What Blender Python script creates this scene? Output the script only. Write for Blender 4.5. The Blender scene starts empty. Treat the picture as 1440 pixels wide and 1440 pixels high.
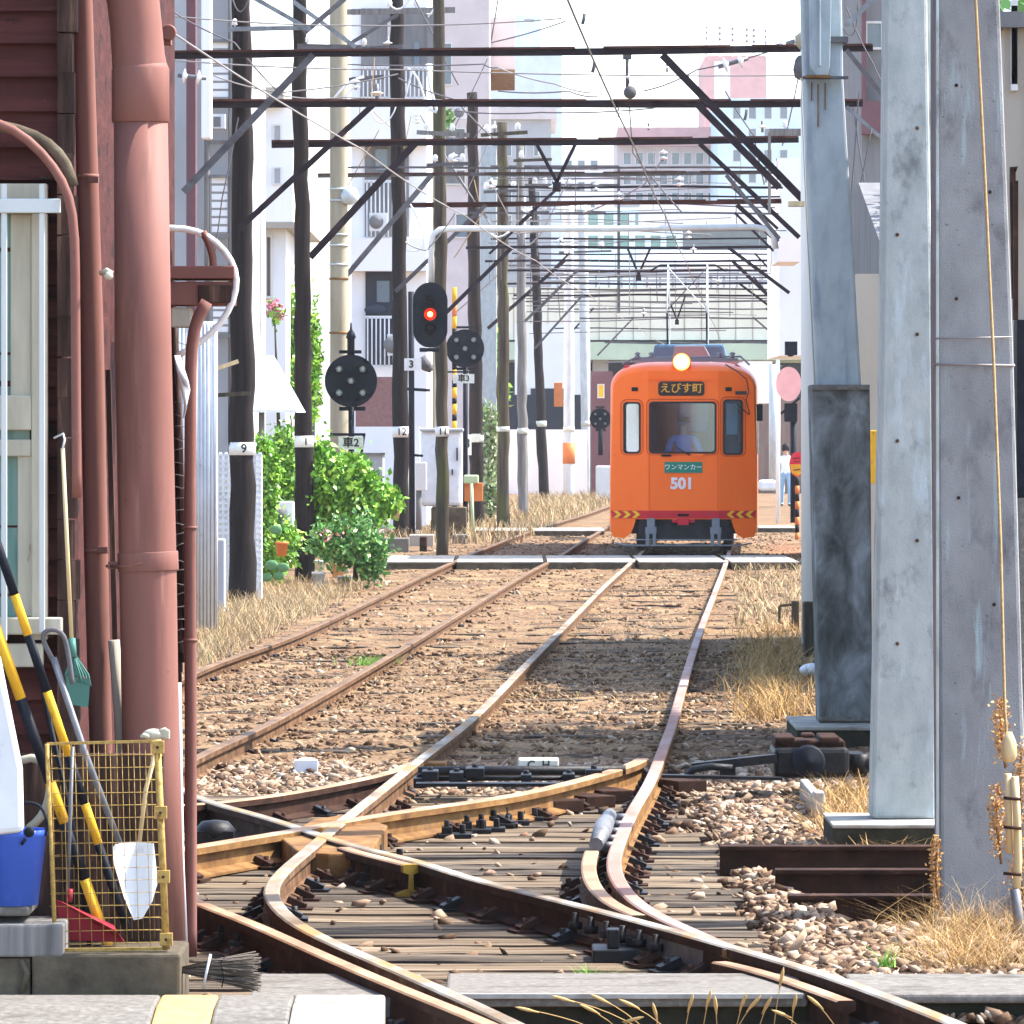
import bpy, bmesh, math, random
import numpy as np
from mathutils import Vector, Matrix
R = math.radians
random.seed(7); rng = np.random.default_rng(7)
S = bpy.context.scene
C = S.collection

# ------------------------------------------------------------ camera, sky, sun, exposure
F, H, HY = 8000.0, 2.0, 615.0          # focal length in pixels of a 1440 frame, eye height, horizon row
cd = bpy.data.cameras.new('camera'); cam = bpy.data.objects.new('camera', cd); C.objects.link(cam)
cam.location = (0, 0, H); cam.rotation_euler = (R(90), 0, 0)
cd.sensor_width = 36; cd.lens = F * 36 / 1440; cd.shift_y = -(720 - HY) / 1440
cd.clip_start = 0.5; cd.clip_end = 4000
S.camera = cam
SUN_EL, SUN_AZ = 52.0, 14.0            # azimuth from +X towards +Y
w = bpy.data.worlds.new("World"); S.world = w; w.use_nodes = True
nt = w.node_tree; bg = nt.nodes['Background']
sky = nt.nodes.new('ShaderNodeTexSky'); sky.sky_type = 'NISHITA'; sky.sun_disc = False
sky.sun_elevation = R(SUN_EL); sky.sun_rotation = R(90 - SUN_AZ); sky.dust_density = 1.6; sky.air_density = 1.0
nt.links.new(sky.outputs[0], bg.inputs[0]); bg.inputs[1].default_value = 0.15
sd = bpy.data.lights.new('sun', 'SUN'); sun = bpy.data.objects.new('sun', sd); C.objects.link(sun)
sd.energy = 3.25; sd.angle = R(0.5); sd.color = (1, .94, .86)
tosun = Vector((math.cos(R(SUN_EL)) * math.cos(R(SUN_AZ)), math.cos(R(SUN_EL)) * math.sin(R(SUN_AZ)), math.sin(R(SUN_EL))))
sun.rotation_euler = tosun.to_track_quat('Z', 'Y').to_euler(); sun.location = (20, 20, 40)
S.view_settings.view_transform = 'Standard'; S.view_settings.look = 'None'
S.view_settings.exposure = 2.0; S.view_settings.gamma = 1
S.cycles.max_bounces = 6; S.cycles.transparent_max_bounces = 16

# ------------------------------------------------------------ measuring helpers
def P(px, py, D): return Vector(((px - 720) * D / F, D, H - (py - HY) * D / F))
def G(px, py, z=0.0):
    D = F * (H - z) / (py - HY); return Vector(((px - 720) * D / F, D, z))
def GD(py, z=0.0): return F * (H - z) / (py - HY)
def X(px, D): return (px - 720) * D / F
def Z(py, D): return H - (py - HY) * D / F

# ------------------------------------------------------------ materials
MATS = {}
def mk(name, cols, sc=(3, 3, 3), detail=6, rough=.8, metal=0, bump=0., bsc=None, coord='pos', emis=None, island=None, distort=0., second=None, spec=.12):
    """cols: [(pos, rgb)...] on a noise ramp; island: colour list per mesh island; second: (rgb, scale, lo, hi) overlay stain"""
    m = bpy.data.materials.new(name); m.use_nodes = True; n = m.node_tree; b = n.nodes['Principled BSDF']
    b.inputs['Roughness'].default_value = rough; b.inputs['Metallic'].default_value = metal
    b.inputs['Specular IOR Level'].default_value = spec
    if isinstance(cols[0], (int, float)): cols = [(0.3, tuple(c * .88 for c in cols)), (0.7, tuple(min(1, c * 1.08) for c in cols))]
    if coord == 'pos':
        g = n.nodes.new('ShaderNodeNewGeometry'); src = g.outputs['Position']
    else:
        g = n.nodes.new('ShaderNodeTexCoord'); src = g.outputs['Object']
    def mapped(s):
        mp = n.nodes.new('ShaderNodeMapping'); mp.inputs['Scale'].default_value = s; n.links.new(src, mp.inputs[0]); return mp.outputs[0]
    def noise(s, det=detail, dis=distort):
        t = n.nodes.new('ShaderNodeTexNoise'); t.inputs['Scale'].default_value = 1; t.inputs['Detail'].default_value = det
        t.inputs['Roughness'].default_value = .62; t.inputs['Distortion'].default_value = dis
        n.links.new(mapped(s), t.inputs['Vector']); return t.outputs['Fac']
    def ramp(fac, cs):
        r = n.nodes.new('ShaderNodeValToRGB'); e = r.color_ramp.elements
        while len(e) < len(cs): e.new(.5)
        for k, (p, c) in enumerate(cs): e[k].position = p; e[k].color = (*c, 1)
        n.links.new(fac, r.inputs[0]); return r.outputs[0]
    if island:
        gi = n.nodes.new('ShaderNodeNewGeometry')
        c0 = ramp(gi.outputs['Random Per Island'], island)
        nz = ramp(noise(sc), [(.3, (.72, .72, .72)), (.7, (1.15, 1.15, 1.15))])
        mx = n.nodes.new('ShaderNodeMix'); mx.data_type = 'RGBA'; mx.blend_type = 'MULTIPLY'; mx.inputs[0].default_value = 1
        n.links.new(c0, mx.inputs[6]); n.links.new(nz, mx.inputs[7]); col = mx.outputs[2]
    else:
        col = ramp(noise(sc), cols)
    if second:
        for (rgb, s2, lo, hi) in (second if isinstance(second, list) else [second]):
            f2 = ramp(noise(s2, 5), [(lo, (0, 0, 0)), (hi, (1, 1, 1))])
            mx = n.nodes.new('ShaderNodeMix'); mx.data_type = 'RGBA'
            n.links.new(f2, mx.inputs[0]); n.links.new(col, mx.inputs[6]); mx.inputs[7].default_value = (*rgb, 1); col = mx.outputs[2]
    n.links.new(col, b.inputs['Base Color'])
    if bump:
        bp = n.nodes.new('ShaderNodeBump'); bp.inputs['Strength'].default_value = 1; bp.inputs['Distance'].default_value = bump
        n.links.new(noise(bsc or sc, 8), bp.inputs['Height']); n.links.new(bp.outputs[0], b.inputs['Normal'])
    if emis:
        b.inputs['Emission Color'].default_value = (*emis[0], 1); b.inputs['Emission Strength'].default_value = emis[1]
    MATS[name] = m; return m

mk('ballast', [(.30, (.06, .033, .018)), (.42, (.145, .084, .044)), (.56, (.225, .140, .078)), (.74, (.34, .245, .155))], (26, 18, 26), rough=.95, bump=.035, bsc=(16, 16, 16),
   second=[((.27, .185, .098), (1.1, .55, 1), .49, .66), ((.045, .034, .026), (.45, 3.0, 1), .51, .64)])
mk('stone', (.4, .3, .2), (22, 22, 22), rough=.9, island=[(0, (.07, .042, .026)), (.25, (.15, .092, .056)), (.5, (.26, .172, .108)), (.78, (.37, .275, .19)), (.93, (.46, .385, .30)), (1, (.19, .088, .052))], bump=.003, bsc=(60, 60, 60))
mk('earth', [(.35, (.20, .14, .09)), (.65, (.32, .24, .16))], (2, 1, 2), rough=.95, bump=.02, bsc=(8, 8, 8))
mk('farstone', (.4, .3, .2), (22, 22, 22), rough=.9, island=[(0, (.075, .042, .024)), (.4, (.16, .094, .052)), (.7, (.24, .152, .088)), (.92, (.33, .24, .155)), (1, (.42, .35, .26))])
mk('straw', (.6, .4, .2), (1, 1, 1), rough=.8, island=[(0, (.42, .25, .085)), (.5, (.56, .38, .16)), (1, (.30, .15, .05))])
mk('rustseed0', (.5, .3, .1), (1, 1, 1), rough=.8, island=[(0, (.30, .16, .05)), (.5, (.46, .29, .12)), (1, (.56, .42, .22))])
mk('drygrass', (.6, .4, .2), (1, 1, 1), rough=.85, island=[(0, (.38, .26, .13)), (.5, (.54, .42, .25)), (.88, (.28, .18, .09)), (1, (.17, .20, .07))])
mk('weedgreen', (.1, .3, .05), (1, 1, 1), rough=.6, island=[(0, (.10, .26, .03)), (.5, (.22, .42, .05)), (1, (.16, .34, .08))])
mk('leaf_a', (.1, .2, .05), (1, 1, 1), rough=.5, spec=.5, island=[(0, (.05, .16, .015)), (.35, (.13, .34, .02)), (.7, (.24, .50, .035)), (1, (.42, .62, .07))])
mk('leaf_b', (.1, .2, .05), (1, 1, 1), rough=.45, spec=.5, island=[(0, (.03, .12, .03)), (.5, (.09, .27, .045)), (.85, (.20, .40, .09)), (1, (.34, .44, .14))])
mk('leaf_c', (.1, .2, .05), (1, 1, 1), rough=.5, island=[(0, (.10, .20, .05)), (.5, (.30, .38, .18)), (1, (.60, .64, .46))])
mk('petal', (.75, .28, .36), (4, 4, 4), rough=.6)
mk('timber', [(.32, (.018, .012, .008)), (.45, (.095, .066, .042)), (.57, (.20, .152, .10)), (.68, (.38, .31, .225))], (1.0, 52, 30), detail=7, rough=.9, bump=.006, bsc=(1.5, 60, 60), distort=.3,
   second=((.05, .04, .035), (2.2, 3.5, 3), .60, .72))
mk('timber_dark', [(.32, (.012, .009, .007)), (.45, (.06, .046, .034)), (.57, (.12, .095, .07)), (.70, (.26, .22, .17))], (1.3, 46, 30), detail=7, rough=.95, bump=.008, bsc=(1.5, 60, 60), distort=.4, second=((.03, .024, .02), (1.6, 3, 3), .52, .66))
mk('timber_pale', [(.32, (.03, .022, .015)), (.42, (.15, .12, .085)), (.55, (.27, .23, .17)), (.68, (.46, .40, .32))], (.9, 60, 30), detail=7, rough=.95, bump=.008, bsc=(1.5, 70, 60), distort=.5, second=((.10, .07, .045), (2.2, 3, 3), .56, .68))
mk('creosote', [(.3, (.008, .006, .006)), (.6, (.022, .016, .015)), (.8, (.05, .036, .03))], (22, 22, 1.2), rough=.85, bump=.006, bsc=(40, 40, 1.5))
mk('oldwood', [(.3, (.03, .024, .018)), (.6, (.075, .06, .042)), (.8, (.14, .12, .09))], (20, 20, 1), rough=.9, bump=.006, bsc=(40, 40, 1.5), second=((.08, .09, .03), (4, 4, .6), .55, .7))
mk('greywood', [(.3, (.10, .095, .09)), (.6, (.20, .19, .18)), (.8, (.3, .29, .27))], (20, 20, 1), rough=.9, bump=.005, bsc=(40, 40, 1.5))
mk('rustdark', [(.3, (.018, .009, .007)), (.58, (.048, .023, .015)), (.8, (.12, .06, .035))], (7, 7, 7), rough=.85, metal=.1, bump=.002, bsc=(50, 50, 50))
mk('rustochre', [(.3, (.09, .042, .018)), (.55, (.205, .108, .038)), (.75, (.31, .185, .075))], (6, 6, 9), rough=.85, bump=.002, bsc=(60, 60, 60), second=((.10, .055, .035), (3, 3, 3), .6, .75))
mk('rustbrown', [(.3, (.05, .027, .015)), (.55, (.13, .07, .036)), (.75, (.24, .145, .08))], (6, 6, 9), rough=.85, bump=.002, bsc=(60, 60, 60))
mk('railtop', [(.33, (.13, .09, .055)), (.52, (.24, .21, .17)), (.72, (.44, .43, .40))], (3, 1.2, 3), rough=.7, metal=0, spec=.08, second=((.30, .175, .075), (4, 1.5, 4), .50, .62))
mk('railtop_rust', [(.3, (.22, .12, .065)), (.55, (.36, .22, .13)), (.8, (.48, .34, .24))], (4, 2, 4), rough=.6, metal=.1)
mk('railtop_red', [(.3, (.22, .08, .055)), (.5, (.32, .20, .165)), (.7, (.46, .39, .37))], (1.5, .35, 2), rough=.7, metal=0, spec=.08)
mk('oilblack', [(.3, (.004, .004, .005)), (.6, (.012, .011, .012)), (.8, (.04, .034, .03))], (9, 9, 9), rough=.5, bump=.004, bsc=(40, 40, 40), spec=.22)
mk('farrail', [(.3, (.09, .05, .026)), (.6, (.18, .11, .058)), (.8, (.26, .175, .105))], (4, 2, 4), rough=.6)
mk('yellowsteel', [(.3, (.42, .24, .05)), (.6, (.66, .44, .09))], (14, 14, 14), rough=.75, second=((.16, .09, .05), (9, 9, 9), .6, .7))
mk('steelgrey', [(.3, (.10, .105, .115)), (.7, (.20, .205, .22))], (14, 14, 8), rough=.5, metal=.3)
mk('galv', [(.3, (.42, .46, .47)), (.7, (.60, .64, .65))], (8, 8, 2), rough=.55, metal=.2)
mk('beamsteel', [(.3, (.010, .007, .010)), (.6, (.028, .018, .024)), (.85, (.08, .045, .04))], (3, 8, 8), rough=.8)
mk('beamrust', [(.3, (.04, .016, .014)), (.6, (.09, .035, .028)), (.8, (.16, .08, .06))], (3, 8, 8), rough=.85)
mk('beamgrey', [(.3, (.06, .055, .06)), (.7, (.13, .125, .13))], (3, 8, 8), rough=.7)
mk('concrete_pale', [(.3, (.33, .375, .365)), (.5, (.41, .455, .44)), (.72, (.49, .53, .51))], (9, 9, 4.5), detail=12, rough=1, bump=.003, bsc=(70, 70, 50), spec=.04,
   second=[((.20, .215, .22), (7, 7, 4.5), .54, .72), ((.50, .60, .62), (9, 9, 2), .58, .72), ((.10, .12, .13), (30, 30, 14), .70, .76)])
mk('concrete_grey', [(.3, (.20, .205, .21)), (.5, (.26, .265, .27)), (.72, (.32, .33, .33))], (4, 4, 2.2), rough=1, bump=.004, bsc=(110, 110, 110), spec=.04,
   second=[((.14, .14, .145), (6, 6, 3.5), .54, .72), ((.34, .44, .46), (12, 12, 1.2), .60, .72), ((.09, .09, .10), (46, 46, 46), .66, .72)])
mk('concrete_blue', [(.3, (.28, .325, .345)), (.5, (.35, .395, .41)), (.72, (.41, .46, .475))], (9, 9, 4), rough=1, bump=.002, bsc=(60, 60, 60), spec=.04, second=[((.20, .24, .30), (7, 7, 1.2), .6, .74), ((.16, .12, .09), (22, 22, .35), .70, .78)])
mk('concrete_mossy', [(.3, (.045, .046, .043)), (.42, (.10, .104, .10)), (.54, (.18, .19, .19)), (.68, (.30, .32, .33))], (4.5, 4.5, 2.6), detail=12, rough=1, spec=.04, bump=.004, bsc=(60, 60, 60), distort=.5)
mk('concrete', [(.3, (.11, .10, .088)), (.55, (.17, .158, .14)), (.8, (.26, .245, .22))], (30, 30, 30), rough=.9, bump=.003, bsc=(60, 60, 60), second=((.08, .07, .058), (3, 6, 6), .56, .72))
mk('concrete_dirty', [(.3, (.05, .04, .028)), (.6, (.11, .09, .062)), (.8, (.19, .165, .12))], (7, 7, 7), rough=.95, bump=.005, bsc=(40, 40, 40))
mk('concrete_beige', [(.3, (.27, .235, .165)), (.7, (.38, .34, .25))], (8, 8, 1), rough=.85, second=((.3, .22, .13), (10, 10, .4), .66, .8))
mk('slab_white', [(.3, (.17, .15, .12)), (.48, (.30, .28, .245)), (.7, (.44, .42, .38))], (5, 9, 5), rough=.85, bump=.003, bsc=(40, 40, 40))
mk('pinkpaint', [(.3, (.165, .068, .053)), (.7, (.215, .092, .073))], (5, 5, 1.2), rough=.62, spec=.22, bump=.0006, bsc=(120, 120, 120), second=[((.34, .18, .15), (14, 14, 1.2), .62, .84), ((.085, .038, .027), (7, 7, .7), .55, .78), ((.09, .04, .025), (38, 38, 24), .70, .74)])
mk('siding', [(.3, (.035, .011, .009)), (.6, (.07, .021, .018)), (.85, (.12, .042, .034))], (1.5, 8, 22), rough=.85, bump=.004, bsc=(3, 10, 60), second=[((.012, .008, .007), (2, 4, 9), .56, .68), ((.17, .10, .08), (9, 9, 40), .68, .74)])
mk('rotwood', [(.3, (.015, .01, .009)), (.55, (.06, .034, .027)), (.8, (.22, .14, .10))], (26, 26, 2.2), rough=.95, bump=.01, bsc=(30, 30, 4))
mk('cream', [(.3, (.33, .31, .24)), (.7, (.48, .45, .36))], (12, 12, 2), rough=.7, second=((.24, .18, .12), (16, 16, 4), .68, .76))
mk('whitepaint', (.62, .62, .60), (4, 4, 1), rough=.5)
mk('barwhite', (.52, .56, .56), (4, 4, 1), rough=.35)
mk('plasticwhite', (.66, .68, .70), (4, 4, 4), rough=.45, second=[((.36, .34, .30), (7, 7, 7), .60, .78)])
mk('black', (.008, .008, .009), (8, 8, 8), rough=.6)
mk('blackpaint', [(.3, (.007, .009, .014)), (.7, (.014, .017, .024))], (8, 8, 8), rough=.6, spec=.1)
mk('yellowpaint', [(.3, (.62, .32, .02)), (.7, (.74, .42, .035))], (9, 9, 9), rough=.55, second=[((.16, .10, .05), (30, 30, 12), .62, .70)])
mk('yellowpaint_old', [(.3, (.20, .12, .015)), (.5, (.34, .22, .03)), (.75, (.42, .28, .05))], (30, 30, 30), rough=.7)
mk('twig', (.1, .1, .1), (1, 1, 1), rough=.9, island=[(0, (.05, .04, .03)), (.6, (.12, .10, .085)), (1, (.20, .17, .14))])
mk('pale_post', [(.3, (.68, .68, .66)), (.7, (.80, .80, .77))], (6, 6, 1), rough=.8)
mk('kerb_shade', [(.3, (.014, .013, .010)), (.6, (.035, .034, .022)), (.8, (.075, .07, .05))], (9, 9, 9), rough=1)  # moss and the shade of front faces, painted as one near-black colour
mk('edge_yellow', [(.3, (.40, .27, .10)), (.7, (.50, .35, .14))], (9, 9, 9), rough=.85)
mk('reflectblue', (.14, .36, .90), (3, 3, 3), rough=.6)  # blue of the sky reflected in the windscreen
mk('stayold', [(.3, (.12, .13, .14)), (.7, (.24, .26, .28))], (8, 8, 8), rough=.8)
mk('cagewire', [(.3, (.20, .11, .03)), (.55, (.42, .29, .09)), (.75, (.15, .06, .025))], (30, 30, 30), rough=.6, metal=.2)
mk('bluebucket', (.04, .11, .55), (3, 3, 3), rough=.45, spec=.35, second=[((.16, .22, .42), (24, 24, 9), .62, .76)])
mk('redplastic', (.26, .02, .035), (3, 3, 3), rough=.55, second=[((.20, .12, .10), (20, 20, 20), .6, .75)])
mk('greenplastic', (.06, .16, .13), (3, 3, 3), rough=.45)
mk('bamboo', [(.3, (.46, .34, .17)), (.7, (.66, .52, .30))], (20, 20, 3), rough=.6)
mk('insulator', (.74, .76, .78), (5, 5, 5), rough=.2, spec=.6)
mk('insulator_brown', [(.3, (.50, .34, .20)), (.7, (.74, .66, .58))], (18, 18, 18), rough=.35)
mk('wirecol', (.12, .11, .12), (5, 5, 5), rough=.5)
mk('wirepale', (.26, .24, .23), (5, 5, 5), rough=.4, metal=.2)
mk('ropecol', [(.3, (.30, .20, .09)), (.7, (.50, .36, .18))], (60, 60, 60), rough=.8)
mk('tramorange', [(.3, (.96, .138, .003)), (.7, (1.0, .160, .005))], (3, 3, 1), rough=.35, spec=.25, second=((.62, .10, .02), (7, 7, 5), .70, .80))
mk('tramseam', (.60, .07, .006), (2, 2, 2), rough=.5)
mk('tramred', (.55, .02, .035), (2, 2, 2), rough=.4)
mk('tramyellow', (.85, .48, .02), (2, 2, 2), rough=.5)
mk('tramgrey', (.20, .22, .25), (2, 2, 2), rough=.5)
mk('tramroof', (.07, .15, .24), (2, 2, 2), rough=.6)
mk('underframe', [(.3, (.015, .017, .022)), (.7, (.045, .048, .055))], (6, 6, 6), rough=.7)
mk('interior', (.62, .72, .72), (2, 2, 2), rough=.6)
mk('rubber', (.03, .025, .025), (2, 2, 2), rough=.6)
mk('signgreen', (.02, .20, .14), (2, 2, 2), rough=.5)
mk('lettergold', (.50, .24, .03), (2, 2, 2), rough=.5, emis=((1, .45, .05), .06))
mk('lettersilver', (.72, .66, .70), (2, 2, 2), rough=.4)
mk('letterwhite', (.85, .88, .86), (2, 2, 2), rough=.5)
mk('letterblack', (.03, .03, .03), (2, 2, 2), rough=.6)
mk('plate', [(.3, (.66, .66, .62)), (.7, (.80, .80, .77))], (30, 30, 30), rough=.6)
mk('plate_old', [(.3, (.46, .48, .42)), (.7, (.66, .68, .60))], (20, 20, 20), rough=.7)
mk('lens', (.42, .46, .42), (5, 5, 5), rough=.15, spec=.8)
mk('redlamp', (.6, .01, .002), (5, 5, 5), rough=.2, emis=((1, .02, .004), .45))
mk('redlampcore', (.9, .3, .1), (5, 5, 5), rough=.2, emis=((1, .22, .05), 5))
mk('headlamp', (1, .9, .7), (5, 5, 5), rough=.2, emis=((1, .80, .42), 3.0))
mk('lamphalo', (1, .6, .3), (5, 5, 5), rough=.2, emis=((1, .38, .06), 1.1))  # orange halo of the lit headlamp, painted as a glowing ring
mk('skin', (.55, .34, .25), (5, 5, 5), rough=.6)
mk('shirtblue', (.22, .50, .95), (5, 5, 5), rough=.8)
mk('shirtwhite', (.80, .86, .88), (5, 5, 5), rough=.8)
mk('jeans', (.28, .44, .62), (5, 5, 5), rough=.9)
mk('hair', (.02, .018, .016), (5, 5, 5), rough=.6)
mk('wall_white', [(.3, (.74, .74, .75)), (.7, (.82, .82, .83))], (1.5, 1.5, .5), rough=.85)
mk('wall_grey', [(.3, (.33, .34, .36)), (.7, (.41, .42, .44))], (1.5, 1.5, .5), rough=.85)
mk('wall_greydark', [(.3, (.13, .13, .135)), (.7, (.22, .22, .22))], (4, 4, .6), rough=.85)
mk('wall_beige', [(.3, (.36, .32, .26)), (.7, (.44, .395, .33))], (2, 2, .5), rough=.85)
mk('wall_cream', [(.3, (.68, .64, .50)), (.7, (.78, .75, .62))], (1, 1, .5), rough=.85)
mk('wall_pink', (.58, .51, .505), (1, 1, 1), rough=.85)
mk('wall_blue', (.58, .72, .80), (1, 1, 1), rough=.85)
mk('wall_paleblue', (.60, .68, .78), (1, 1, 1), rough=.85)
mk('wall_red', (.58, .33, .32), (1, 1, 1), rough=.85)
mk('wall_brown', [(.3, (.17, .12, .10)), (.7, (.26, .19, .16))], (6, 6, .6), rough=.9)
mk('brick', [(.3, (.17, .09, .085)), (.7, (.26, .14, .13))], (12, 12, 12), rough=.9)
mk('maroon', (.15, .075, .085), (2, 2, 2), rough=.7)
mk('greenband', (.46, .54, .40), (1, 1, 1), rough=.8)
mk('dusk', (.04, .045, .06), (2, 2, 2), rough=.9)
mk('winglass', (.10, .14, .18), (2, 2, 2), rough=.12, spec=.8)
mk('tealglass', (.10, .22, .20), (2, 2, 2), rough=.12, spec=.8)
mk('redroof', (.40, .12, .10), (2, 2, 2), rough=.8)
mk('orangebox', (.62, .20, .06), (4, 4, 4), rough=.5)
mk('palegreen', (.48, .60, .34), (4, 4, 4), rough=.6)
mk('terracotta', (.62, .36, .20), (8, 8, 8), rough=.8)
mk('cactus', (.10, .22, .10), (20, 20, 20), rough=.7)
mk('mirrorpink', (.85, .45, .42), (3, 3, 3), rough=.4)
mk('signred', (.62, .04, .06), (3, 3, 3), rough=.5)

def glassmat(name, tint, tr=.55):
    m = bpy.data.materials.new(name); m.use_nodes = True; n = m.node_tree
    n.nodes.remove(n.nodes['Principled BSDF']); out = n.nodes['Material Output']
    t = n.nodes.new('ShaderNodeBsdfTransparent'); t.inputs[0].default_value = (*tint, 1)
    g = n.nodes.new('ShaderNodeBsdfGlossy'); g.inputs['Roughness'].default_value = .03
    mx = n.nodes.new('ShaderNodeMixShader'); mx.inputs[0].default_value = 1 - tr
    n.links.new(t.outputs[0], mx.inputs[1]); n.links.new(g.outputs[0], mx.inputs[2]); n.links.new(mx.outputs[0], out.inputs[0])
    MATS[name] = m; return m
glassmat('tramglass', (.70, .88, 1.0), .80)

# ------------------------------------------------------------ mesh builder
class B:
    def __init__(s): s.v = []; s.f = []; s.m = []; s.sm = []
    def add(s, vs, fs, mi=0, smooth=False):
        o = len(s.v); s.v += [tuple(p) for p in vs]
        for f in fs: s.f.append([i + o for i in f]); s.m.append(mi); s.sm.append(smooth)
        return s
    def box(s, x0, x1, y0, y1, z0, z1, mi=0):
        vs = [(x, y, z) for z in (z0, z1) for y in (y0, y1) for x in (x0, x1)]
        return s.add(vs, [(0, 2, 3, 1), (4, 5, 7, 6), (0, 1, 5, 4), (2, 6, 7, 3), (0, 4, 6, 2), (1, 3, 7, 5)], mi)
    def taper(s, c0, w0, c1, w1, mi=0, d0=None, d1=None):
        """square column from c0 (bottom centre) to c1; w = (wx, wy)"""
        vs = []
        for c, w_ in ((c0, w0), (c1, w1)):
            for y in (-1, 1):
                for x in (-1, 1): vs.append((c[0] + x * w_[0] / 2, c[1] + y * w_[1] / 2, c[2]))
        return s.add(vs, [(0, 2, 3, 1), (4, 5, 7, 6), (0, 1, 5, 4), (2, 6, 7, 3), (0, 4, 6, 2), (1, 3, 7, 5)], mi)
    def beam(s, p, q, w, h, mi=0):
        p, q = Vector(p), Vector(q); d = (q - p).normalized()
        up = Vector((0, 0, 1)) if abs(d.z) < .95 else Vector((0, 1, 0))
        r = d.cross(up).normalized(); u = r.cross(d).normalized()
        vs = [c + r * a * w / 2 + u * b * h / 2 for c in (p, q) for b in (-1, 1) for a in (-1, 1)]
        return s.add(vs, [(0, 1, 3, 2), (4, 6, 7, 5), (0, 4, 5, 1), (2, 3, 7, 6), (0, 2, 6, 4), (1, 5, 7, 3)], mi)
    def tube(s, pts, r, n=8, mi=0, cap=True, smooth=True):
        pts = [Vector(p) for p in pts]; rs = r if isinstance(r, (list, tuple)) else [r] * len(pts)
        vs = []; prev = None
        for i, p in enumerate(pts):
            d = (pts[min(i + 1, len(pts) - 1)] - pts[max(i - 1, 0)]).normalized()
            if prev is None:
                a = Vector((0, 0, 1)) if abs(d.z) < .9 else Vector((0, 1, 0)); u = d.cross(a).normalized()
            else: u = (prev - d * prev.dot(d)).normalized()
            prev = u; v_ = d.cross(u)
            for k in range(n):
                t = 2 * math.pi * k / n; vs.append(p + (u * math.cos(t) + v_ * math.sin(t)) * rs[i])
        fs = [(i * n + k, i * n + (k + 1) % n, (i + 1) * n + (k + 1) % n, (i + 1) * n + k) for i in range(len(pts) - 1) for k in range(n)]
        s.add(vs, fs, mi, smooth)
        if cap:
            o = len(s.v) - len(vs)
            s.f.append([o + k for k in range(n)][::-1]); s.m.append(mi); s.sm.append(False)
            s.f.append([o + (len(pts) - 1) * n + k for k in range(n)]); s.m.append(mi); s.sm.append(False)
        return s
    def lathe(s, c, prof, n=16, mi=0, axis='z', smooth=True):
        vs = []
        for (r, t) in prof:
            for k in range(n):
                a = 2 * math.pi * k / n; u, v_ = r * math.cos(a), r * math.sin(a)
                vs.append({'z': (c[0] + u, c[1] + v_, c[2] + t), 'y': (c[0] + u, c[1] + t, c[2] + v_), 'x': (c[0] + t, c[1] + u, c[2] + v_)}[axis])
        m_ = len(prof)
        fs = [(i * n + k, i * n + (k + 1) % n, (i + 1) * n + (k + 1) % n, (i + 1) * n + k) for i in range(m_ - 1) for k in range(n)]
        s.add(vs, fs, mi, smooth)
        o = len(s.v) - len(vs)
        if prof[0][0] > 1e-4: s.f.append([o + k for k in range(n)]); s.m.append(mi); s.sm.append(False)
        if prof[-1][0] > 1e-4: s.f.append([o + (m_ - 1) * n + k for k in range(n)]); s.m.append(mi); s.sm.append(False)
        return s
    def prism(s, poly, y0, y1, mi=0):
        """poly in (x, z), extruded from y0 to y1"""
        n = len(poly); vs = [(x, y0, z) for x, z in poly] + [(x, y1, z) for x, z in poly]
        s.add(vs, [list(range(n)), list(range(2 * n - 1, n - 1, -1))] + [(k, k + n, (k + 1) % n + n, (k + 1) % n) for k in range(n)], mi); return s
    def ball(s, c, r, mi=0, n=12, sq=(1, 1, 1)):
        prof = [(math.sin(math.pi * i / 8) * 1, -math.cos(math.pi * i / 8)) for i in range(9)]
        vs = []
        for (rr, t) in prof:
            for k in range(n):
                a = 2 * math.pi * k / n; vs.append((c[0] + rr * math.cos(a) * r * sq[0], c[1] + rr * math.sin(a) * r * sq[1], c[2] + t * r * sq[2]))
        return s.add(vs, [(i * n + k, i * n + (k + 1) % n, (i + 1) * n + (k + 1) % n, (i + 1) * n + k) for i in range(8) for k in range(n)], mi, True)
    def out(s, name, mats, parent=None, bevel=0, local=False):
        me = bpy.data.meshes.new(name); me.from_pydata(s.v, [], s.f)
        for m in (mats if isinstance(mats, (list, tuple)) else [mats]): me.materials.append(MATS[m])
        me.polygons.foreach_set('material_index', s.m); me.polygons.foreach_set('use_smooth', s.sm)
        bm = bmesh.new(); bm.from_mesh(me); bmesh.ops.recalc_face_normals(bm, faces=bm.faces); bm.to_mesh(me); bm.free()
        me.update()
        return link(name, me, parent, bevel, local)
def link(name, me, parent=None, bevel=0, local=False):
    o = bpy.data.objects.new(name, me); C.objects.link(o)
    if parent is not None:
        o.parent = parent
        if not local: o.matrix_parent_inverse = world(parent).inverted()
    if bevel:
        b = o.modifiers.new('edge', 'BEVEL'); b.width = bevel; b.segments = 2; b.limit_method = 'ANGLE'; b.angle_limit = R(40)
    return o
def world(o):
    m = o.matrix_basis.copy() if o.type != 'EMPTY' else Matrix.LocRotScale(o.location, o.rotation_euler, o.scale)
    return m if o.parent is None else world(o.parent) @ o.matrix_parent_inverse @ m
def tag(o, label, cat, group=None):
    o['label'] = label; o['category'] = cat
    if group: o['group'] = group
    return o
def thing(name, label, cat, loc, group=None, rz=0):
    o = bpy.data.objects.new(name, None); C.objects.link(o); o.location = loc; o.rotation_euler = (0, 0, rz); o.empty_display_size = .2
    return tag(o, label, cat, group)
def kind(o, k): o['kind'] = k; return o

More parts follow.
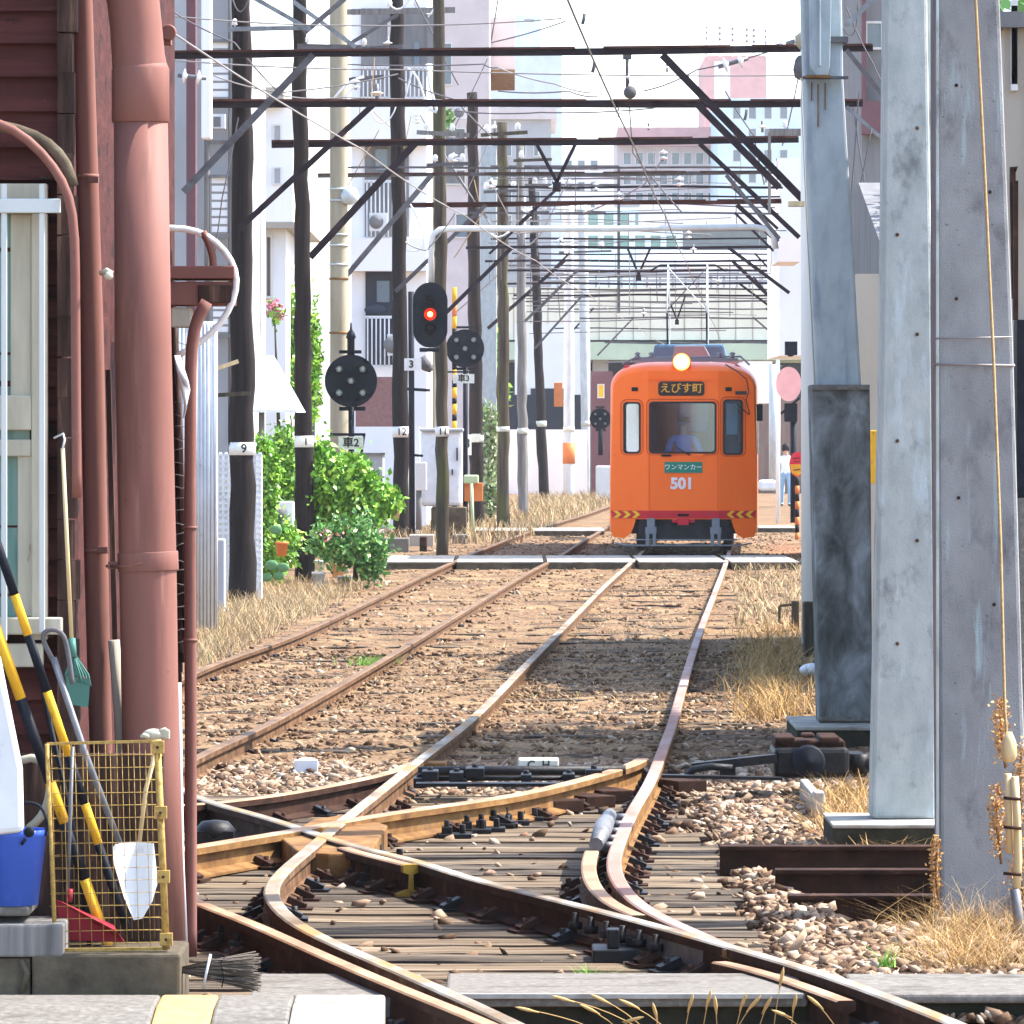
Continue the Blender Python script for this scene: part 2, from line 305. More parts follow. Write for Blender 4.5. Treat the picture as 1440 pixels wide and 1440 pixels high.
def text(body, size, mat, loc, parent=None, name='lettering', bold=0., rot=(90, 0, 0), depth=.002, local=False, sx=1.0):
    cu = bpy.data.curves.new(name, 'FONT'); cu.body = body; cu.size = size; cu.align_x = 'CENTER'; cu.align_y = 'CENTER'; cu.offset = bold; cu.extrude = depth
    t = bpy.data.objects.new(name, cu); C.objects.link(t)
    me = bpy.data.meshes.new_from_object(t.evaluated_get(bpy.context.evaluated_depsgraph_get())); bpy.data.objects.remove(t)
    me.transform(Matrix.Translation(loc) @ Matrix.Rotation(R(rot[2]), 4, 'Z') @ Matrix.Rotation(R(rot[0]), 4, 'X') @ Matrix.Diagonal((sx, 1, 1, 1)))
    me.materials.clear(); me.materials.append(MATS[mat])
    return link(name, me, parent, 0, local)

def smooth_path(pts, step=.25):
    pts = [Vector(p) for p in pts]; out = []
    P_ = [pts[0] * 2 - pts[1]] + pts + [pts[-1] * 2 - pts[-2]]
    for i in range(1, len(P_) - 2):
        a, b, c, d = P_[i - 1:i + 3]; n = max(2, int((c - b).length / step))
        for k in range(n):
            t = k / n
            out.append(.5 * ((2 * b) + (c - a) * t + (2 * a - 5 * b + 4 * c - d) * t * t + (3 * b - a - 3 * c + d) * t ** 3))
    out.append(pts[-1])
    for _ in range(3):
        q = [out[0]] + [(out[i - 1] + out[i] * 2 + out[i + 1]) / 4 for i in range(1, len(out) - 1)] + [out[-1]]; out = q
    return out

# numpy scatter meshes -------------------------------------------------
def fast_mesh(name, V, Fc, mat, smooth=False):
    me = bpy.data.meshes.new(name); nv, nf, k = len(V), len(Fc), Fc.shape[1]
    me.vertices.add(nv); me.vertices.foreach_set('co', V.astype(np.float32).ravel())
    me.loops.add(nf * k); me.loops.foreach_set('vertex_index', Fc.astype(np.int32).ravel())
    me.polygons.add(nf); me.polygons.foreach_set('loop_start', np.arange(0, nf * k, k, dtype=np.int32))
    me.update(calc_edges=True); me.validate()
    for m in (mat if isinstance(mat, (list, tuple)) else [mat]): me.materials.append(MATS[m])
    return me
_t = (1 + 5 ** .5) / 2
ICO_V = np.array([(-1, _t, 0), (1, _t, 0), (-1, -_t, 0), (1, -_t, 0), (0, -1, _t), (0, 1, _t), (0, -1, -_t), (0, 1, -_t), (_t, 0, -1), (_t, 0, 1), (-_t, 0, -1), (-_t, 0, 1)]) / 1.9
ICO_F = np.array([(0, 11, 5), (0, 5, 1), (0, 1, 7), (0, 7, 10), (0, 10, 11), (1, 5, 9), (5, 11, 4), (11, 10, 2), (10, 7, 6), (7, 1, 8), (3, 9, 4), (3, 4, 2), (3, 2, 6), (3, 6, 8), (3, 8, 9), (4, 9, 5), (2, 4, 11), (6, 2, 10), (8, 6, 7), (9, 8, 1)])
def stones(name, pts, size, mat='stone'):
    n = len(pts); sz = size * rng.lognormal(-.15, .42, n).clip(.35, 1.7)
    v = ICO_V[None] * (1 + rng.normal(0, .34, (n, 12, 1))) * np.stack([rng.uniform(.7, 1.3, n), rng.uniform(.7, 1.3, n), rng.uniform(.4, .8, n)], 1)[:, None] * sz[:, None, None]
    a = rng.uniform(0, 6.28, n); ca, sa = np.cos(a), np.sin(a); tl = rng.normal(0, .35, n)
    x = v[:, :, 0] * ca[:, None] - v[:, :, 1] * sa[:, None]; y = v[:, :, 0] * sa[:, None] + v[:, :, 1] * ca[:, None]; z = v[:, :, 2] + x * tl[:, None]
    V = np.stack([x, y, z], 2) + pts[:, None]
    Fc = (ICO_F[None] + (np.arange(n) * 12)[:, None, None]).reshape(-1, 3)
    return fast_mesh(name, V.reshape(-1, 3), Fc, mat)
def blades(name, pts, h, wd, mat, lean=.35, bend=.5, seg=3):
    n = len(pts); hh = h * rng.uniform(.45, 1.25, n) if np.isscalar(h) else h * rng.uniform(.6, 1.2, n)
    a = rng.uniform(0, 6.28, n); b = rng.uniform(0, 6.28, n); L = rng.normal(0, lean, n)
    Vs = []
    for k in range(seg + 1):
        t = k / seg; w_ = wd * (1 - t * .85)
        off = (L * t + np.sign(L) * bend * t * t * rng.uniform(.2, 1, n)) * hh
        c = pts + np.stack([np.cos(a) * off, np.sin(a) * off, hh * (t - .25 * bend * t * t)], 1)
        sd_ = np.stack([np.cos(b), np.sin(b), np.zeros(n)], 1) * w_ / 2
        Vs += [c - sd_, c + sd_]
    V = np.stack(Vs, 1); m = 2 * (seg + 1)
    fs = np.array([(2 * k, 2 * k + 1, 2 * k + 3, 2 * k + 2) for k in range(seg)])
    Fc = (fs[None] + (np.arange(n) * m)[:, None, None]).reshape(-1, 4)
    return fast_mesh(name, V.reshape(-1, 3), Fc, mat)
def leaves(name, blobs, n, size, mat, droop=0.):
    """blobs: [(centre, (rx, ry, rz))]; folded pointed leaves through the volume, denser at the outside"""
    bl = [b for b in blobs]; wts = np.array([b[1][0] * b[1][2] for b in bl]); wts /= wts.sum()
    idx = rng.choice(len(bl), n, p=wts); c = np.array([tuple(b[0]) for b in bl])[idx]; r = np.array([b[1] for b in bl])[idx]
    d = rng.normal(0, 1, (n, 3)); d /= np.linalg.norm(d, axis=1)[:, None]; rad = rng.uniform(.30, 1.0, n) ** .6 * (1 + .28 * np.abs(rng.normal(0, 1, n)) * (rng.uniform(0, 1, n) > .6))
    p = c + d * r * rad[:, None] * (1 + .2 * np.sin(d[:, :1] * 9 + d[:, 2:] * 7) + .15 * np.sin(d[:, 1:2] * 17 + d[:, 2:] * 13))
    s_ = size * rng.uniform(.5, 1.3, n)
    u = rng.normal(0, 1, (n, 3)) + np.array([0, 0, -droop]); u /= np.linalg.norm(u, axis=1)[:, None]
    v_ = np.cross(u, rng.normal(0, 1, (n, 3)) + np.array([0, -.3, .6])); v_ /= np.linalg.norm(v_, axis=1)[:, None]
    w_ = np.cross(u, v_)
    s1 = s_[:, None]
    V = np.stack([p, p + u * s1 * .45 + v_ * s1 * .28 + w_ * s1 * .08, p + u * s1, p + u * s1 * .45 - v_ * s1 * .28 + w_ * s1 * .08], 1)
    Fc = (np.array([[(0), 1, 2, 3]])[None] + (np.arange(n) * 4)[:, None, None]).reshape(-1, 4)
    return fast_mesh(name, V.reshape(-1, 3), Fc, mat)

def plant(name, lab, blobs, n, size, mat, cat='plant', stems=(), droop=0., second=None, D=None):
    root = thing(name, lab, cat, tuple(Vector(blobs[0][0]) * 1.0))
    o = link('foliage', leaves('foliage', blobs, n, size, mat, droop), root)
    if stems:
        b = B()
        for s_ in stems: b.tube(s_[0], s_[1], 7)
        b.out('stem', 'oldwood', root)
    if second: link(second[0], leaves(second[0], second[1], second[2], second[3], second[4]), root)
    return root
def bl(px, py, D, rx, rz, ry=None): s = D / F; return (P(px, py, D), (rx * s, (ry or rx) * s, rz * s))
def skin_mesh(name, V, E, Rr, lv=2):
    me = bpy.data.meshes.new(name); me.from_pydata([tuple(v) for v in V], E, [])
    o = bpy.data.objects.new(name, me); C.objects.link(o)
    sk = o.modifiers.new('s', 'SKIN'); sk.use_smooth_shade = True
    for i, r in enumerate(Rr): me.skin_vertices[0].data[i].radius = r if isinstance(r, tuple) else (r, r)
    me.skin_vertices[0].data[0].use_root = True
    ss = o.modifiers.new('u', 'SUBSURF'); ss.levels = lv; ss.render_levels = lv
    m2 = bpy.data.meshes.new_from_object(o.evaluated_get(bpy.context.evaluated_depsgraph_get())); bpy.data.objects.remove(o)
    return m2

# ================================================================= GROUND
def zg(x, y):
    near = -.175
    t = min(1, max(0, (y - 34) / 5)); z = near + t * .06
    if y > 100: z = -.105
    if 21.3 < y < 34.2 and x < 1.15: z -= .06 * min(1, (1.15 - x) / .15)
    # shoulders left of the far tracks rise a little
    lx = x - (-4.1 + .0444 * (y - 60))
    if y > 40 and lx < 0: z += min(.12, -lx * .10)
    if y < 20.75: z = -.55
    if 1.30 + (28.0 - y) * .05 < x < 2.2 and 24.95 < y < 28.05: z = -.34
    return z
def terrain():
    xs = list(np.arange(-3, 5.01, .16)); xs = list(np.arange(-14, -3, .8)) + xs + list(np.arange(5.4, 16, .8))
    ys = [14, 19, 20.7, 20.8] + list(np.arange(21, 45, .16)) + list(np.arange(45, 75, .3)) + list(np.arange(75, 130, .8)) + list(np.arange(130, 260, 6))
    b = B(); vs = [(x, y, zg(x, y) + (random.gauss(0, .011) if y > 21 else 0)) for y in ys for x in xs]; n = len(xs)
    b.add(vs, [(j * n + i, j * n + i + 1, (j + 1) * n + i + 1, (j + 1) * n + i) for j in range(len(ys) - 1) for i in range(n - 1)], 0, True)
    return kind(b.out('railway_ground', 'ballast'), 'structure')
terrain()
kind(B().add([(-900, -40, -.75), (900, -40, -.75), (900, 14, -.75), (-900, 14, -.75)], [(0, 1, 2, 3)]).out('near_ground', 'earth'), 'structure')
g_ = B(); g_.add([(-900, 13.9, -.76), (900, 13.9, -.76), (900, 20, -.75), (-900, 20, -.75), (-900, 30, -.30), (900, 30, -.30), (-900, 260, -.28), (900, 260, -.28), (-900, 1500, -.28), (900, 1500, -.28)],
      [(0, 1, 2, 3), (3, 2, 5, 4), (4, 5, 7, 6), (6, 7, 9, 8)]); kind(g_.out('ground', 'earth'), 'structure')

def in_strip(n, x0, x1, y0, y1): return rng.uniform(x0, x1, n), rng.uniform(y0, y1, n)
def zvec(x, y): return np.array([zg(a, b) for a, b in zip(x, y)])
# gravel, loose stones nobody could count
def gravel():
    X_, Y_ = in_strip(95000, -2.4, 3.2, 20.9, 37)
    keep = (X_ > 1.12 + .25 * rng.normal(0, .35, len(X_))) | (Y_ > 34.3) | (rng.uniform(0, 1, len(X_)) < .40)
    top = (rng.uniform(0, 1, len(X_)) < .012) & (X_ < 1.1) & (Y_ < 34)
    keep &= ~((X_ > 1.22 + (28.0 - Y_) * .08) & (X_ < 2.3) & (Y_ > 24.9) & (Y_ < 28.15))
    keep |= top
    X_, Y_, top = X_[keep], Y_[keep], top[keep]
    p = np.stack([X_, Y_, zvec(X_, Y_) + rng.uniform(-.01, .02, len(X_)) + np.where((X_ > 1.1) & (Y_ < 34), .03, 0) + np.where(top, .075, np.where((X_ < 1.1) & (Y_ < 34), .018, 0))], 1)
    kind(link('ballast_gravel', stones('ballast_gravel', p, .0245)), 'stuff')
    X_, Y_ = in_strip(22000, -3.6, 3.6, 36, 56); X_ = X_ + .0444 * (Y_ - 36)
    p = np.stack([X_, Y_, zvec(X_, Y_) + rng.uniform(-.014, .008, len(X_))], 1)
    kind(link('trackside_gravel', stones('trackside_gravel', p, .021, 'farstone')), 'stuff')
    X_, Y_ = in_strip(15000, -4.2, 4.2, 56, 125); X_ = X_ + .0444 * (Y_ - 50)
    p = np.stack([X_, Y_, zvec(X_, Y_) + rng.uniform(-.024, .004, len(X_))], 1)
    kind(link('distant_gravel', stones('distant_gravel', p, .026, 'farstone')), 'stuff')
gravel()

# ================================================================= RAILS
RW = [(-.065, -.15), (-.065, -.138), (-.012, -.118), (-.009, -.048), (-.035, -.038), (-.036, -.006), (-.028, 0), (.028, 0), (.036, -.006), (.035, -.038), (.009, -.048), (.012, -.118), (.065, -.138), (.065, -.15)]
def rail(label, pix, top='railtop', side='rustbrown', dz=0., group=None, hs=1.0, fas=0, step=.25, y0f=0, y1f=36, name='rail', smooth=True, wside=1.0):
    pts = [G(px, py, dz) if len(t) == 2 else Vector(t) for t in pix for px, py in [t[:2]]]
    path = smooth_path(pts, step) if smooth else pts
    b = B(); n = len(RW); vs = []
    for i, p in enumerate(path):
        d = (path[min(i + 1, len(path) - 1)] - path[max(i - 1, 0)]); d.z = 0; d.normalize(); r = Vector((d.y, -d.x, 0))
        vs += [p + r * x * wside + Vector((0, 0, z * hs)) for x, z in RW]
    fs = []; ms = []
    for i in range(len(path) - 1):
        for k in range(n):
            b_ = (i * n + k, i * n + (k + 1) % n, (i + 1) * n + (k + 1) % n, (i + 1) * n + k); fs.append(b_); ms.append(0 if k in (5, 6, 7) else 1)
    fs += [list(range(n)), [(len(path) - 1) * n + k for k in range(n)][::-1]]; ms += [1, 1]
    b.v = [tuple(v) for v in vs]; b.f = fs; b.m = ms; b.sm = [False] * len(fs)
    root = thing(name, label, 'rail', tuple(path[len(path) // 2]), group)
    b.out('rail_bar', [top, side], root)
    if fas:
        acc = 0; last = None; cnt = 0
        for i in range(1, len(path) - 1):
            acc += (path[i] - path[i - 1]).length
            if acc > fas and y0f < path[i].y < y1f and cnt < 46:
                acc = 0; cnt += 1; d = (path[i + 1] - path[i]).normalized(); r = Vector((d.y, -d.x, 0))
                f = B(); c = path[i] + Vector((0, 0, -.15 * hs))
                f.beam(c - r * .16 + Vector((0, 0, .004)), c + r * .16 + Vector((0, 0, .004)), .13, .012)
                for s_ in (-1, 1):
                    f.beam(c + r * s_ * .045 + Vector((0, 0, .05)), c + r * s_ * .13 + Vector((0, 0, .012)), .07, .03)
                    f.beam(c + r * s_ * .065, c + r * s_ * .105, .05, .055); f.tube([c + r * s_ * .1, c + r * s_ * .1 + Vector((0, 0, .06))], .013, 6)
                f.out('fastening', 'rustdark' if cnt % 3 else 'oilblack', root)
    return root
VPX, VPY = 1073, 615.0
def far(px, py, D2):   # carry a rail on straight to depth D2 along the street's direction
    g = G(px, py); return (px, py, D2)
def ext(px, py, D2, vx=VPX):
    g = G(px, py); sl = (vx - 720) / F; return (g.x + sl * (D2 - g.y), D2, 0.0)
rail('outermost rusty rail of the far track, beside the dry grass verge', [(120, 1030), (278, 943), (414, 893), (525, 842), (639, 789), (742, 748), (858, 711), ext(858, 711, 240)], 'farrail', 'rustbrown', group='rails of the far track', fas=1.3, y0f=40, y1f=110, step=.6)
rail('inner rail of the far track, passing just beside the green weed tuft', [(100, 1160), (278, 1063), (389, 1011), (539, 927), (625, 875), (737, 808), (791, 779), (846, 745), ext(846, 745, 240)], 'farrail', 'rustbrown', group='rails of the far track', fas=1.3, y0f=36, y1f=110, step=.6)
R3 = [(1035.0, 640.0)] and [ext(893, 785, 230), ext(893, 785, 140), (893, 785), (849, 825), (797, 877), (740, 934), (667, 1007), (587, 1070), (514, 1128), (476, 1158), (438, 1190), (396, 1226), (380, 1252), (391, 1276), (423, 1302), (476, 1328), (535, 1353), (622, 1391), (719, 1436), (870, 1510)]
rail('long rail curving sharply through the crossing from the tram down to the kerb', R3, 'railtop', 'rustbrown', fas=.33, y1f=33)
rail('whitish and reddish rail under the right wheels of the orange tram', [ext(1025, 779, 230), ext(1025, 779, 140), (1024, 781), (1005, 833), (989, 874), (976, 912), (960, 964), (946, 1015), (932, 1053), (914, 1098), (890, 1139), (870, 1184), (863, 1212), (869, 1237), (893, 1266), (935, 1292), (983, 1312), (1032, 1334)], 'railtop_red', 'rustochre', dz=-.002, fas=.33, y1f=36)
rail('white-topped main rail running from the crossing to the bottom corner', [(150, 1055), (278, 1120), (351, 1142), (414, 1161), (448, 1173), (476, 1182), (518, 1194), (587, 1210), (657, 1233), (744, 1255), (848, 1281), (935, 1304), (1005, 1324), (1080, 1345), (1174, 1374), (1340, 1436), (1480, 1500)], 'railtop', 'rustdark', dz=.003, fas=.30, y1f=27)
rail('lowest rusty rail emerging beneath the pink pipes and crossing the kerb', [(150, 1205), (278, 1268), (344, 1293), (414, 1324), (500, 1362), (587, 1398), (691, 1440), (840, 1510)], 'railtop_rust', 'rustdark', dz=-.004, fas=.28, y1f=27)
rail('thick ochre rail from the pink pipes through the crossing to a flared end', [(150, 1205 + 6), (278, 1189), (414, 1167), (493, 1152), (580, 1138), (657, 1128), (727, 1117), (796, 1101), (855, 1085), (893, 1073), (903, 1066)], 'railtop_rust', 'rustochre', dz=.006, fas=.6, y1f=33, wside=1.25)
rail('short rusty rail branching off just above the crossing toward the pink pipes', [(150, 1136), (278, 1131), (309, 1127), (379, 1120), (434, 1110), (500, 1097), (545, 1087), (580, 1072)], 'railtop_rust', 'rustdark', dz=-.006, fas=.5, y1f=36)
rail('short check rail with curved end beside the bend of the white rail', [(832, 1196), (827, 1215), (832, 1240), (848, 1260), (869, 1275), (899, 1287)], 'railtop_rust', 'rustbrown', dz=-.008, fas=.5, name='check_rail')
rail('stub rail with a sawn yellow end in the middle of the crossing', [(484, 1191), (500, 1197), (530, 1204), (577, 1216)], 'railtop_rust', 'rustdark', dz=-.003, name='wing_rail', fas=.35)
e0, e1 = G(574, 1215, -.003), G(577.5, 1216, -.003); d_ = (G(577, 1216, 0) - G(530, 1204, 0)).normalized(); rr_ = Vector((d_.y, -d_.x, 0)); b = B()
vs = [e1 + rr_ * x * 1.1 + Vector((0, 0, z * 1.0 + .002)) + d_ * o for o in (-.03, .012) for x, z in RW]; n_ = len(RW)
b.add(vs, [list(range(n_)), list(range(2 * n_ - 1, n_ - 1, -1))] + [(k, (k + 1) % n_, (k + 1) % n_ + n_, k + n_) for k in range(n_)]); b.out('sawn_end', 'yellowpaint_old', bpy.data.objects['wing_rail'])
rail('flat pinkish guard rail lying against the main rail near the kerb', [(1012, 1352), (1060, 1362), (1120, 1381), (1190, 1407)], 'railtop_rust', 'rustdark', dz=-.018, name='guard_rail')
# crossing casting
b = B(); b.prism([], 0, 0) if False else None
c = G(474, 1172, -.03)
b.add([G(395, 1178, -.02), G(420, 1198, -.02), G(462, 1200, -.02), G(520, 1200, -.02), G(545, 1160, -.02), G(520, 1152, -.02), G(505, 1142, -.02), G(440, 1152, -.02)] +
      [v + Vector((0, 0, -.13)) for v in [G(395, 1178, -.02), G(420, 1198, -.02), G(462, 1200, -.02), G(520, 1200, -.02), G(545, 1160, -.02), G(520, 1152, -.02), G(505, 1142, -.02), G(440, 1152, -.02)]],
      [list(range(8)), list(range(15, 7, -1))] + [(k, (k + 1) % 8, (k + 1) % 8 + 8, k + 8) for k in range(8)])
tag(b.out('crossing_frog', 'rustochre', bevel=.01), 'rusty cast block joining the rails at the heart of the crossing', 'rail crossing')
# slide plates / struts of the switch
def strut_block(px0, px1, py, D_label, lab):
    b = B(); p, q = G(px0, py, -.11), G(px1, py + 6, -.11)
    b.beam(p, q, .2, .07); return tag(b.out('steel_brace', 'rustdark', bevel=.006), lab, 'rail brace', 'steel braces of the switch')
strut_block(744, 800, 1128, 0, 'dark steel brace beneath the flared rail, nearest the crossing')
strut_block(790, 845, 1122, 0, 'dark steel brace beneath the flared rail, middle of three')
strut_block(830, 868, 1114, 0, 'dark steel brace beneath the tip of the flared rail')
strut_block(922, 974, 1100, 0, 'dark steel brace beside the white rail near the switch machine')
# silver heel clamp on the check rail
b = B(); b.tube([G(858, 1146, .02), G(848, 1165, .03), G(838, 1188, .02)], [.035, .05, .035], 10)
for k in range(5):
    q = G(866 - k * 5, 1150 + k * 10, -.02); b.tube([q, q + Vector((.06, 0, 0))], .025, 6)
tag(b.out('rail_clamp', 'steelgrey'), 'shiny grey bolted clamp at the head of the check rail', 'rail clamp')
# fishplate with raised letters on the white rail
root = thing('fishplate', 'black greasy joint plate with bolts on the white-topped rail', 'joint plate', tuple(G(900, 1310, -.08)))
b = B(); p, q = G(838, 1296, -.07), G(1018, 1345, -.07); off = Vector((-.06, -.03, 0))
b.beam(p + off, q + off, .05, .10)
b.out('plate', 'steelgrey', root, bevel=.006)
for k in range(6):
    t = .05 + k * .13; c = p.lerp(q, t) + off * 1.9; b = B(); b.lathe((c.x, c.y, c.z - .02), [(.03, 0), (.03, .03), (.014, .03), (.014, .07)], 6); b.out('bolt', 'oilblack', root)
b = B(); c = G(880, 1325, -.09); b.box(c.x - .14, c.x + .1, c.y - .25, c.y + .05, c.z - .07, c.z - .01); b.box(c.x - .08, c.x - .03, c.y - .2, c.y - .1, c.z - .01, c.z + .07); b.box(c.x, c.x + .12, c.y - .1, c.y, c.z - .01, c.z + .03)
b.out('lug', 'oilblack', root, bevel=.006)
# black greasy chairs around the crossing
def chair(px, py, lab, s=1.0, grp='greasy rail chairs in the crossing'):
    b = B(); c = G(px, py, -.14)
    b.box(c.x - .11 * s, c.x + .11 * s, c.y - .08, c.y + .08, c.z - .02, c.z + .012)
    b.box(c.x - .09 * s, c.x - .02 * s, c.y - .05, c.y + .05, c.z + .012, c.z + .05); b.tube([(c.x + .05 * s, c.y, c.z), (c.x + .05 * s, c.y, c.z + .06)], .018, 6)
    b.tube([(c.x - .055 * s, c.y - .02, c.z + .04), (c.x - .055 * s, c.y - .02, c.z + .085)], .016, 6)
    return tag(b.out('rail_chair', 'oilblack', bevel=.004), lab, 'rail chair', grp)
for i, (px, py) in enumerate([(505, 1217), (520, 1224), (536, 1218), (552, 1230), (515, 1236), (533, 1242), (548, 1210), (498, 1228), (560, 1242)]):
    chair(px, py, 'black greasy rail chair clustered beside the sawn yellow rail end')
for i, (px, py) in enumerate([(345, 1318), (368, 1325), (392, 1331), (412, 1342), (435, 1350), (458, 1358), (352, 1340), (330, 1328), (480, 1366)]):
    chair(px, py, 'black greasy rail chair below the lowest rusty rail', 1.0, 'greasy rail chairs by the kerb')
for i, (px, py) in enumerate([(668, 1168), (688, 1166), (706, 1160), (722, 1156), (742, 1151), (640, 1175)]):
    chair(px, py, 'dark bolted rail chair under the thick ochre rail', .8, 'rail chairs along the ochre rail')
for i in range(12):
    chair(762 + i * 14, 1286 + i * 4.6, 'black rail chair along the shaded side of the white-topped rail', .6, 'rail chairs along the white rail')
# dark round bracket with grease left of the crossing
b = B(); c = G(308, 1170, -.06); b.box(c.x - .14, c.x + .08, c.y - .1, c.y + .1, c.z - .1, c.z + .01); b.lathe((c.x - .02, c.y, c.z - .03), [(.10, 0), (.11, .04), (.07, .085), (0, .095)], 16)
tag(b.out('grease_pot', 'oilblack'), 'black greasy domed fitting in the rail angle next to pink pipes', 'rail fitting')

# ------------------------------------------------------------ sleepers
k = 0; y = 21.55
rl = random.Random(3)
while y < 36.2:
    xl, xr = -1.95 - rl.random() * .2, 1.12 + rl.uniform(-.12, .16) - (.25 if y > 31 else 0)
    if y > 33.6: xr = 1.5
    b = B(); w_ = .315; z1 = -.152 + rl.uniform(-.004, .003); ys = rl.uniform(-.02, .02); n = 14
    vs = []
    for i in range(n + 1):
        x = xl + (xr - xl) * i / n; wob = rl.uniform(-.007, .007); dz = rl.uniform(-.003, .003)
        vs += [(x, y - w_ / 2 + wob, z1 - .14), (x, y - w_ / 2 + wob, z1 + dz), (x, y + w_ / 2 + wob, z1 + dz), (x, y + w_ / 2 + wob, z1 - .14)]
    fs = [(4 * i + a, 4 * i + (a + 1) % 4, 4 * i + 4 + (a + 1) % 4, 4 * i + 4 + a) for i in range(n) for a in range(4)] + [(0, 1, 2, 3), (4 * n + 3, 4 * n + 2, 4 * n + 1, 4 * n)]
    b.add(vs, fs)
    tag(b.out('timber_sleeper', rl.choice(['timber', 'timber_dark', 'timber', 'timber', 'timber_dark'])), 'weathered grey long timber sleeper under the crossing rails', 'sleeper', 'long sleepers under the crossing')
    y += .385 + rl.uniform(-.03, .03)
def sleeper(px0, px1, py, lab, dz=0.012, mat='timber', grp='half-buried sleepers'):
    D = GD(py, -.11); z = zg(X(px0, D), D) + dz; b = B(); x0, x1 = X(px0, D), X(px1, D); n = 8; vs = []
    for i in range(n + 1):
        x = x0 + (x1 - x0) * i / n; wob = rl.uniform(-.01, .01); d_ = rl.uniform(-.012, .006)
        vs += [(x, D - .1 + wob, z - .12), (x, D - .1 + wob, z + d_), (x, D + .1 + wob, z + d_), (x, D + .1 + wob, z - .12)]
    fs = [(4 * i + a, 4 * i + (a + 1) % 4, 4 * i + 4 + (a + 1) % 4, 4 * i + 4 + a) for i in range(n) for a in range(4)] + [(0, 1, 2, 3), (4 * n + 3, 4 * n + 2, 4 * n + 1, 4 * n)]
    b.add(vs, fs); return tag(b.out('timber_sleeper', mat), lab, 'sleeper', grp)
for py in (1036, 1018, 1000, 985, 970, 955, 941, 928, 916, 904, 893, 883, 873, 864, 855, 846, 838, 831, 824):
    t = (py - 785) / 275; sleeper(870 - 330 * t, 1050 + 10 * t, py, 'brown sleeper half buried in ballast on the tram track', .012, 'timber_dark')
for py in (1085, 1055, 1028, 1000, 975, 952, 930, 910, 892):
    t = (py - 785) / 300; sleeper(650 - 560 * t, 800 - 330 * t, py, 'brown sleeper half buried in ballast on the far track', .010, 'timber_dark', grp='half-buried sleepers of the far track')
sleeper(888, 957, 853, 'short dark baulk lying between the rails in front of the tram', .03, 'rustdark', None)

# kerbs & slabs ---------------------------------------------------------
def slab(px0, px1, D0, D1, ztop, thick, mats, lab, name='concrete_slab', bev=.012, grp=None):
    b = B(); b.box(X(px0, D0), X(px1, D0), D0, D1, ztop - thick, ztop); o = b.out(name, mats, bevel=bev); return tag(o, lab, 'kerb', grp)
slab(350, 588, 20.85, 21.7, -.045, .5, 'concrete', 'concrete crossing kerb between the broom and the lowest rail', 'concrete_kerb')
slab(626, 1136, 20.80, 21.6, -.034, .05, 'concrete', 'long concrete crossing kerb under the dry grass stalks', 'concrete_kerb')
b = B(); b.box(X(626, 20.78), X(1130, 20.78), 20.78, 20.799, -.052, -.032); tag(b.out('kerb_nosing', 'slab_white', bevel=.003), 'white front lip of the long crossing kerb', 'kerb nosing')
b = B(); b.box(X(560, 20.8), X(1160, 20.8), 20.86, 21.2, -.55, -.085); tag(b.out('shaded_footing', 'kerb_shade'), 'footing below the long crossing kerb, painted dark with moss and shade', 'footing')  # shade of the kerb's front face is put into this dark colour
slab(1205, 1560, 20.95, 21.75, -.05, .035, 'concrete', 'concrete kerb strip at the bottom beside the dry weeds', 'concrete_kerb')
b = B(); b.box(X(1205, 21), X(1560, 21), 21.0, 21.4, -.55, -.086); tag(b.out('shaded_footing', 'kerb_shade'), 'footing with painted shade below the kerb strip beside the dry weeds', 'footing')
# far white slabs crossing the tracks
def white_slab(pxs, y0, y1, z, th, lab):
    D0, D1 = GD(y1, z), GD(y0, z)
    for i, (a, c_) in enumerate(pxs):
        b = B(); b.box(X(a, D0), X(c_, D0), D0, D1, z - .02, z, 0); b.box(X(a, D0), X(c_, D0), D0 + .02, D1, z - th, z - .02, 1)  # white cap over darker body: lit top and shaded front put into colour
        tag(b.out('crossing_slab', ['slab_white', 'concrete_dirty']), lab[i], 'crossing slab', 'white crossing slabs')
white_slab([(540, 636), (642, 764), (770, 893), (899, 1021), (1029, 1124)], 781, 790, .01, .14,
           ['white crossing slab nearest the potted plants', 'white crossing slab between the rails of the far track', 'white crossing slab between the two tracks', 'white crossing slab between the rails right in front of the tram', 'white crossing slab between the tram track and tall pale post'])
white_slab([(668, 742), (750, 850)], 742, 746, .01, .12, ['distant white slab beside the orange box', 'distant white slab between the far rails left of the tram'])
white_slab([(1068, 1122)], 739, 742, .01, .10, ['distant white slab right behind the tram'])

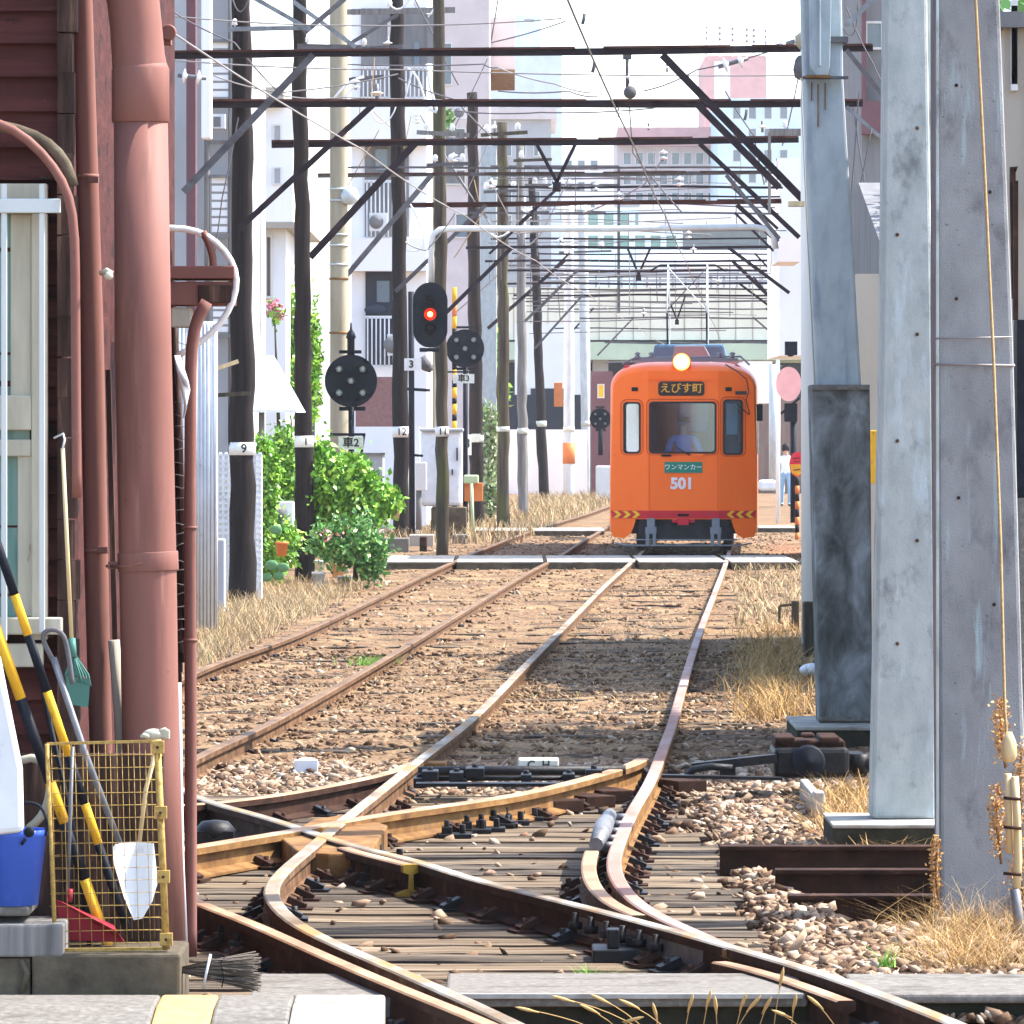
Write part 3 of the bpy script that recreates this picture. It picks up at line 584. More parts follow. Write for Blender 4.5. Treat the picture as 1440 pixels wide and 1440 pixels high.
# ================================================================= TRAM
def tram():
    s = 80.0
    D0 = 100.0
    root = thing('tram', 'orange single-car tram with lit roof headlamp and the number 501', 'tram', (X(961, D0), D0, 0), rz=-.044)
    def lx(px): return (px - 961) / s
    def lz(py): return (776 - py) / s
    def arch(hw, zs, zc, n=28):
        pts = []
        for i in range(n + 1):
            t = math.pi * i / n; cx, sx = math.cos(t), math.sin(t)
            pts.append((-hw * math.copysign(abs(cx) ** .45, cx), zs + (zc - zs) * abs(sx) ** .95))
        return pts
    # front panel with real window openings
    def rrect(x0, x1, z0, z1, r, n=5):
        out = []
        for cx, cz, a0 in ((x1 - r, z1 - r, 0), (x0 + r, z1 - r, 90), (x0 + r, z0 + r, 180), (x1 - r, z0 + r, 270)):
            for k in range(n + 1): a = R(a0 + 90 * k / n); out.append((cx + r * math.cos(a), cz + r * math.sin(a)))
        return out
    outer = arch(1.235, 2.86, 3.17)[::1]
    low = [(1.285, 1.2), (1.285, .36), (1.24, .25), (1.05, .22), (.93, .30), (.87, .44), (.84, .56), (-.84, .56), (-.87, .44), (-.93, .30), (-1.05, .22), (-1.24, .25), (-1.285, .36), (-1.285, 1.2)]
    outline = outer + low
    wins = [(lx(877), lx(900), lz(638), lz(567)), (lx(913.5), lx(1006.5), lz(638), lz(566.5)), (lx(1017.5), lx(1044), lz(640), lz(563.5))]
    def curve_panel(loops, y, th, mat, name, parent):
        cu = bpy.data.curves.new(name, 'CURVE'); cu.dimensions = '2D'; cu.fill_mode = 'BOTH'; cu.extrude = th / 2
        for lp in loops:
            sp = cu.splines.new('POLY'); sp.points.add(len(lp) - 1); sp.use_cyclic_u = True
            for k, (x, z) in enumerate(lp): sp.points[k].co = (x, z, 0, 1)
        o = bpy.data.objects.new(name, cu); C.objects.link(o)
        me = bpy.data.meshes.new_from_object(o.evaluated_get(bpy.context.evaluated_depsgraph_get())); bpy.data.objects.remove(o)
        me.transform(Matrix.Translation((0, y + th / 2, 0)) @ Matrix.Rotation(R(90), 4, 'X')); me.materials.clear(); me.materials.append(MATS[mat])
        return link(name, me, parent, 0, True)
    curve_panel([outline] + [rrect(*w_, .06) for w_ in wins], 0, .06, 'tramorange', 'front_panel', root)
    # shell: side walls and domed roof
    rings = [(0.0, 1.235, 1.285, 2.86, 3.17), (.10, 1.27, 1.298, 2.86, 3.24), (.3, 1.29, 1.30, 2.87, 3.295), (.7, 1.30, 1.30, 2.87, 3.33), (1.2, 1.30, 1.30, 2.87, 3.345), (13.0, 1.30, 1.30, 2.87, 3.345)]
    b = B(); vs = []; m_ = None
    for (y, hw, hwl, zs, zc) in rings:
        a = [(-hwl, .32), (-hwl, 1.2)] + arch(hw, zs, zc) + [(hwl, 1.2), (hwl, .32)]; m_ = len(a); vs += [(x, y + (.03 if y == 0 else 0), z) for x, z in a]
    b.add(vs, [(i * m_ + k, i * m_ + k + 1, (i + 1) * m_ + k + 1, (i + 1) * m_ + k) for i in range(len(rings) - 1) for k in range(m_ - 1)], 0, True)
    b.out('body_shell', 'tramorange', root, local=True)
    b = B(); b.prism([(x * .98, z) for x, z in arch(1.3, 2.87, 3.34)] + [(1.27, .4), (-1.27, .4)], 12.9, 12.95); b.out('rear_panel', 'tramorange', root, local=True)
    # side windows
    for k in range(7):
        for sx in (-1, 1):
            b = B(); b.box(sx * 1.302 - .01, sx * 1.302 + .01, 1.6 + k * 1.55, 2.8 + k * 1.55, 1.7, 2.5); b.out('side_window', 'winglass', root, local=True)
    # windows
    for i, w_ in enumerate(wins):
        b = B(); lo = rrect(w_[0] - .012, w_[1] + .012, w_[2] - .012, w_[3] + .012, .07); li = rrect(w_[0] + .022, w_[1] - .022, w_[2] + .022, w_[3] - .022, .05); n = len(lo)
        vs = [(x, -.014, z) for x, z in lo] + [(x, -.014, z) for x, z in li] + [(x, .02, z) for x, z in lo] + [(x, .03, z) for x, z in li]
        b.add(vs, [(k, (k + 1) % n, (k + 1) % n + n, k + n) for k in range(n)] + [(k, (k + 1) % n, (k + 1) % n + 2 * n, k + 2 * n) for k in range(n)] + [(k + n, (k + 1) % n + n, (k + 1) % n + 3 * n, k + 3 * n) for k in range(n)])
        fr = b.out('window', 'rubber', root, local=True)
        b = B(); b.box(w_[0] + .005, w_[1] - .005, .024, .030, w_[2] + .005, w_[3] - .005); b.out('pane', 'tramglass', fr, local=True)
    # interior
    b = B(); b.box(-1.25, 1.25, .45, 12.8, .8, .86); b.box(-1.2, 1.2, .5, 12.8, 2.96, 3.0)
    b.box(-1.25, -.62, 1.7, 1.75, .86, 3.0); b.box(.50, .62, 1.7, 1.75, .86, 3.0); b.box(-.62, -.5, 1.7, 1.75, .86, 3.0); b.box(-1.25, 1.25, 1.7, 1.75, .86, 1.7); b.out('cab_partition', 'interior', root, local=True)
    b = B(); b.box(-.1, .42, 1.5, 1.53, 2.1, 2.72); b.out('roller_blind', 'reflectblue', root, local=True)  # blue panel in the cab, painted for the sky's reflection in the windscreen
    b = B(); b.box(.62, .95, 1.4, 1.5, .9, 2.9); b.box(-.58, -.46, .5, .6, .86, 2.9); b.box(.66, 1.2, .35, .6, 1.1, 1.9); b.box(-.5, .5, .25, .5, .9, 1.62); b.out('control_desk', 'underframe', root, local=True)
    b = B(); b.box(-.85, -.66, 1.2, 1.25, 1.3, 2.7); b.box(.75, .95, .7, .72, 2.05, 2.6); b.out('notice_board', 'whitepaint', root, local=True)
    # destination box
    b = B(); b.prism(rrect(lx(925.5), lx(990.5), lz(557.5), lz(537.5), .06), -.022, .01); d = b.out('destination_sign', 'rubber', root, bevel=.006, local=True)
    text('えびす町', .185, 'lettergold', (lx(958), -.026, lz(547.6)), d, 'lettering', .002, local=True, sx=1.02)
    b = B(); b.beam((lx(905), -.02, lz(535)), (lx(1010), -.02, lz(535)), .03, .015); b.out('rain_gutter', 'tramorange', root, local=True)
    # one-man sign
    b = B(); b.box(lx(934.5), lx(987.5), -.022, 0, lz(666), lz(650.5)); d = b.out('route_board', 'signgreen', root, bevel=.004, local=True)
    text('ワンマンカー', .112, 'letterwhite', (lx(961), -.028, lz(658.3)), d, 'lettering', 0, local=True, depth=.001)
    text('501', .27, 'lettersilver', (lx(959), -.008, lz(681.5)), root, 'fleet_number', .012, local=True, depth=.004)
    # bumper stripe with chevrons
    b = B(); b.prism([(-1.25, lz(730)), (1.25, lz(730)), (1.285, lz(719)), (-1.285, lz(719))], -.014, 0); st = b.out('bumper_stripe', 'tramred', root, bevel=.004, local=True)
    for sx in (-1, 1):
        for k in range(3):
            x0 = sx * (1.24 - k * .165); zc = lz(724.5); hh = .062; t_ = .075
            b = B(); b.prism([(x0, zc + hh), (x0 - sx * t_, zc + hh), (x0 - sx * (t_ + .075), zc), (x0 - sx * t_, zc - hh), (x0, zc - hh), (x0 - sx * .075, zc)], -.02, -.012); b.out('chevron', 'tramyellow', st, local=True)
    b = B(); b.box(-.10, .10, -.05, 0, lz(726.5), lz(723.5)); b.out('lamp_slot', 'black', root, local=True)
    # headlamp
    b = B(); b.lathe((lx(958.5), .18, lz(510)), [(.10, .25), (.165, .1), (.165, -.14), (.15, -.15)], 20, axis='y'); hl = b.out('headlamp', 'tramorange', root, local=True)
    b = B(); b.lathe((lx(958.5), .02, lz(510)), [(.150, .01), (.115, -.02)], 20, axis='y', mi=1); b.lathe((lx(958.5), .02, lz(510)), [(.115, -.02), (.06, -.045), (0, -.05)], 20, axis='y', mi=0); b.out('lens', ['headlamp', 'lamphalo'], hl, local=True)
    for sx in (-1, 1):
        B().box(sx * .60 - .004, sx * .60 + .004, -.004, .002, lz(717), lz(640)).out('panel_seam', 'tramseam', root, local=True)
    for w_ in wins:
        b = B(); lo = rrect(w_[0] - .06, w_[1] + .06, w_[2] - .04, w_[3] + .06, .11); li = rrect(w_[0] - .045, w_[1] + .045, w_[2] - .03, w_[3] + .045, .10); n = len(lo)
        b.add([(x, -.004, z) for x, z in lo] + [(x, -.012, z) for x, z in li], [(k, (k + 1) % n, (k + 1) % n + n, k + n) for k in range(n)]); b.out('window_moulding', 'tramseam', root, local=True)
    # small lamps/vents
    for px in (892.5, 1024.5):
        b = B(); b.box(lx(px - 4.5), lx(px + 4.5), -.02, 0, lz(551), lz(545.5)); b.out('marker_lamp', 'black', root, bevel=.004, local=True)
    # wiper, hand rails, hoses
    b = B(); b.tube([(lx(970), -.02, lz(641)), (lx(950), -.04, lz(630))], .012, 6); b.box(lx(930), lx(944), -.04, 0, lz(643), lz(640)); b.out('wiper', 'black', root, local=True)
    b = B(); b.box(lx(973), lx(990), -.05, 0, lz(643), lz(639)); b.out('step_plate', 'tramorange', root, local=True)
    b = B(); b.tube([(lx(1020), .3, lz(513)), (lx(1038), .0, lz(524)), (lx(1050), -.05, lz(535)), (lx(1053), -.06, lz(552)), (lx(1049), -.05, lz(562)), (lx(1054), -.05, lz(584))], .010, 6)
    b.box(lx(1034), lx(1050), -.09, -.01, lz(556), lz(551)); b.tube([(lx(1036), -.04, lz(569)), (lx(1053), -.05, lz(584))], .012, 6); b.out('cable', 'rubber', root, local=True)
    b = B(); b.box(lx(1064), lx(1072.5), .1, .2, lz(593), lz(569)); b.tube([(1.28, .2, lz(571)), (lx(1068), .16, lz(571))], .015, 6); b.out('mirror', 'blackpaint', root, bevel=.01, local=True)
    for px in (881, 1036):
        b = B(); b.lathe((lx(px), .55, lz(519)), [(.07, -.05), (.07, .03), (.03, .07), (0, .075)], 12); b.out('roof_lamp', 'tramred', root, local=True)
    # underframe
    b = B(); b.box(-.80, .80, .15, 12.5, .18, .60); b.box(-1.1, 1.1, .35, 12.5, .30, .5); b.out('underframe', 'underframe', root, bevel=.02, local=True)
    for sx in (-1, 1):
        b = B(); x = sx * .57; b.box(x - .07, x + .07, -.03, .12, .40, .58); b.box(x - .10, x + .10, -.05, .04, .30, .42); b.box(x - .09, x - .03, -.06, .02, .02 + .06, .34); b.box(x + .03, x + .09, -.06, .02, .08, .34)
        b.out('life_guard_bracket', 'tramgrey', root, bevel=.008, local=True)
    b = B(); b.tube([(-.95, -.05, .20), (.95, -.05, .20)], .012, 6); b.tube([(-1.2, 0, .14), (-1.0, -.05, .10), (1.0, -.05, .10), (1.2, 0, .14)], .016, 6); b.out('life_guard', 'tramgrey', root, local=True)
    b = B(); b.box(-.2, .2, -.02, .2, .5, .56); b.box(-.1, .1, -.12, 0, .46, .58); b.out('coupler', 'tramred', root, bevel=.01, local=True)
    for y in (2.2, 3.8, 9.2, 10.8):
        b = B(); b.tube([(-.7, y, .33), (.7, y, .33)], .07, 10); ax = b.out('axle', 'underframe', root, local=True)
        for sx in (-1, 1):
            b = B(); b.lathe((sx * .75, y, .33), [(.02, -.06), (.33, -.06), (.33, .05), (.36, .06), (.36, .08), (.02, .09)], 24, axis='x'); b.out('wheel', 'underframe', ax, local=True)
    for sx in (-1, 1):
        b = B(); b.lathe((sx * .77, .9, .33), [(.02, -.07), (.33, -.07), (.33, .05), (.02, .07)], 24, axis='x'); b.out('wheel', 'underframe', root, local=True)
    # roof gear
    b = B(); b.prism([(lx(908), lz(505)), (lx(912), lz(478)), (lx(1015), lz(478)), (lx(1021), lz(505))], 5.5, 9.0); b.out('roof_cooler', 'tramroof', root, bevel=.05, local=True)
    b = B(); b.prism([(lx(940), 3.3), (lx(945), lz(483)), (lx(988), lz(483)), (lx(996), lz(498)), (lx(999), 3.3)], 3.0, 4.6); b.out('resistor_box', 'tramgrey', root, bevel=.02, local=True)
    b = B(); b.box(-.95, .95, 1.9, 2.0, 3.36, 3.42); b.box(-.95, .95, 4.9, 5.0, 3.36, 3.42)
    for x in (-.85, -.6, .62, .85):
        b.lathe((x, 1.95, 3.42), [(.03, 0), (.06, .03), (.03, .05), (.06, .08), (.02, .11)], 8)
    b.tube([(-1.1, 1.5, 3.32), (-.9, 1.9, 3.42), (1.0, 2.1, 3.45), (1.15, 1.7, 3.3)], .02, 6); b.out('roof_gear', 'tramgrey', root, local=True)
    b = B(); zt = lz(358); xl, xr = lx(931), lx(989.5)
    for x in (xl, xr):
        b.tube([(x, 6.0, lz(493)), (x, 5.2, lz(432))], .016, 6, 0); b.tube([(x, 5.2, lz(432)), (x, 6.4, zt)], .014, 6, 1); b.tube([(x, 7.6, lz(493)), (x, 8.4, lz(432)), (x, 7.1, zt)], .012, 6, 1)
    b.tube([(xl, 5.2, lz(430)), (xr, 5.2, lz(430))], .012, 6, 0); b.tube([(xl, 5.3, lz(435)), (xr, 5.3, lz(435))], .010, 6, 0)
    b.tube([(xl, 6.3, lz(362)), (xr, 5.3, lz(428))], .010, 6, 1); b.tube([(xr, 6.3, lz(362)), (xl, 5.3, lz(428))], .008, 6, 0)
    b.tube([(xl - .35, 6.5, zt - .12), (xl - .15, 6.5, zt), (xr + .15, 6.5, zt), (xr + .35, 6.5, zt - .12)], .02, 6, 0)
    b.tube([(xl - .1, 6.0, lz(493)), (xr + .1, 6.0, lz(493))], .03, 6, 0)
    b.out('pantograph', ['black', 'galv'], root, local=True)
    # cant the outer thirds of the front backwards
    for o in [x for x in bpy.data.objects if x.type == 'MESH' and (x.parent == root or (x.parent and x.parent.parent == root))]:
        if o.name.startswith(('panto', 'roof_cool', 'resist', 'under', 'wheel', 'axle', 'head', 'lens', 'roof_gear', 'cab', 'rear', 'control', 'notice', 'roller', 'side_w')): continue
        me = o.data; bm = bmesh.new(); bm.from_mesh(me)
        for xx in (-.62, .62):
            bmesh.ops.bisect_plane(bm, geom=list(bm.verts) + list(bm.edges) + list(bm.faces), plane_co=(xx, 0, 0), plane_no=(1, 0, 0))
        for v in bm.verts:
            if v.co.y < 1.0: v.co.y += max(0, abs(v.co.x) - .62) * .30 * (1 - max(0, v.co.y))
        bm.to_mesh(me); bm.free()
    # driver (own thing, inside)
    V = [(0, .95, 1.32), (0, .95, 1.55), (0, .93, 1.80), (0, .92, 1.98), (0, .90, 2.06), (0, .87, 2.15), (0, .86, 2.25),
         (.20, .92, 1.97), (.30, .82, 1.75), (.20, .55, 1.66), (-.20, .92, 1.97), (-.30, .82, 1.75), (-.22, .55, 1.66), (.12, .6, 1.3), (-.12, .6, 1.3)]
    E = [(0, 1), (1, 2), (2, 3), (3, 4), (4, 5), (5, 6), (3, 7), (7, 8), (8, 9), (3, 10), (10, 11), (11, 12), (0, 13), (0, 14)]
    Rr = [(.17, .13), (.16, .12), (.18, .13), (.13, .10), .06, (.085, .10), (.075, .09), .075, .055, .04, .075, .055, .04, .08, .08]
    me = skin_mesh('person', V, E, Rr); me.materials.clear()
    for m in ('shirtblue', 'skin', 'hair', 'dusk'): me.materials.append(MATS[m])
    for p in me.polygons:
        c = p.center; p.material_index = 1 if (c.z > 2.05 or (c.y < .62 and c.z > 1.5)) else (3 if c.z < 1.35 else 0); p.use_smooth = True
    Mw = Matrix.Translation(root.location) @ Matrix.Rotation(-.044, 4, 'Z'); me.transform(Mw)
    dr = tag(link('person', me), 'tram driver in a light blue shirt and dark cap behind the windscreen', 'person')
    b = B(); b.lathe((0, .87, 2.27), [(.11, 0), (.125, .02), (.12, .07), (0, .09)], 16); b.box(-.07, .07, .70, .80, 2.27, 2.285); o = b.out('cap', 'dusk', dr, bevel=0); o.data.transform(Mw)
tram()

# ================================================================= POLES
BY = 34080.0
def beamD(y): return BY / (615 - y) * (4.26 / 4.26)
def pole(cxs, w0, w1, top, base, D, mat, lab, num=None, band=None, name='timber_pole', group='wooden overhead-line poles', n=14, rough=True, cap=None):
    """cxs = (px centre at top, px centre at base)"""
    z0 = zg(X(cxs[1], D), D) - .3; z1 = Z(top, D) if top > 0 else Z(top, D); base_z = Z(base, D)
    root = thing(name, lab, 'pole', (X(cxs[1], D), D, min(base_z, .0)), group)
    pts = []; rs = []; m = 26
    for i in range(m + 1):
        t = i / m; z = base_z - .25 + (z1 - base_z + .25) * t; px = cxs[1] + (cxs[0] - cxs[1]) * t
        j = (random.uniform(-.02, .02) if rough else 0)
        pts.append((X(px, D) + j, D, z)); rs.append((w0 + (w1 - w0) * t) / 2 * D / F * (1 + (random.uniform(-.07, .07) if rough else 0)))
    B().tube(pts, rs, n).out('shaft', mat, root)
    if band:
        zb0, zb1 = Z(band[1], D), Z(band[0], D); t = (zb0 - base_z) / (z1 - base_z); px = cxs[1] + (cxs[0] - cxs[1]) * t; rr = (w0 + (w1 - w0) * t) / 2 * D / F + .012
        bo = B().lathe((X(px, D), D, zb0), [(rr, 0), (rr, zb1 - zb0)], n + 6).out('number_band', 'plate_old' if band[1] - band[0] < 12 else 'plate', root)
        if num: text(num, (zb1 - zb0) * .95, 'letterblack', (X(px, D) + (.03 if len(num) == 1 else .02), D - rr - .004, (zb0 + zb1) / 2), bo, 'lettering', .003)
    return root
pole((339.5, 341), 38, 26, -60, 834, 72.9, 'creosote', 'thick dark wooden pole with white number band 9, beside the corrugated fence', '9', (622, 640))
pole((420, 430), 27, 19, -60, 820, 82.3, 'creosote', 'slim dark wooden pole with white band reading 1, in front of the bushes', '1', (613, 629))
pole((475.5, 478), 27, 24, -80, 800, 88, 'concrete_beige', 'beige round concrete pole behind the round five-lamp signal', None, None, 'concrete_pole', None, rough=False, n=20)
pole((557, 565), 23, 19, -60, 753, 116, 'creosote', 'dark wooden pole with white number band 12, beside the sign 3', '12', (600, 615))
pole((617, 622.5), 18, 16, -40, 773, 101.5, 'oldwood', 'mossy wooden pole with white number band 11, below the red signal', '11', (600, 614))
pole((605, 607), 30, 30, -80, 720, 150, 'concrete_beige', 'thick beige pole rising behind the red signal', None, None, 'concrete_pole', None, rough=False, n=18)
pole((664, 671), 21, 15, 130, 735, 133, 'creosote', 'blackish wooden pole with pale number band, behind the orange box', '14', (612, 622))
pole((707, 707.5), 18, 14, 172, 739, 129, 'oldwood', 'brown wooden pole standing alone between bush and white wall', None, (600, 607))
pole((731, 736), 15, 11, 205, 722, 150, 'greywood', 'greyish leaning wooden pole before the white wall', None, (602, 610))
pole((748, 765), 15, 10, 250, 699, 190, 'creosote', 'thin dark pole leaning away from the white wall', None, (592, 600))
pole((800, 800), 16, 13, 288, 696, 197, 'galv', 'pale concrete pole with an orange band, left of the tram', None, (600, 607), 'concrete_pole', 'pale distant poles', rough=False)
B().lathe((X(800, 197), 197, Z(652, 197)), [(.215, 0), (.215, .72)], 20).out('warning_band', 'orangebox', bpy.data.objects['concrete_pole.002'])
pole((819, 826), 15, 13, 288, 690, 213, 'galv', 'pale concrete pole without an orange band, closest to the tram', None, (592, 599), 'concrete_pole', 'pale distant poles', rough=False)
pole((735, 735), 9, 9, 275, 700, 215, 'galv', 'thin grey steel post behind the white wall poles', None, None, 'steel_post', None, rough=False)

# gantry beams ------------------------------------------------------------
def gantry(y, xl, xr, h, mat, lab, braces=(), yr=None, D=None, V=(), angle=True, grp='overhead-wire gantries'):
    D = D or BY / (615 - y); yr = yr if yr is not None else y
    root = thing('overhead_gantry', lab, 'gantry', tuple(P((xl + xr) / 2, y, D)), grp)
    n = 16; hh = h * D / F; b = B(); pts = []
    for i in range(n):
        a = i / n; c_ = (i + 1) / n
        def q(t): return P(xl + (xr - xl) * t, y + (yr - y) * t + .8 * math.sin(t * 9 + y), D)
        b.beam(q(a), q(c_) + Vector((.01, 0, 0)), .11, hh * .78)
    b.out('crossbeam', mat, root)
    if angle:
        b = B()
        for a, c_ in ((.0, .33), (.36, .58), (.62, .80), (.83, 1.0)):
            p, q = P(xl + (xr - xl) * a, y - h * .42 + (yr - y) * a, D - .06), P(xl + (xr - xl) * c_, y - h * .42 + (yr - y) * c_, D - .06); b.beam(p, q, .10, hh * .25)
        b.out('angle_iron', 'beamrust', root)
    for (x0, y0, x1, y1, wpx, bm_) in braces:
        x0 += (x0 - x1) / max(1, (y1 - y0)) * (y0 - y + 1); y0 = y - 1
        B().beam(P(x0, y0, D - .12), P(x1, y1, D - .12), .05, wpx * .8 * D / F).out('brace', bm_, root)
    for (x0, xc, x1, yv) in V:
        b = B(); b.beam(P(x0, y, D - .1), P(xc, yv, D - .1), .04, .05); b.beam(P(x1, y, D - .1), P(xc, yv, D - .1), .04, .05); b.tube([P(xc, yv, D - .1), P(xc, yv + 14 * 80 / D, D - .1)], .06, 8); b.out('wire_hanger', mat, root)
    return root
gantry(78, 232, 1226, 12, 'beamsteel', 'topmost dark cross gantry, nearest, with a pale diagonal brace', [(432, 86, 258, 270, 12, 'beamgrey'), (938, 84, 1136, 288, 13, 'beamsteel')], yr=68)
gantry(146, 290, 1212, 12, 'beamsteel', 'second dark cross gantry from the top, ending left of pole 9', [(522, 150, 336, 322, 10, 'beamsteel'), (984, 150, 1096, 264, 12, 'beamsteel')])
gantry(203, 382, 1122, 11, 'beamsteel', 'third cross gantry from the top, with a V-shaped hanger', [(578, 208, 436, 362, 12, 'beamsteel'), (988, 206, 1124, 334, 8, 'beamsteel')], yr=197, V=((755, 783, 809, 256),))
gantry(247, 447, 1094, 6, 'beamgrey', 'thin grey cross gantry, fourth from the top', [(602, 252, 470, 408, 9, 'beamgrey'), (1022, 247, 1096, 336, 7, 'beamgrey')], yr=243)
gantry(289, 570, 1098, 7, 'beamrust', 'rusty brown cross gantry, fifth from the top', [(678, 293, 556, 410, 7, 'beamgrey'), (1034, 286, 1094, 340, 8, 'beamsteel')], yr=283)
gantry(348, 655, 1112, 5, 'beamsteel', 'dark cross gantry just below the white arched pipe', [(718, 350, 615, 452, 7, 'beamsteel'), (1024, 348, 1110, 412, 6, 'beamsteel')], V=((882, 898, 915, 386),), angle=False)
gantry(367, 682, 1124, 4, 'beamsteel', 'dark cross gantry with long braces, seventh from the top', [(790, 370, 686, 462, 6, 'beamsteel'), (1030, 367, 1108, 442, 6, 'beamsteel')], angle=False)
gantry(381, 700, 1110, 4, 'beamsteel', 'slender cross gantry, eighth from the top', [(808, 384, 738, 452, 5, 'beamgrey')], angle=False)
gantry(399, 712, 1116, 4, 'beamsteel', 'slender cross gantry, ninth from the top', [(1040, 399, 1108, 450, 4, 'beamsteel')], angle=False)
gantry(415, 722, 1118, 3.4, 'beamsteel', 'slender cross gantry with small V-shaped hanger over the tram', [(822, 412, 752, 490, 4, 'beamgrey')], V=((938, 952, 964, 450),), angle=False)
gantry(424, 735, 1118, 3, 'beamgrey', 'slender grey cross gantry, eleventh from the top', [], angle=False)
gantry(447, 815, 1116, 3, 'beamgrey', 'thin distant cross gantry in front of the cream viaduct', [(888, 450, 840, 500, 3, 'beamgrey'), (1060, 447, 1110, 490, 3, 'beamgrey')], D=205, angle=False)
gantry(482, 850, 1104, 4, 'beamgrey', 'lowest distant cross gantry, at the green viaduct edge', [], D=235, angle=False)
for i, (y, xl, xr, D, hh) in enumerate([(236, 470, 1080, 112, 3.4), (263, 690, 1100, 122, 4), (276, 700, 1096, 128, 3), (300, 660, 1094, 120, 3.2), (336, 690, 1100, 150, 3), (357, 720, 1112, 160, 2.6), (374, 690, 1108, 172, 3), (390, 730, 1100, 185, 2.4), (407, 760, 1112, 196, 2.8), (434, 770, 1108, 215, 2.4), (462, 780, 1104, 228, 2.2)]):
    gantry(y, xl, xr, hh, 'beamsteel' if i % 3 else 'beamgrey', 'slender dark crossbeam among the closely stacked gantries over the far tracks', [(xr - 75 + 5 * i, y, xr - 6, y + 62 - 3 * i, hh * 1.3, 'beamsteel'), (xl + 100 - 4 * i, y, xl + 28, y + 66 - 3 * i, hh * 1.3, 'beamsteel')] if i % 2 else [], D=D, angle=False, grp='closely stacked far gantries')
# portal frame with steps seen between the beams
def portal(x0, x1, y0, y1, D, lab):
    b = B()
    for yy in (y0, y0 + 13, y0 + 26): b.beam(P(x0, yy, D), P(x1, yy, D), .08, 3 * D / F)
    b.beam(P(x1, y0, D), P(x1, y1, D), .08, 4 * D / F); tag(b.out('cable_rack', 'beamgrey'), lab, 'cable rack')
portal(690, 870, 234, 440, 160, 'grey frame of stacked bars crossing above the far track')
# white pipe arch carrying the red signal
Ds = 99.5
b = B(); rr = 4.2 * Ds / F
b.tube([P(606, 402, Ds), P(606, 345, Ds), P(609, 330, Ds), P(618, 323, Ds), P(640, 321.5, Ds), P(850, 322, Ds), P(1060, 319, Ds), P(1078, 322, Ds), P(1088, 332, Ds), P(1091, 350, Ds)], rr, 12)
tag(b.out('signal_arch', 'whitepaint'), 'white bent pipe arch spanning the tracks above the red signal', 'pipe arch')

# small wires and insulators ------------------------------------------------
def wire(pts, r, lab, mat='wirecol', sag=0, grp='overhead wires', name='overhead_wire'):
    pts = [Vector(p) for p in pts]; out = []
    for a, c_ in zip(pts[:-1], pts[1:]):
        for k in range(10): t = k / 10; q = a.lerp(c_, t); q.z -= sag * 4 * t * (1 - t); out.append(q)
    out.append(pts[-1]); return tag(B().tube(out, r, 5, cap=False).out(name, mat), lab, 'wire', grp)
def TW(D, x0=3.01, sl=.0444, z=5.2): return (x0 + sl * (D - 100), D, z)
wire([TW(38), TW(63.3), TW(82), TW(103), TW(127), TW(160), TW(200)], .009, 'contact wire over the tram track', 'wirecol', .05)
wire([(-2.96 + .0527 * 0, 38.7, 5.2), (-1.66, 63.3, 5.2), (-.68, 82, 5.2), (.43, 103, 5.2), (1.7, 127, 5.2), (3.4, 160, 5.2), (5.5, 200, 5.2)], .009, 'contact wire over the far track', 'wirepale', .05)
cross = [((236, 22), (500, 36), (790, 26), 70, 'pale'), ((236, 84), (560, 98), (1130, 106), 68, 'pale'), ((300, 106), (395, 130), (560, 104), 71, 'pale'),
         ((395, 134), (480, 137), (900, 140), 76, 'pale'), ((236, 12), (330, 60), (397, 134), 69, 'col'), ((905, 128), (980, 98), (1110, 62), 66, 'col'), ((1110, 62), (1135, 40), (1160, -20), 66, 'col'),
         ((700, 128), (800, 128), (840, 136), 90, 'col'), ((640, 156), (760, 158), (920, 152), 88, 'col'), ((480, 90), (680, 90), (700, 95), 100, 'col'), ((700, 95), (780, 118), (836, 131), 92, 'pale'),
         ((1100, 205), (1112, 160), (1124, 100), 85, 'col'), ((335, 165), (312, 280), (296, 400), 70, 'col'), ((700, 0), (690, 60), (795, 30), 120, 'col'), ((885, 150), (890, 215), (960, 300), 95, 'col'),
         ((570, 340), (600, 352), (640, 300), 90, 'pale'), ((645, 120), (600, 30), (580, -10), 110, 'col'), ((560, 110), (640, 140), (700, 200), 100, 'col'), ((690, 330), (830, 318), (1000, 330), 130, 'pale'),
         ((760, 290), (880, 280), (1090, 292), 120, 'col'), ((590, 160), (640, 240), (700, 330), 118, 'pale'), ((720, 420), (900, 414), (1100, 420), 200, 'col'), ((930, 226), (905, 260), (820, 300), 105, 'pale'),
         ((1020, 128), (1060, 190), (1075, 260), 90, 'col'), ((1190, 10), (1228, 90), (1245, 120), 60, 'col'), ((1200, 150), (1215, 250), (1228, 400), 62, 'col'), ((1185, 500), (1195, 300), (1208, 130), 62, 'col'), ((640, 440), (760, 330), (800, 250), 140, 'pale'),
         ((850, 510), (960, 505), (1100, 515), 230, 'col')]
for i, (a, b_, c_, D, k_) in enumerate(cross):
    wire([P(*a, D), P(*b_, D), P(*c_, D)], .010 * D / 75, 'thin wire slung in the tangle between the gantries', 'wirepale' if k_ == 'pale' else 'wirecol', .03)
for i, (px, py, z1) in enumerate([(530, 205, 5.9), (548, 205, 5.9), (566, 212, 5.9), (590, 235, 5.9)]):
    pass
b = B(); 
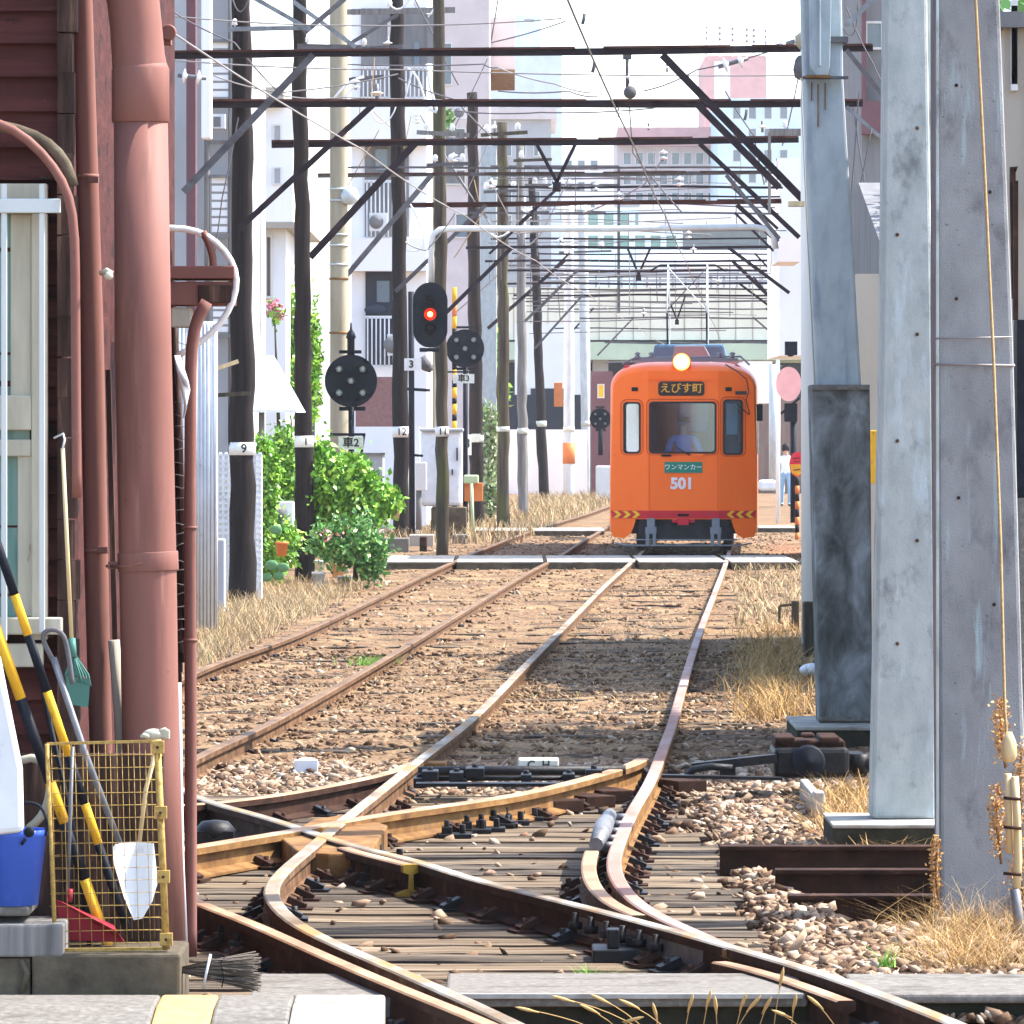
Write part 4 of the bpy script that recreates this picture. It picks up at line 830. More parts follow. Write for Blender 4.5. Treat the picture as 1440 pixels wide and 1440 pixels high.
def insul(p, q, n, r, lab, mat='insulator', grp='porcelain insulators'):
    """string of n discs from p to q"""
    p, q = Vector(p), Vector(q); d = (q - p).normalized(); b = B()
    b.tube([p, q], r * .28, 8, 1)
    u = d.to_track_quat('Z', 'Y').to_matrix()
    for k in range(n):
        c = p.lerp(q, (k + .5) / n); prof = [(.25, -.35), (.95, -.12), (1, 0), (.4, .15), (.25, .4)]; vs = []; m = 14
        for (rr, t) in prof:
            for j in range(m): a = 6.2832 * j / m; vs.append(c + u @ Vector((rr * r * math.cos(a), rr * r * math.sin(a), t * r)))
        b.add(vs, [(i * m + j, i * m + (j + 1) % m, (i + 1) * m + (j + 1) % m, (i + 1) * m + j) for i in range(4) for j in range(m)], 0, True)
    return tag(b.out('insulator', [mat, 'steelgrey']), lab, 'insulator', grp)
insul(P(1090, 66, 66), P(1132, 54, 66), 2, .1, 'pair of pale disc insulators attached to the column with a rusty collar', 'insulator')
insul(P(1010, 94, 66), P(1052, 82, 66), 2, .09, 'pair of pale disc insulators hanging free left of the column')
insul(P(250, 106, 68), P(290, 110, 68), 2, .09, 'pair of pale disc insulators beside the pink pipe top')
insul(P(530, 118, 75), P(530, 145, 75), 1, .09, 'round brown and white insulator hanging near the beige pole', 'insulator_brown')
insul(P(882, 100, 64), P(884, 118, 64), 1, .05, 'small insulator above the grey ball on the topmost gantry')
b = B(); b.tube([P(882, 68, 64), P(882, 130, 64)], .018, 6); b.ball(P(886, 130, 64), .075, 0); b.beam(P(876, 76, 64), P(888, 76, 64), .1, .12)
tag(b.out('wire_hanger', 'beamgrey'), 'grey ball-shaped wire hanger below the topmost gantry', 'hanger')
for (px, py, D, n, lab) in [(545, 60, 100, 1, 'white insulator on the pole top by the dark balcony'), (500, 118, 80, 2, 'white insulators beside the beige concrete pole'), (586, 166, 96, 3, 'cluster of white insulators above the third gantry'),
                            (636, 195, 105, 2, 'stacked white insulators on the pinkish wall side'), (637, 222, 105, 2, 'lower stacked white insulators on the pinkish wall side'), (690, 258, 118, 2, 'white insulators on the brown pole'),
                            (741, 300, 130, 3, 'white insulators just above the white arch'), (932, 218, 105, 2, 'white insulator above the thin grey gantry'), (955, 255, 108, 2, 'white insulator below the thin grey gantry'), (695, 178, 130, 1, 'white insulator on top of the brown pole'),
                            (778, 262, 95, 1, 'insulator at the tip of the V-shaped hanger'), (1030, 258, 110, 1, 'grey strain insulator right of the tram wire'), (1072, 178, 85, 1, 'yellowish spool insulator near the pale post')]:
    insul(P(px, py + 8, D), P(px, py - 8, D), n, 7 * D / F, lab)
# dangling hooks and clamps on beams
for (px, py, D, lab) in [(822, 25, 66, 'tiny clamp hanging on a wire against the bright sky, uppermost'), (836, 93, 66, 'tiny clamp hanging on a wire below the topmost gantry'), (1050, 160, 80, 'bent dark hook under the second gantry')]:
    b = B(); b.tube([P(px, py - 6, D), P(px - 1, py + 2, D), P(px - 3, py + 9, D)], .02, 6); tag(b.out('wire_clamp', 'beamgrey'), lab, 'clamp')

# crossarms and stays on the poles, and the tangle of service wires
def arm(p, q, D, th, mat, lab, name='crossarm', pins=()):
    root = thing(name, lab, 'crossarm', tuple(P((p[0] + q[0]) / 2, p[1], D)))
    B().beam(P(*p, D), P(*q, D), .07, th * D / F).out('arm_bar', mat, root)
    for px in pins:
        t = (px - p[0]) / (q[0] - p[0]); y_ = p[1] + (q[1] - p[1]) * t; c = P(px, y_ - th / 2, D); u = D / F
        B().lathe(tuple(c), [(.8 * u, 0), (.8 * u, 2 * u), (4 * u, 3 * u), (3 * u, 6 * u), (4 * u, 7 * u), (2.4 * u, 11 * u), (0, 12 * u)], 12).out('pin_insulator', 'insulator', root)
arm((320, 41), (436, 39), 71.5, 6, 'stayold', 'pale steel arm crossing pole 9 near its top', pins=(330,))
arm((418, 66), (508, 68), 81.5, 9, 'beamgrey', 'dark short arm on pole 1 with one white insulator', pins=(433,))
arm((483, 17), (640, 14), 115, 8, 'greywood', 'grey wooden arm high on pole 12', pins=(548, 585, 618))
arm((566, 66), (500, 70), 114, 7, 'beamgrey', 'second dark arm on pole 12 beside the balcony', pins=(512,))
arm((540, 108), (490, 112), 113, 6, 'beamgrey', 'bluish short arm next to the brown insulator')
arm((586, 186), (660, 190), 100, 6, 'greywood', 'wooden arm on pole 11 between second and third gantry', pins=(600, 636))
arm((600, 232), (660, 230), 100.5, 5, 'beamgrey', 'thin arm on pole 11 between third and fourth gantry', pins=(612, 634, 650))
arm((676, 190), (742, 186), 128, 5, 'oldwood', 'wooden arm near the brown pole top', pins=(684, 728))
arm((680, 270), (730, 268), 128.5, 4, 'beamgrey', 'thin arm on the brown pole above the arch', pins=(684, 695, 722))
arm((722, 226), (776, 224), 149, 4, 'oldwood', 'arm on the greyish leaning pole', pins=(733, 760))
arm((728, 300), (772, 298), 149.5, 3.4, 'beamgrey', 'lower arm on the greyish leaning pole', pins=(736, 745, 765))
arm((738, 262), (815, 266), 189, 4, 'beamgrey', 'arm bearing fat insulators behind the V-shaped hanger', pins=(752, 766, 790, 800))
arm((780, 300), (852, 298), 196, 3, 'beamgrey', 'arm high on the pale concrete pole with the band', pins=(790, 812, 840))
arm((786, 355), (860, 353), 212, 3, 'beamgrey', 'arm on the pale concrete pole next to the tram', pins=(800, 846))
arm((1082, 186), (1128, 186), 80, 10, 'greywood', 'stub wooden frame behind the third gantry beside tall pale post', pins=(1104,))
def stay(p, q, D, th, mat, lab):
    tag(B().beam(P(*p, D), P(*q, D), .04, th * D / F).out('stay_bar', mat), lab, 'stay bar', 'stay bars between the poles')
stay((352, -6), (436, 42), 71.2, 6, 'stayold', 'pale stay bar slanting from pole 9 up to the frame edge')
stay((412, 2), (500, 66), 81, 6, 'stayold', 'pale stay bar slanting down across pole 1')
stay((492, -8), (428, 46), 80.6, 7, 'beamgrey', 'darker stay bar crossing the pale one at pole 1')
stay((560, 20), (488, 64), 113.6, 5, 'beamgrey', 'grey stay bar under the grey wooden arm')
stay((1190, 36), (1240, -14), 60, 7, 'stayold', 'pale stay bar between the first two right columns')
stay((1190, 70), (1246, 140), 60, 6, 'beamgrey', 'grey stay bar slanting down behind the right columns')
stay((1190, 150), (1246, 200), 60.5, 5, 'stayold', 'lower pale stay bar behind the right columns')
stay((1082, 186), (1082, 300), 80.5, 6, 'greywood', 'upright grey stub beside tall pale post')
# drop loops
def loop(pts, D, r_, mat, lab='slack white service cable looping between the poles'):
    tag(B().tube(smooth_path([P(x, y, D) for x, y in pts], .12), r_ * D / F, 6).out('service_cable', mat), lab, 'cable', 'slack service cables')
loop([(352, -4), (346, 8), (338, 22), (330, 10), (326, -6)], 72, 1.3, 'beamgrey', 'chain-like dark cable loop on top of pole 9')
loop([(546, 4), (556, 18), (572, 8), (580, -8)], 113, 1.4, 'plasticwhite'); loop([(602, 24), (612, 10), (622, -6)], 113, 1.4, 'plasticwhite')
loop([(520, 152), (532, 178), (552, 168), (558, 146)], 113, .9, 'plasticwhite')
loop([(574, 96), (588, 106), (594, 130), (604, 160)], 99, 1.6, 'plasticwhite'); loop([(575, 284), (590, 310), (600, 345), (588, 354), (572, 352)], 99, 1.4, 'plasticwhite')
loop([(580, 100), (574, 118), (570, 140)], 99, 1.2, 'plasticwhite'); loop([(690, 328), (700, 338), (716, 326)], 99, 1.3, 'plasticwhite')
loop([(760, 345), (772, 352), (790, 338), (800, 320)], 128, 1.0, 'plasticwhite'); loop([(600, 90), (606, 130), (618, 165), (600, 150)], 101, 2.2, 'plasticwhite', 'thick white cable bundle hanging beside pole 11')
loop([(470, 138), (490, 112), (512, 108)], 80, 2.0, 'plasticwhite', 'white tube bending past the beige concrete pole'); loop([(476, 150), (488, 132), (500, 120)], 80, 2.0, 'plasticwhite')
loop([(1185, 40), (1200, 60), (1206, 30), (1206, -6)], 61, .9, 'beamgrey'); loop([(1196, 420), (1200, 330), (1212, 250), (1226, 180)], 60, .9, 'beamgrey'); loop([(1204, 540), (1200, 400), (1206, 330), (1203, 280)], 60, 1.4, 'oldwood'); loop([(1232, 500), (1222, 380), (1214, 330), (1220, 300)], 60, .9, 'beamgrey')
loop([(1126, 110), (1134, 300), (1146, 540)], 39.1, .8, 'concrete_beige', 'thin cable running down the edge of the bluish column')
rw = random.Random(11)
for i in range(26):
    D = rw.choice([118, 128, 140, 152, 165, 180, 200, 225]); y_ = rw.uniform(238, 470); x0 = rw.uniform(660, 800); x1 = rw.uniform(900, 1110)
    wire([P(x0, y_, D), P((x0 + x1) / 2, y_ + rw.uniform(-4, 6), D), P(x1, y_ + rw.uniform(-6, 6), D)], rw.uniform(.5, .9) * D / F, 'thin wire slung in the tangle between the gantries', rw.choice(['wirecol', 'wirecol', 'wirepale']))
for i in range(34):
    D = rw.choice([118, 128, 140, 165, 190, 225]); x = rw.uniform(640, 1100); y0 = rw.uniform(200, 430); h_ = rw.uniform(25, 90)
    wire([P(x, y0, D), P(x + rw.uniform(-3, 3), y0 + h_, D)], rw.uniform(.4, .75) * D / F, 'short dropper wire hanging between two gantries', rw.choice(['wirecol', 'wirecol', 'wirepale']), grp='dropper wires', name='dropper_wire')
for i in range(12):
    D = rw.choice([90, 104, 118]); x = rw.uniform(500, 700); y0 = rw.uniform(60, 300); wire([P(x, y0, D), P(x + rw.uniform(-60, 80), y0 + rw.uniform(30, 110), D)], rw.uniform(.5, .9) * D / F, 'thin wire slanting among the left poles', rw.choice(['wirecol', 'wirepale', 'ropecol']), .02, grp='slanting service wires')
for (px, py, D, n, lab) in [(938, 95, 64, 1, 'tiny white cup insulator on the topmost gantry brace'), (870, 158, 72, 1, 'white insulator hanging under the second gantry'), (912, 176, 82, 2, 'small double insulator above the third gantry'), (838, 262, 92, 2, 'white insulator pair hanging near the contact wire'),
                            (870, 276, 103, 2, 'white insulator over the rusty gantry'), (968, 330, 118, 2, 'pale insulator just under the white arch'), (975, 350, 126, 1, 'pale insulator above the pantograph'), (788, 340, 128, 2, 'pale insulator hanging near the slim grey pole'), (1010, 395, 150, 1, 'tiny pale insulator over the viaduct'), (905, 440, 200, 1, 'tiny pale insulator before the viaduct deck')]:
    insul(P(px, py + 7, D), P(px, py - 7, D), n, 5 * D / F, lab)
# rings on the beige pole
cp = bpy.data.objects['concrete_pole']
for py in (266, 282, 330, 345, 372, 392, 468): B().lathe((X(476.6, 88), 88, Z(py, 88)), [(.155, -.015), (.155, .015)], 20).out('clamp_ring', 'rustochre' if py in (392, 468) else 'galv', cp)
b = B(); b.lathe((X(492, 88), 87.9, Z(276, 88)), [(.02, -.14), (.12, -.10), (.15, 0), (.10, .12), (.03, .14)], 14); b.out('lamp_bowl', 'galv', cp)
# ================================================================= SIGNALS
def round_signal(px, py, rpx, D, lab, mast_to, sign=None, finial=False, lbl=''):
    root = thing('railway_signal', lab, 'signal', tuple(P(px, mast_to, D)))
    r = rpx * D / F; c = P(px, py, D)
    b = B(); b.lathe((c.x, c.y, c.z), [(r, -.01), (r, .015), (r * .96, .02)], 40, axis='y'); bd = b.out('backboard', 'blackpaint', root)
    for (dx, dz) in ((-.45, .45), (.45, .45), (0, 0), (-.45, -.45), (.45, -.45)):
        x, z = c.x + dx * r, c.z + dz * r
        b = B(); b.lathe((x, c.y - .02, z), [(r * .2, 0), (r * .2, -.09), (r * .175, -.09), (r * .175, -.02)], 20, axis='y'); hd = b.out('lamp_hood', 'blackpaint', root)
        b = B(); b.lathe((x, c.y - .03, z), [(r * .17, 0), (r * .1, -.02), (0, -.03)], 20, axis='y'); b.out('lens', 'lens', hd)
    b = B(); b.tube([P(px + .5, py + rpx * .6, D + .08), P(px + .5, mast_to, D + .08)], 4.2 * D / F if rpx > 30 else 3.4 * D / F, 10)
    b.beam(P(px - rpx * .45, py + rpx * 1.06, D + .08), P(px + rpx * .55, py + rpx * 1.06, D + .08), .03, .06); b.beam(P(px - rpx * .45, py - rpx * 1.1, D + .08), P(px + rpx * .4, py - rpx * 1.1, D + .08), .03, .05)
    b.out('mast', 'blackpaint', root)
    if finial:
        b = B(); q = P(px, py - rpx - 20, D + .08); b.lathe((q.x, q.y, q.z - .2), [(.055, -.1), (.055, .22), (.075, .24), (.06, .30), (.02, .36), (.012, .46), (0, .47)], 12); b.out('finial', 'blackpaint', root)
    if sign:
        x0, x1, y0, y1, tx = sign
        b = B(); p, q = P(x0, y1, D - .05), P(x1, y0, D - .05); b.box(p.x, q.x, D - .06, D - .05, p.z, q.z); pl = b.out('number_plate', 'plate_old', root)
        text(tx, (q.z - p.z) * .86, 'letterblack', ((p.x + q.x) / 2, D - .064, (p.z + q.z) / 2), pl, 'lettering', .004)
        b = B(); b.beam(P(x0 - 12, y0 - 3, D - .03), P(x1 + 3, y0 - 3, D - .03), .05, .04); b.beam(P(x1 + 1, y0 - 3, D - .03), P(x1 - 3, y1 + 8, D - .03), .04, .03); b.out('sign_bracket', 'blackpaint', root)
    return root
round_signal(493.5, 535.5, 37, 84.5, 'large round black signal with five unlit lamps and a plate reading 2', 700, (476, 511, 614, 632, '車2'), True)
round_signal(654, 490, 27, 126, 'smaller round black signal with five unlit lamps and a plate reading 3', 735, (637, 667, 526, 539, '車3'))
round_signal(844, 589, 15, 165, 'distant round black signal close to the tram side', 640)
def oval_signal():
    D = 99.3; root = thing('railway_signal', 'oval black signal glowing red, hanging under the white pipe arch', 'signal', tuple(P(605, 490, D)))
    s = D / F; c = P(605, 443, D); poly = []
    for k in range(40):
        a = 2 * math.pi * k / 40; poly.append((c.x + 24.5 * s * math.cos(a), c.z + (20 * s if math.sin(a) >= 0 else -20 * s) + 26 * s * math.sin(a)))
    B().prism(poly, D - .01, D + .02).out('backboard', 'blackpaint', root)
    for (py, m, mm) in ((424, 'black', 'black'), (442, 'redlamp', 'redlampcore'), (462, 'black', 'black')):
        q = P(605, py, D); r = 8.5 * s
        b = B(); prof = [(r * 1.15, -.02), (r * 1.15, -.16), (r * 1.02, -.16), (r * 1.02, -.02)]; b.lathe((q.x, D, q.z), prof, 24, axis='y'); hd = b.out('lamp_hood', 'blackpaint', root)
        b = B(); b.lathe((q.x, D - .03, q.z), [(r, 0), (r * .72, -.025)], 24, axis='y', mi=0); b.lathe((q.x, D - .055, q.z), [(r * .45, 0), (r * .3, -.02), (0, -.026)], 24, axis='y', mi=1); b.out('lens', [m, mm], hd)
    b = B(); b.beam(P(590, 492, D), P(618, 492, D), .12, .07); b.out('bracket', 'blackpaint', root)
oval_signal()
# signal mast left, sign 3
root = thing('signal_mast', 'thin dark teal steel mast carrying a white plate numbered 3', 'mast', tuple(P(578, 750, 113)))
B().tube([P(579.5, 752, 113), P(578, 410, 113)], 4.2 * 113 / F, 10).out('mast', 'blackpaint', root)
b = B(); p, q = P(568.5, 521, 112.8), P(592.5, 504, 112.8); b.box(p.x, q.x, 112.78, 112.8, p.z, q.z); pl = b.out('number_plate', 'plate', root)
text('3', .2, 'letterblack', ((p.x + q.x) / 2 - .03, 112.76, (p.z + q.z) / 2), pl, 'lettering', .006)
b = B(); b.beam(P(572, 547, 113), P(605, 549, 113), .06, .06); b.beam(P(580, 640, 113), P(595, 641, 113), .06, .05); b.out('bracket', 'blackpaint', root)
b = B(); b.tube([P(592, 503, 113), P(600, 515, 113), P(607, 522, 113)], [.10, .12, .05], 8); b.out('sounder', 'beamgrey', root)
tag(B().tube([P(573.5, 752, 121), P(573.5, 598, 121)], 3 * 121 / F, 8).out('white_post', 'whitepaint'), 'slim white post beside the pole numbered 12', 'post')
# relay cabinet and small box
root = thing('relay_cabinet', 'tall white rounded relay cabinet on a grey plinth behind mossy pole', 'cabinet', tuple(P(620, 735, 119)))
b = B(); p, q = P(592, 712, 119), P(650, 606, 119); b.box(p.x, q.x, 119, 119.9, p.z, q.z); b.out('cabinet_body', 'plasticwhite', root, bevel=.08)
b = B(); p, q = P(590, 607, 118.95), P(652, 602, 118.95); b.box(p.x, q.x, 118.9, 120, p.z, q.z); b.out('cabinet_roof', 'wall_grey', root, bevel=.03)
b = B(); p, q = P(606, 752, 119), P(656, 713, 119); b.box(p.x, q.x, 118.9, 120.2, p.z, q.z - .01); b.out('plinth', 'concrete_dirty', root, bevel=.02)
b = B(); p, q = P(635, 668, 118.96), P(637, 660, 118.96); b.box(p.x, q.x, 118.94, 118.99, p.z, q.z); b.box(p.x + .1, q.x + .1, 118.94, 118.99, p.z + .3, q.z + .45); b.out('latch', 'black', root)
root = thing('junction_box', 'small pale box on a post beside the white relay cabinet', 'box', tuple(P(592, 740, 117)))
b = B(); p, q = P(584, 690, 117), P(600, 650, 117); b.box(p.x, q.x, 117, 117.25, p.z, q.z); b.out('box_body', 'plate', root, bevel=.02)
B().tube([P(589, 745, 117.1), P(589, 690, 117.1)], .06, 8).out('post', 'greywood', root)
# yellow black striped pole and orange box
root = thing('striped_post', 'yellow and black striped post behind the round signal numbered 3', 'post', tuple(P(639, 610, 140)))
for k, (y0, y1, m) in enumerate([(404, 425, 'yellowpaint'), (425, 445, 'orangebox'), (445, 462, 'yellowpaint'), (462, 520, 'black'), (520, 535, 'yellowpaint'), (535, 545, 'black'), (545, 560, 'yellowpaint'), (560, 568, 'black'), (568, 583, 'yellowpaint'), (583, 592, 'black'), (592, 610, 'yellowpaint'), (610, 720, 'black')]):
    B().tube([P(639, y0, 140), P(639, y1, 140)], 3.4 * 140 / F, 10).out('stripe_section', m, root)
root = thing('orange_box', 'orange box with a pale green lid mounted on a thin post', 'box', tuple(P(664, 752, 118)))
b = B(); p, q = P(653, 705, 118), P(679, 679, 118); b.box(p.x, q.x, 118, 118.3, p.z, q.z); b.out('box_body', 'orangebox', root, bevel=.015)
b = B(); p, q = P(652, 680, 117.9), P(673, 668, 117.9); b.box(p.x, q.x, 117.8, 118.3, p.z, q.z); b.out('lid', 'palegreen', root, bevel=.03)
B().tube([P(665, 752, 117.8), P(663, 680, 117.8)], .035, 8).out('post', 'palegreen', root)
root = thing('notice_plates', 'pale enamel plates fixed on a thin pole beside the blackish pole', 'sign', tuple(P(658, 640, 131)))
b = B(); p, q = P(651, 640, 131), P(663, 611, 131); b.box(p.x, q.x, 131, 131.03, p.z, q.z); b.out('plate', 'plate', root)
b = B(); p, q = P(663, 620, 131.5), P(676, 610, 131.5); b.box(p.x, q.x, 131.3, 131.33, p.z, q.z); b.out('plate', 'plate_old', root)
text('3', .3, 'letterblack', (X(657, 131), 130.99, Z(624, 131)), root, 'lettering', .004)
# right side signals
root = thing('warning_disc', 'pale pink round disc on a dark stand behind the tall pale post', 'disc', tuple(P(1110, 590, 120)))
b = B(); c = P(1109, 540, 120); b.lathe((c.x, c.y, c.z), [(18 * .015, -.02), (18 * .015, .02)], 32, axis='y'); o = b.out('disc_face', 'mirrorpink', root); o.data.transform(Matrix.Translation((0, 0, c.z)) @ Matrix.Diagonal((1, 1, 1.35, 1)) @ Matrix.Translation((0, 0, -c.z)))
b = B(); b.box(X(1104, 120), X(1122, 120), 120.2, 120.5, Z(593, 120), Z(567, 120)); b.tube([P(1116, 592, 120.3), P(1116, 735, 120.3)], .07, 8); b.beam(P(1098, 582, 120.3), P(1124, 560, 120.3), .04, .05); b.out('stand', 'blackpaint', root)
b = B(); b.box(X(1105, 120), X(1122, 120), 120.2, 120.5, Z(499, 120), Z(480, 120)); b.lathe((X(1112, 120), 120.1, Z(495, 120)), [(.1, 0), (.1, -.1)], 12, axis='y'); b.out('loudspeaker', 'blackpaint', root)
root = thing('no_entry_sign', 'round red and yellow warning sign on a striped post right of the tram', 'sign', tuple(P(1121, 745, 117)))
b = B(); c = P(1121, 653, 117); r = 11 * 117 / F; b.lathe((c.x, c.y, c.z), [(r, -.02), (r, .02)], 28, axis='y'); dsc = b.out('sign_disc', 'signred', root); dsc.data.transform(Matrix.Translation((0, 0, c.z)) @ Matrix.Diagonal((1, 1, 1.6, 1)) @ Matrix.Translation((0, 0, -c.z)))
b = B(); b.prism([(c.x - r * .95, c.z), (c.x + r * .95, c.z), (c.x + r * .7, c.z - r * 1.1), (c.x, c.z - r * 1.5), (c.x - r * .7, c.z - r * 1.1)], 116.95, 116.975); b.out('yellow_field', 'yellowpaint', dsc)
b = B(); b.beam((c.x - .1, 116.93, c.z + .12), (c.x + .05, 116.93, c.z + .14), .01, .02); b.beam((c.x - .08, 116.93, c.z + .06), (c.x + .06, 116.93, c.z + .05), .01, .02); b.beam((c.x - .08, 116.93, c.z - .12), (c.x + .06, 116.93, c.z - .10), .01, .02); b.out('lettering', 'letterblack', dsc)
for k in range(8):
    B().tube([P(1121, 672 + k * 11, 117.1), P(1121, 683 + k * 11, 117.1)], .045, 8).out('post_section', 'orangebox' if k % 2 else 'black', root)

# distant person
def person_far():
    D = 168; x0 = X(1105, D); z0 = Z(712, D); root_l = 'person in a white shirt and pale blue jeans walking beyond the tram'
    V = [(0, 0, .95), (0, 0, 1.15), (0, 0, 1.35), (0, 0, 1.5), (0, -.01, 1.62), (0, -.02, 1.74),
         (.17, 0, 1.42), (.24, .0, 1.18), (.20, -.12, .95), (-.17, 0, 1.42), (-.25, .02, 1.18), (-.26, -.08, .95),
         (.10, 0, .9), (.11, -.08, .5), (.10, .02, .06), (.11, -.12, .03), (-.10, 0, .9), (-.10, .08, .5), (-.10, .2, .08), (-.11, .08, .03)]
    E = [(0, 1), (1, 2), (2, 3), (3, 4), (4, 5), (2, 6), (6, 7), (7, 8), (2, 9), (9, 10), (10, 11), (0, 12), (12, 13), (13, 14), (14, 15), (0, 16), (16, 17), (17, 18), (18, 19)]
    Rr = [(.16, .12), (.14, .11), (.17, .12), .06, (.085, .1), (.085, .1), .07, .05, .035, .07, .05, .035, .09, .065, .045, .04, .09, .065, .045, .04]
    me = skin_mesh('person', V, E, Rr); me.materials.clear()
    for m in ('shirtwhite', 'skin', 'jeans', 'hair'): me.materials.append(MATS[m])
    for p in me.polygons:
        c = p.center; p.use_smooth = True
        p.material_index = 1 if c.z > 1.50 else (2 if c.z < .98 and abs(c.x) < .2 else (1 if c.z < 1.1 and abs(c.x) > .18 else 0))
        if c.z < .07: p.material_index = 3
    me.transform(Matrix.Translation((x0, D, z0)))
    o = tag(link('person', me), root_l, 'person')
    B().ball((x0, D, z0 + 1.73), .125, 0, 12, (1, 1.05, 1.15)).out('hair', 'hair', o)
person_far()
b = B(); p, q = P(1068, 690, 172), P(1092, 675, 172); b.box(p.x, q.x, 172, 173, p.z, q.z); b.box(q.x, q.x + .25, 172, 172.5, p.z - .1, q.z + .05)
tag(b.out('parcel_heap', 'plasticwhite', bevel=.08), 'white bundle on the ground beside the distant walking person', 'bundle')

# ================================================================= RIGHT PILLARS
def column(name, lab, rows, D, dep, mat, base=None, cat='pillar', bevel=.018):
    """rows: [(py, left px, right px)] from top to bottom"""
    root = thing(name, lab, cat, (X((rows[-1][1] + rows[-1][2]) / 2, D), D, Z(rows[-1][0], D)))
    b = B(); vs = []
    for (py, l, r) in rows:
        for (px, yy) in ((l, 0), (r, 0), (r, dep), (l, dep)): vs.append((X(px, D), D + yy, Z(py, D)))
    n = len(rows); b.add(vs, [(4 * i + a, 4 * i + (a + 1) % 4, 4 * i + 4 + (a + 1) % 4, 4 * i + 4 + a) for i in range(n - 1) for a in range(4)] + [(0, 1, 2, 3), (4 * n - 4, 4 * n - 3, 4 * n - 2, 4 * n - 1)])
    b.out('column_shaft', mat, root, bevel=bevel); return root
# 3: the nearest
c3 = column('concrete_pillar', 'tall grey square concrete pillar with a rusty cable down its face', [(-150, 1316, 1400), (0, 1316, 1406), (480, 1316, 1425), (960, 1320, 1438), (1300, 1323, 1450)], 25.3, .34, 'concrete_grey')
B().tube([P(1313, 512, 25.27), P(1424, 514, 25.27), P(1426, 514, 25.5), P(1426, 513, 25.66), P(1313, 512, 25.66), P(1313, 512, 25.27)], .006, 6).out('band', 'wirepale', c3)
B().tube([P(1313, 476, 25.27), P(1423, 474, 25.27)], .004, 6).out('band', 'wirepale', c3)
B().box(X(1316, 25.3) + .0, X(1320, 25.3), 25.27, 25.31, Z(1300, 25.3), Z(-150, 25.3)).out('lit_edge', 'concrete_pale', c3)  # brighter lit edge of the pillar, painted as a pale strip
# guy wire with cover
root = thing('guy_wire', 'rusty guy cable with split plastic cover running down the nearest grey pillar', 'guy wire', tuple(P(1432, 1310, 24.3)))
B().tube([P(1368, -100, 25.0), P(1372, 0, 24.98), P(1385, 250, 24.9), P(1397, 500, 24.8), P(1407, 760, 24.6), P(1413, 1000, 24.4), P(1418, 1060, 24.4)], .0065, 6).out('cable', 'ropecol', root)
B().lathe(tuple(P(1419, 1062, 24.38)), [(.012, .10), (.03, .06), (.035, .0), (.02, -.03)], 12).out('thimble', 'bamboo', root)
b = B(); b.tube([P(1417, 1088, 24.35), P(1419, 1140, 24.35), P(1420, 1200, 24.35)], .016, 8); b.tube([P(1427, 1092, 24.33), P(1430, 1150, 24.33), P(1432, 1210, 24.33), P(1430, 1250, 24.3)], .017, 8); b.out('split_cover', 'bamboo', root)
for py in (1122, 1163, 1228): B().tube([P(1411, py, 24.3), P(1436, py + 2, 24.3)], .008, 6).out('strap', 'rustdark', root)
b = B(); b.tube([P(1427, 1250, 24.3), P(1432, 1290, 24.3), P(1436, 1340, 24.3)], .022, 8); b.out('anchor_rod', 'steelgrey', root)
# 2
c2 = column('concrete_pillar', 'pale bluish square pillar between the dark-based column and nearest grey pillar', [(-150, 1246, 1302), (0, 1245, 1304), (480, 1240, 1312), (960, 1230, 1317), (1152, 1226, 1317)], 29.6, .30, 'concrete_pale')
b = B(); b.box(X(1303, 29.6), X(1315, 29.6), 29.72, 29.85, Z(1152, 29.6), Z(-150, 29.6)); b.out('rear_flange', 'concrete_pale', c2)
b = B(); b.box(X(1170, 29.3), X(1322, 29.3), 29.2, 30.1, -.35, Z(1152, 29.6) - .02); b.box(X(1169, 29.3), X(1323, 29.3), 29.19, 30.11, Z(1152, 29.6) - .02, Z(1152, 29.6), 1); b.out('foundation', ['kerb_shade', 'slab_white'], c2, bevel=.006)  # sunlit top and shaded sides are put into the two colours
# 1
c1 = column('concrete_pillar', 'bluish column set on a dark stained concrete base, with rusty collar near the top', [(-120, 1126, 1180), (0, 1128, 1184), (110, 1131, 1186), (540, 1147, 1211), (1015, 1153, 1222)], 39.3, .30, 'concrete_blue')
b = B(); vs = []
for (py, l, r) in ((541, 1140, 1222), (720, 1144, 1224), (1020, 1152, 1226)):
    for (px, yy) in ((l, -.08), (r, -.08), (r, .42), (l, .42)): vs.append((X(px, 39.3), 39.3 + yy, Z(py, 39.3)))
b.add(vs, [(4 * i + a, 4 * i + (a + 1) % 4, 4 * i + 4 + (a + 1) % 4, 4 * i + 4 + a) for i in range(2) for a in range(4)] + [(0, 1, 2, 3), (8, 9, 10, 11)]); b.out('stained_base', 'concrete_mossy', c1, bevel=.012)
b = B(); b.box(X(1118, 39), X(1236, 39), 38.7, 40.2, -.3, Z(1019, 39.0) - .025); b.box(X(1117, 39), X(1237, 39), 38.69, 40.21, Z(1019, 39.0) - .025, Z(1019, 39.0), 1); b.out('foundation', ['kerb_shade', 'slab_white'], c1, bevel=.006)  # pale cap and dark body paint in the lit top and shade
b = B(); vs = []
for (py, l, r) in ((-120, 1135, 1166), (0, 1137, 1168), (95, 1139, 1166), (107, 1146, 1162)):
    for (px, yy) in ((l, -.10), (r, -.10), (r, 0), (l, 0)): vs.append((X(px, 39.3), 39.3 + yy, Z(py, 39.3)))
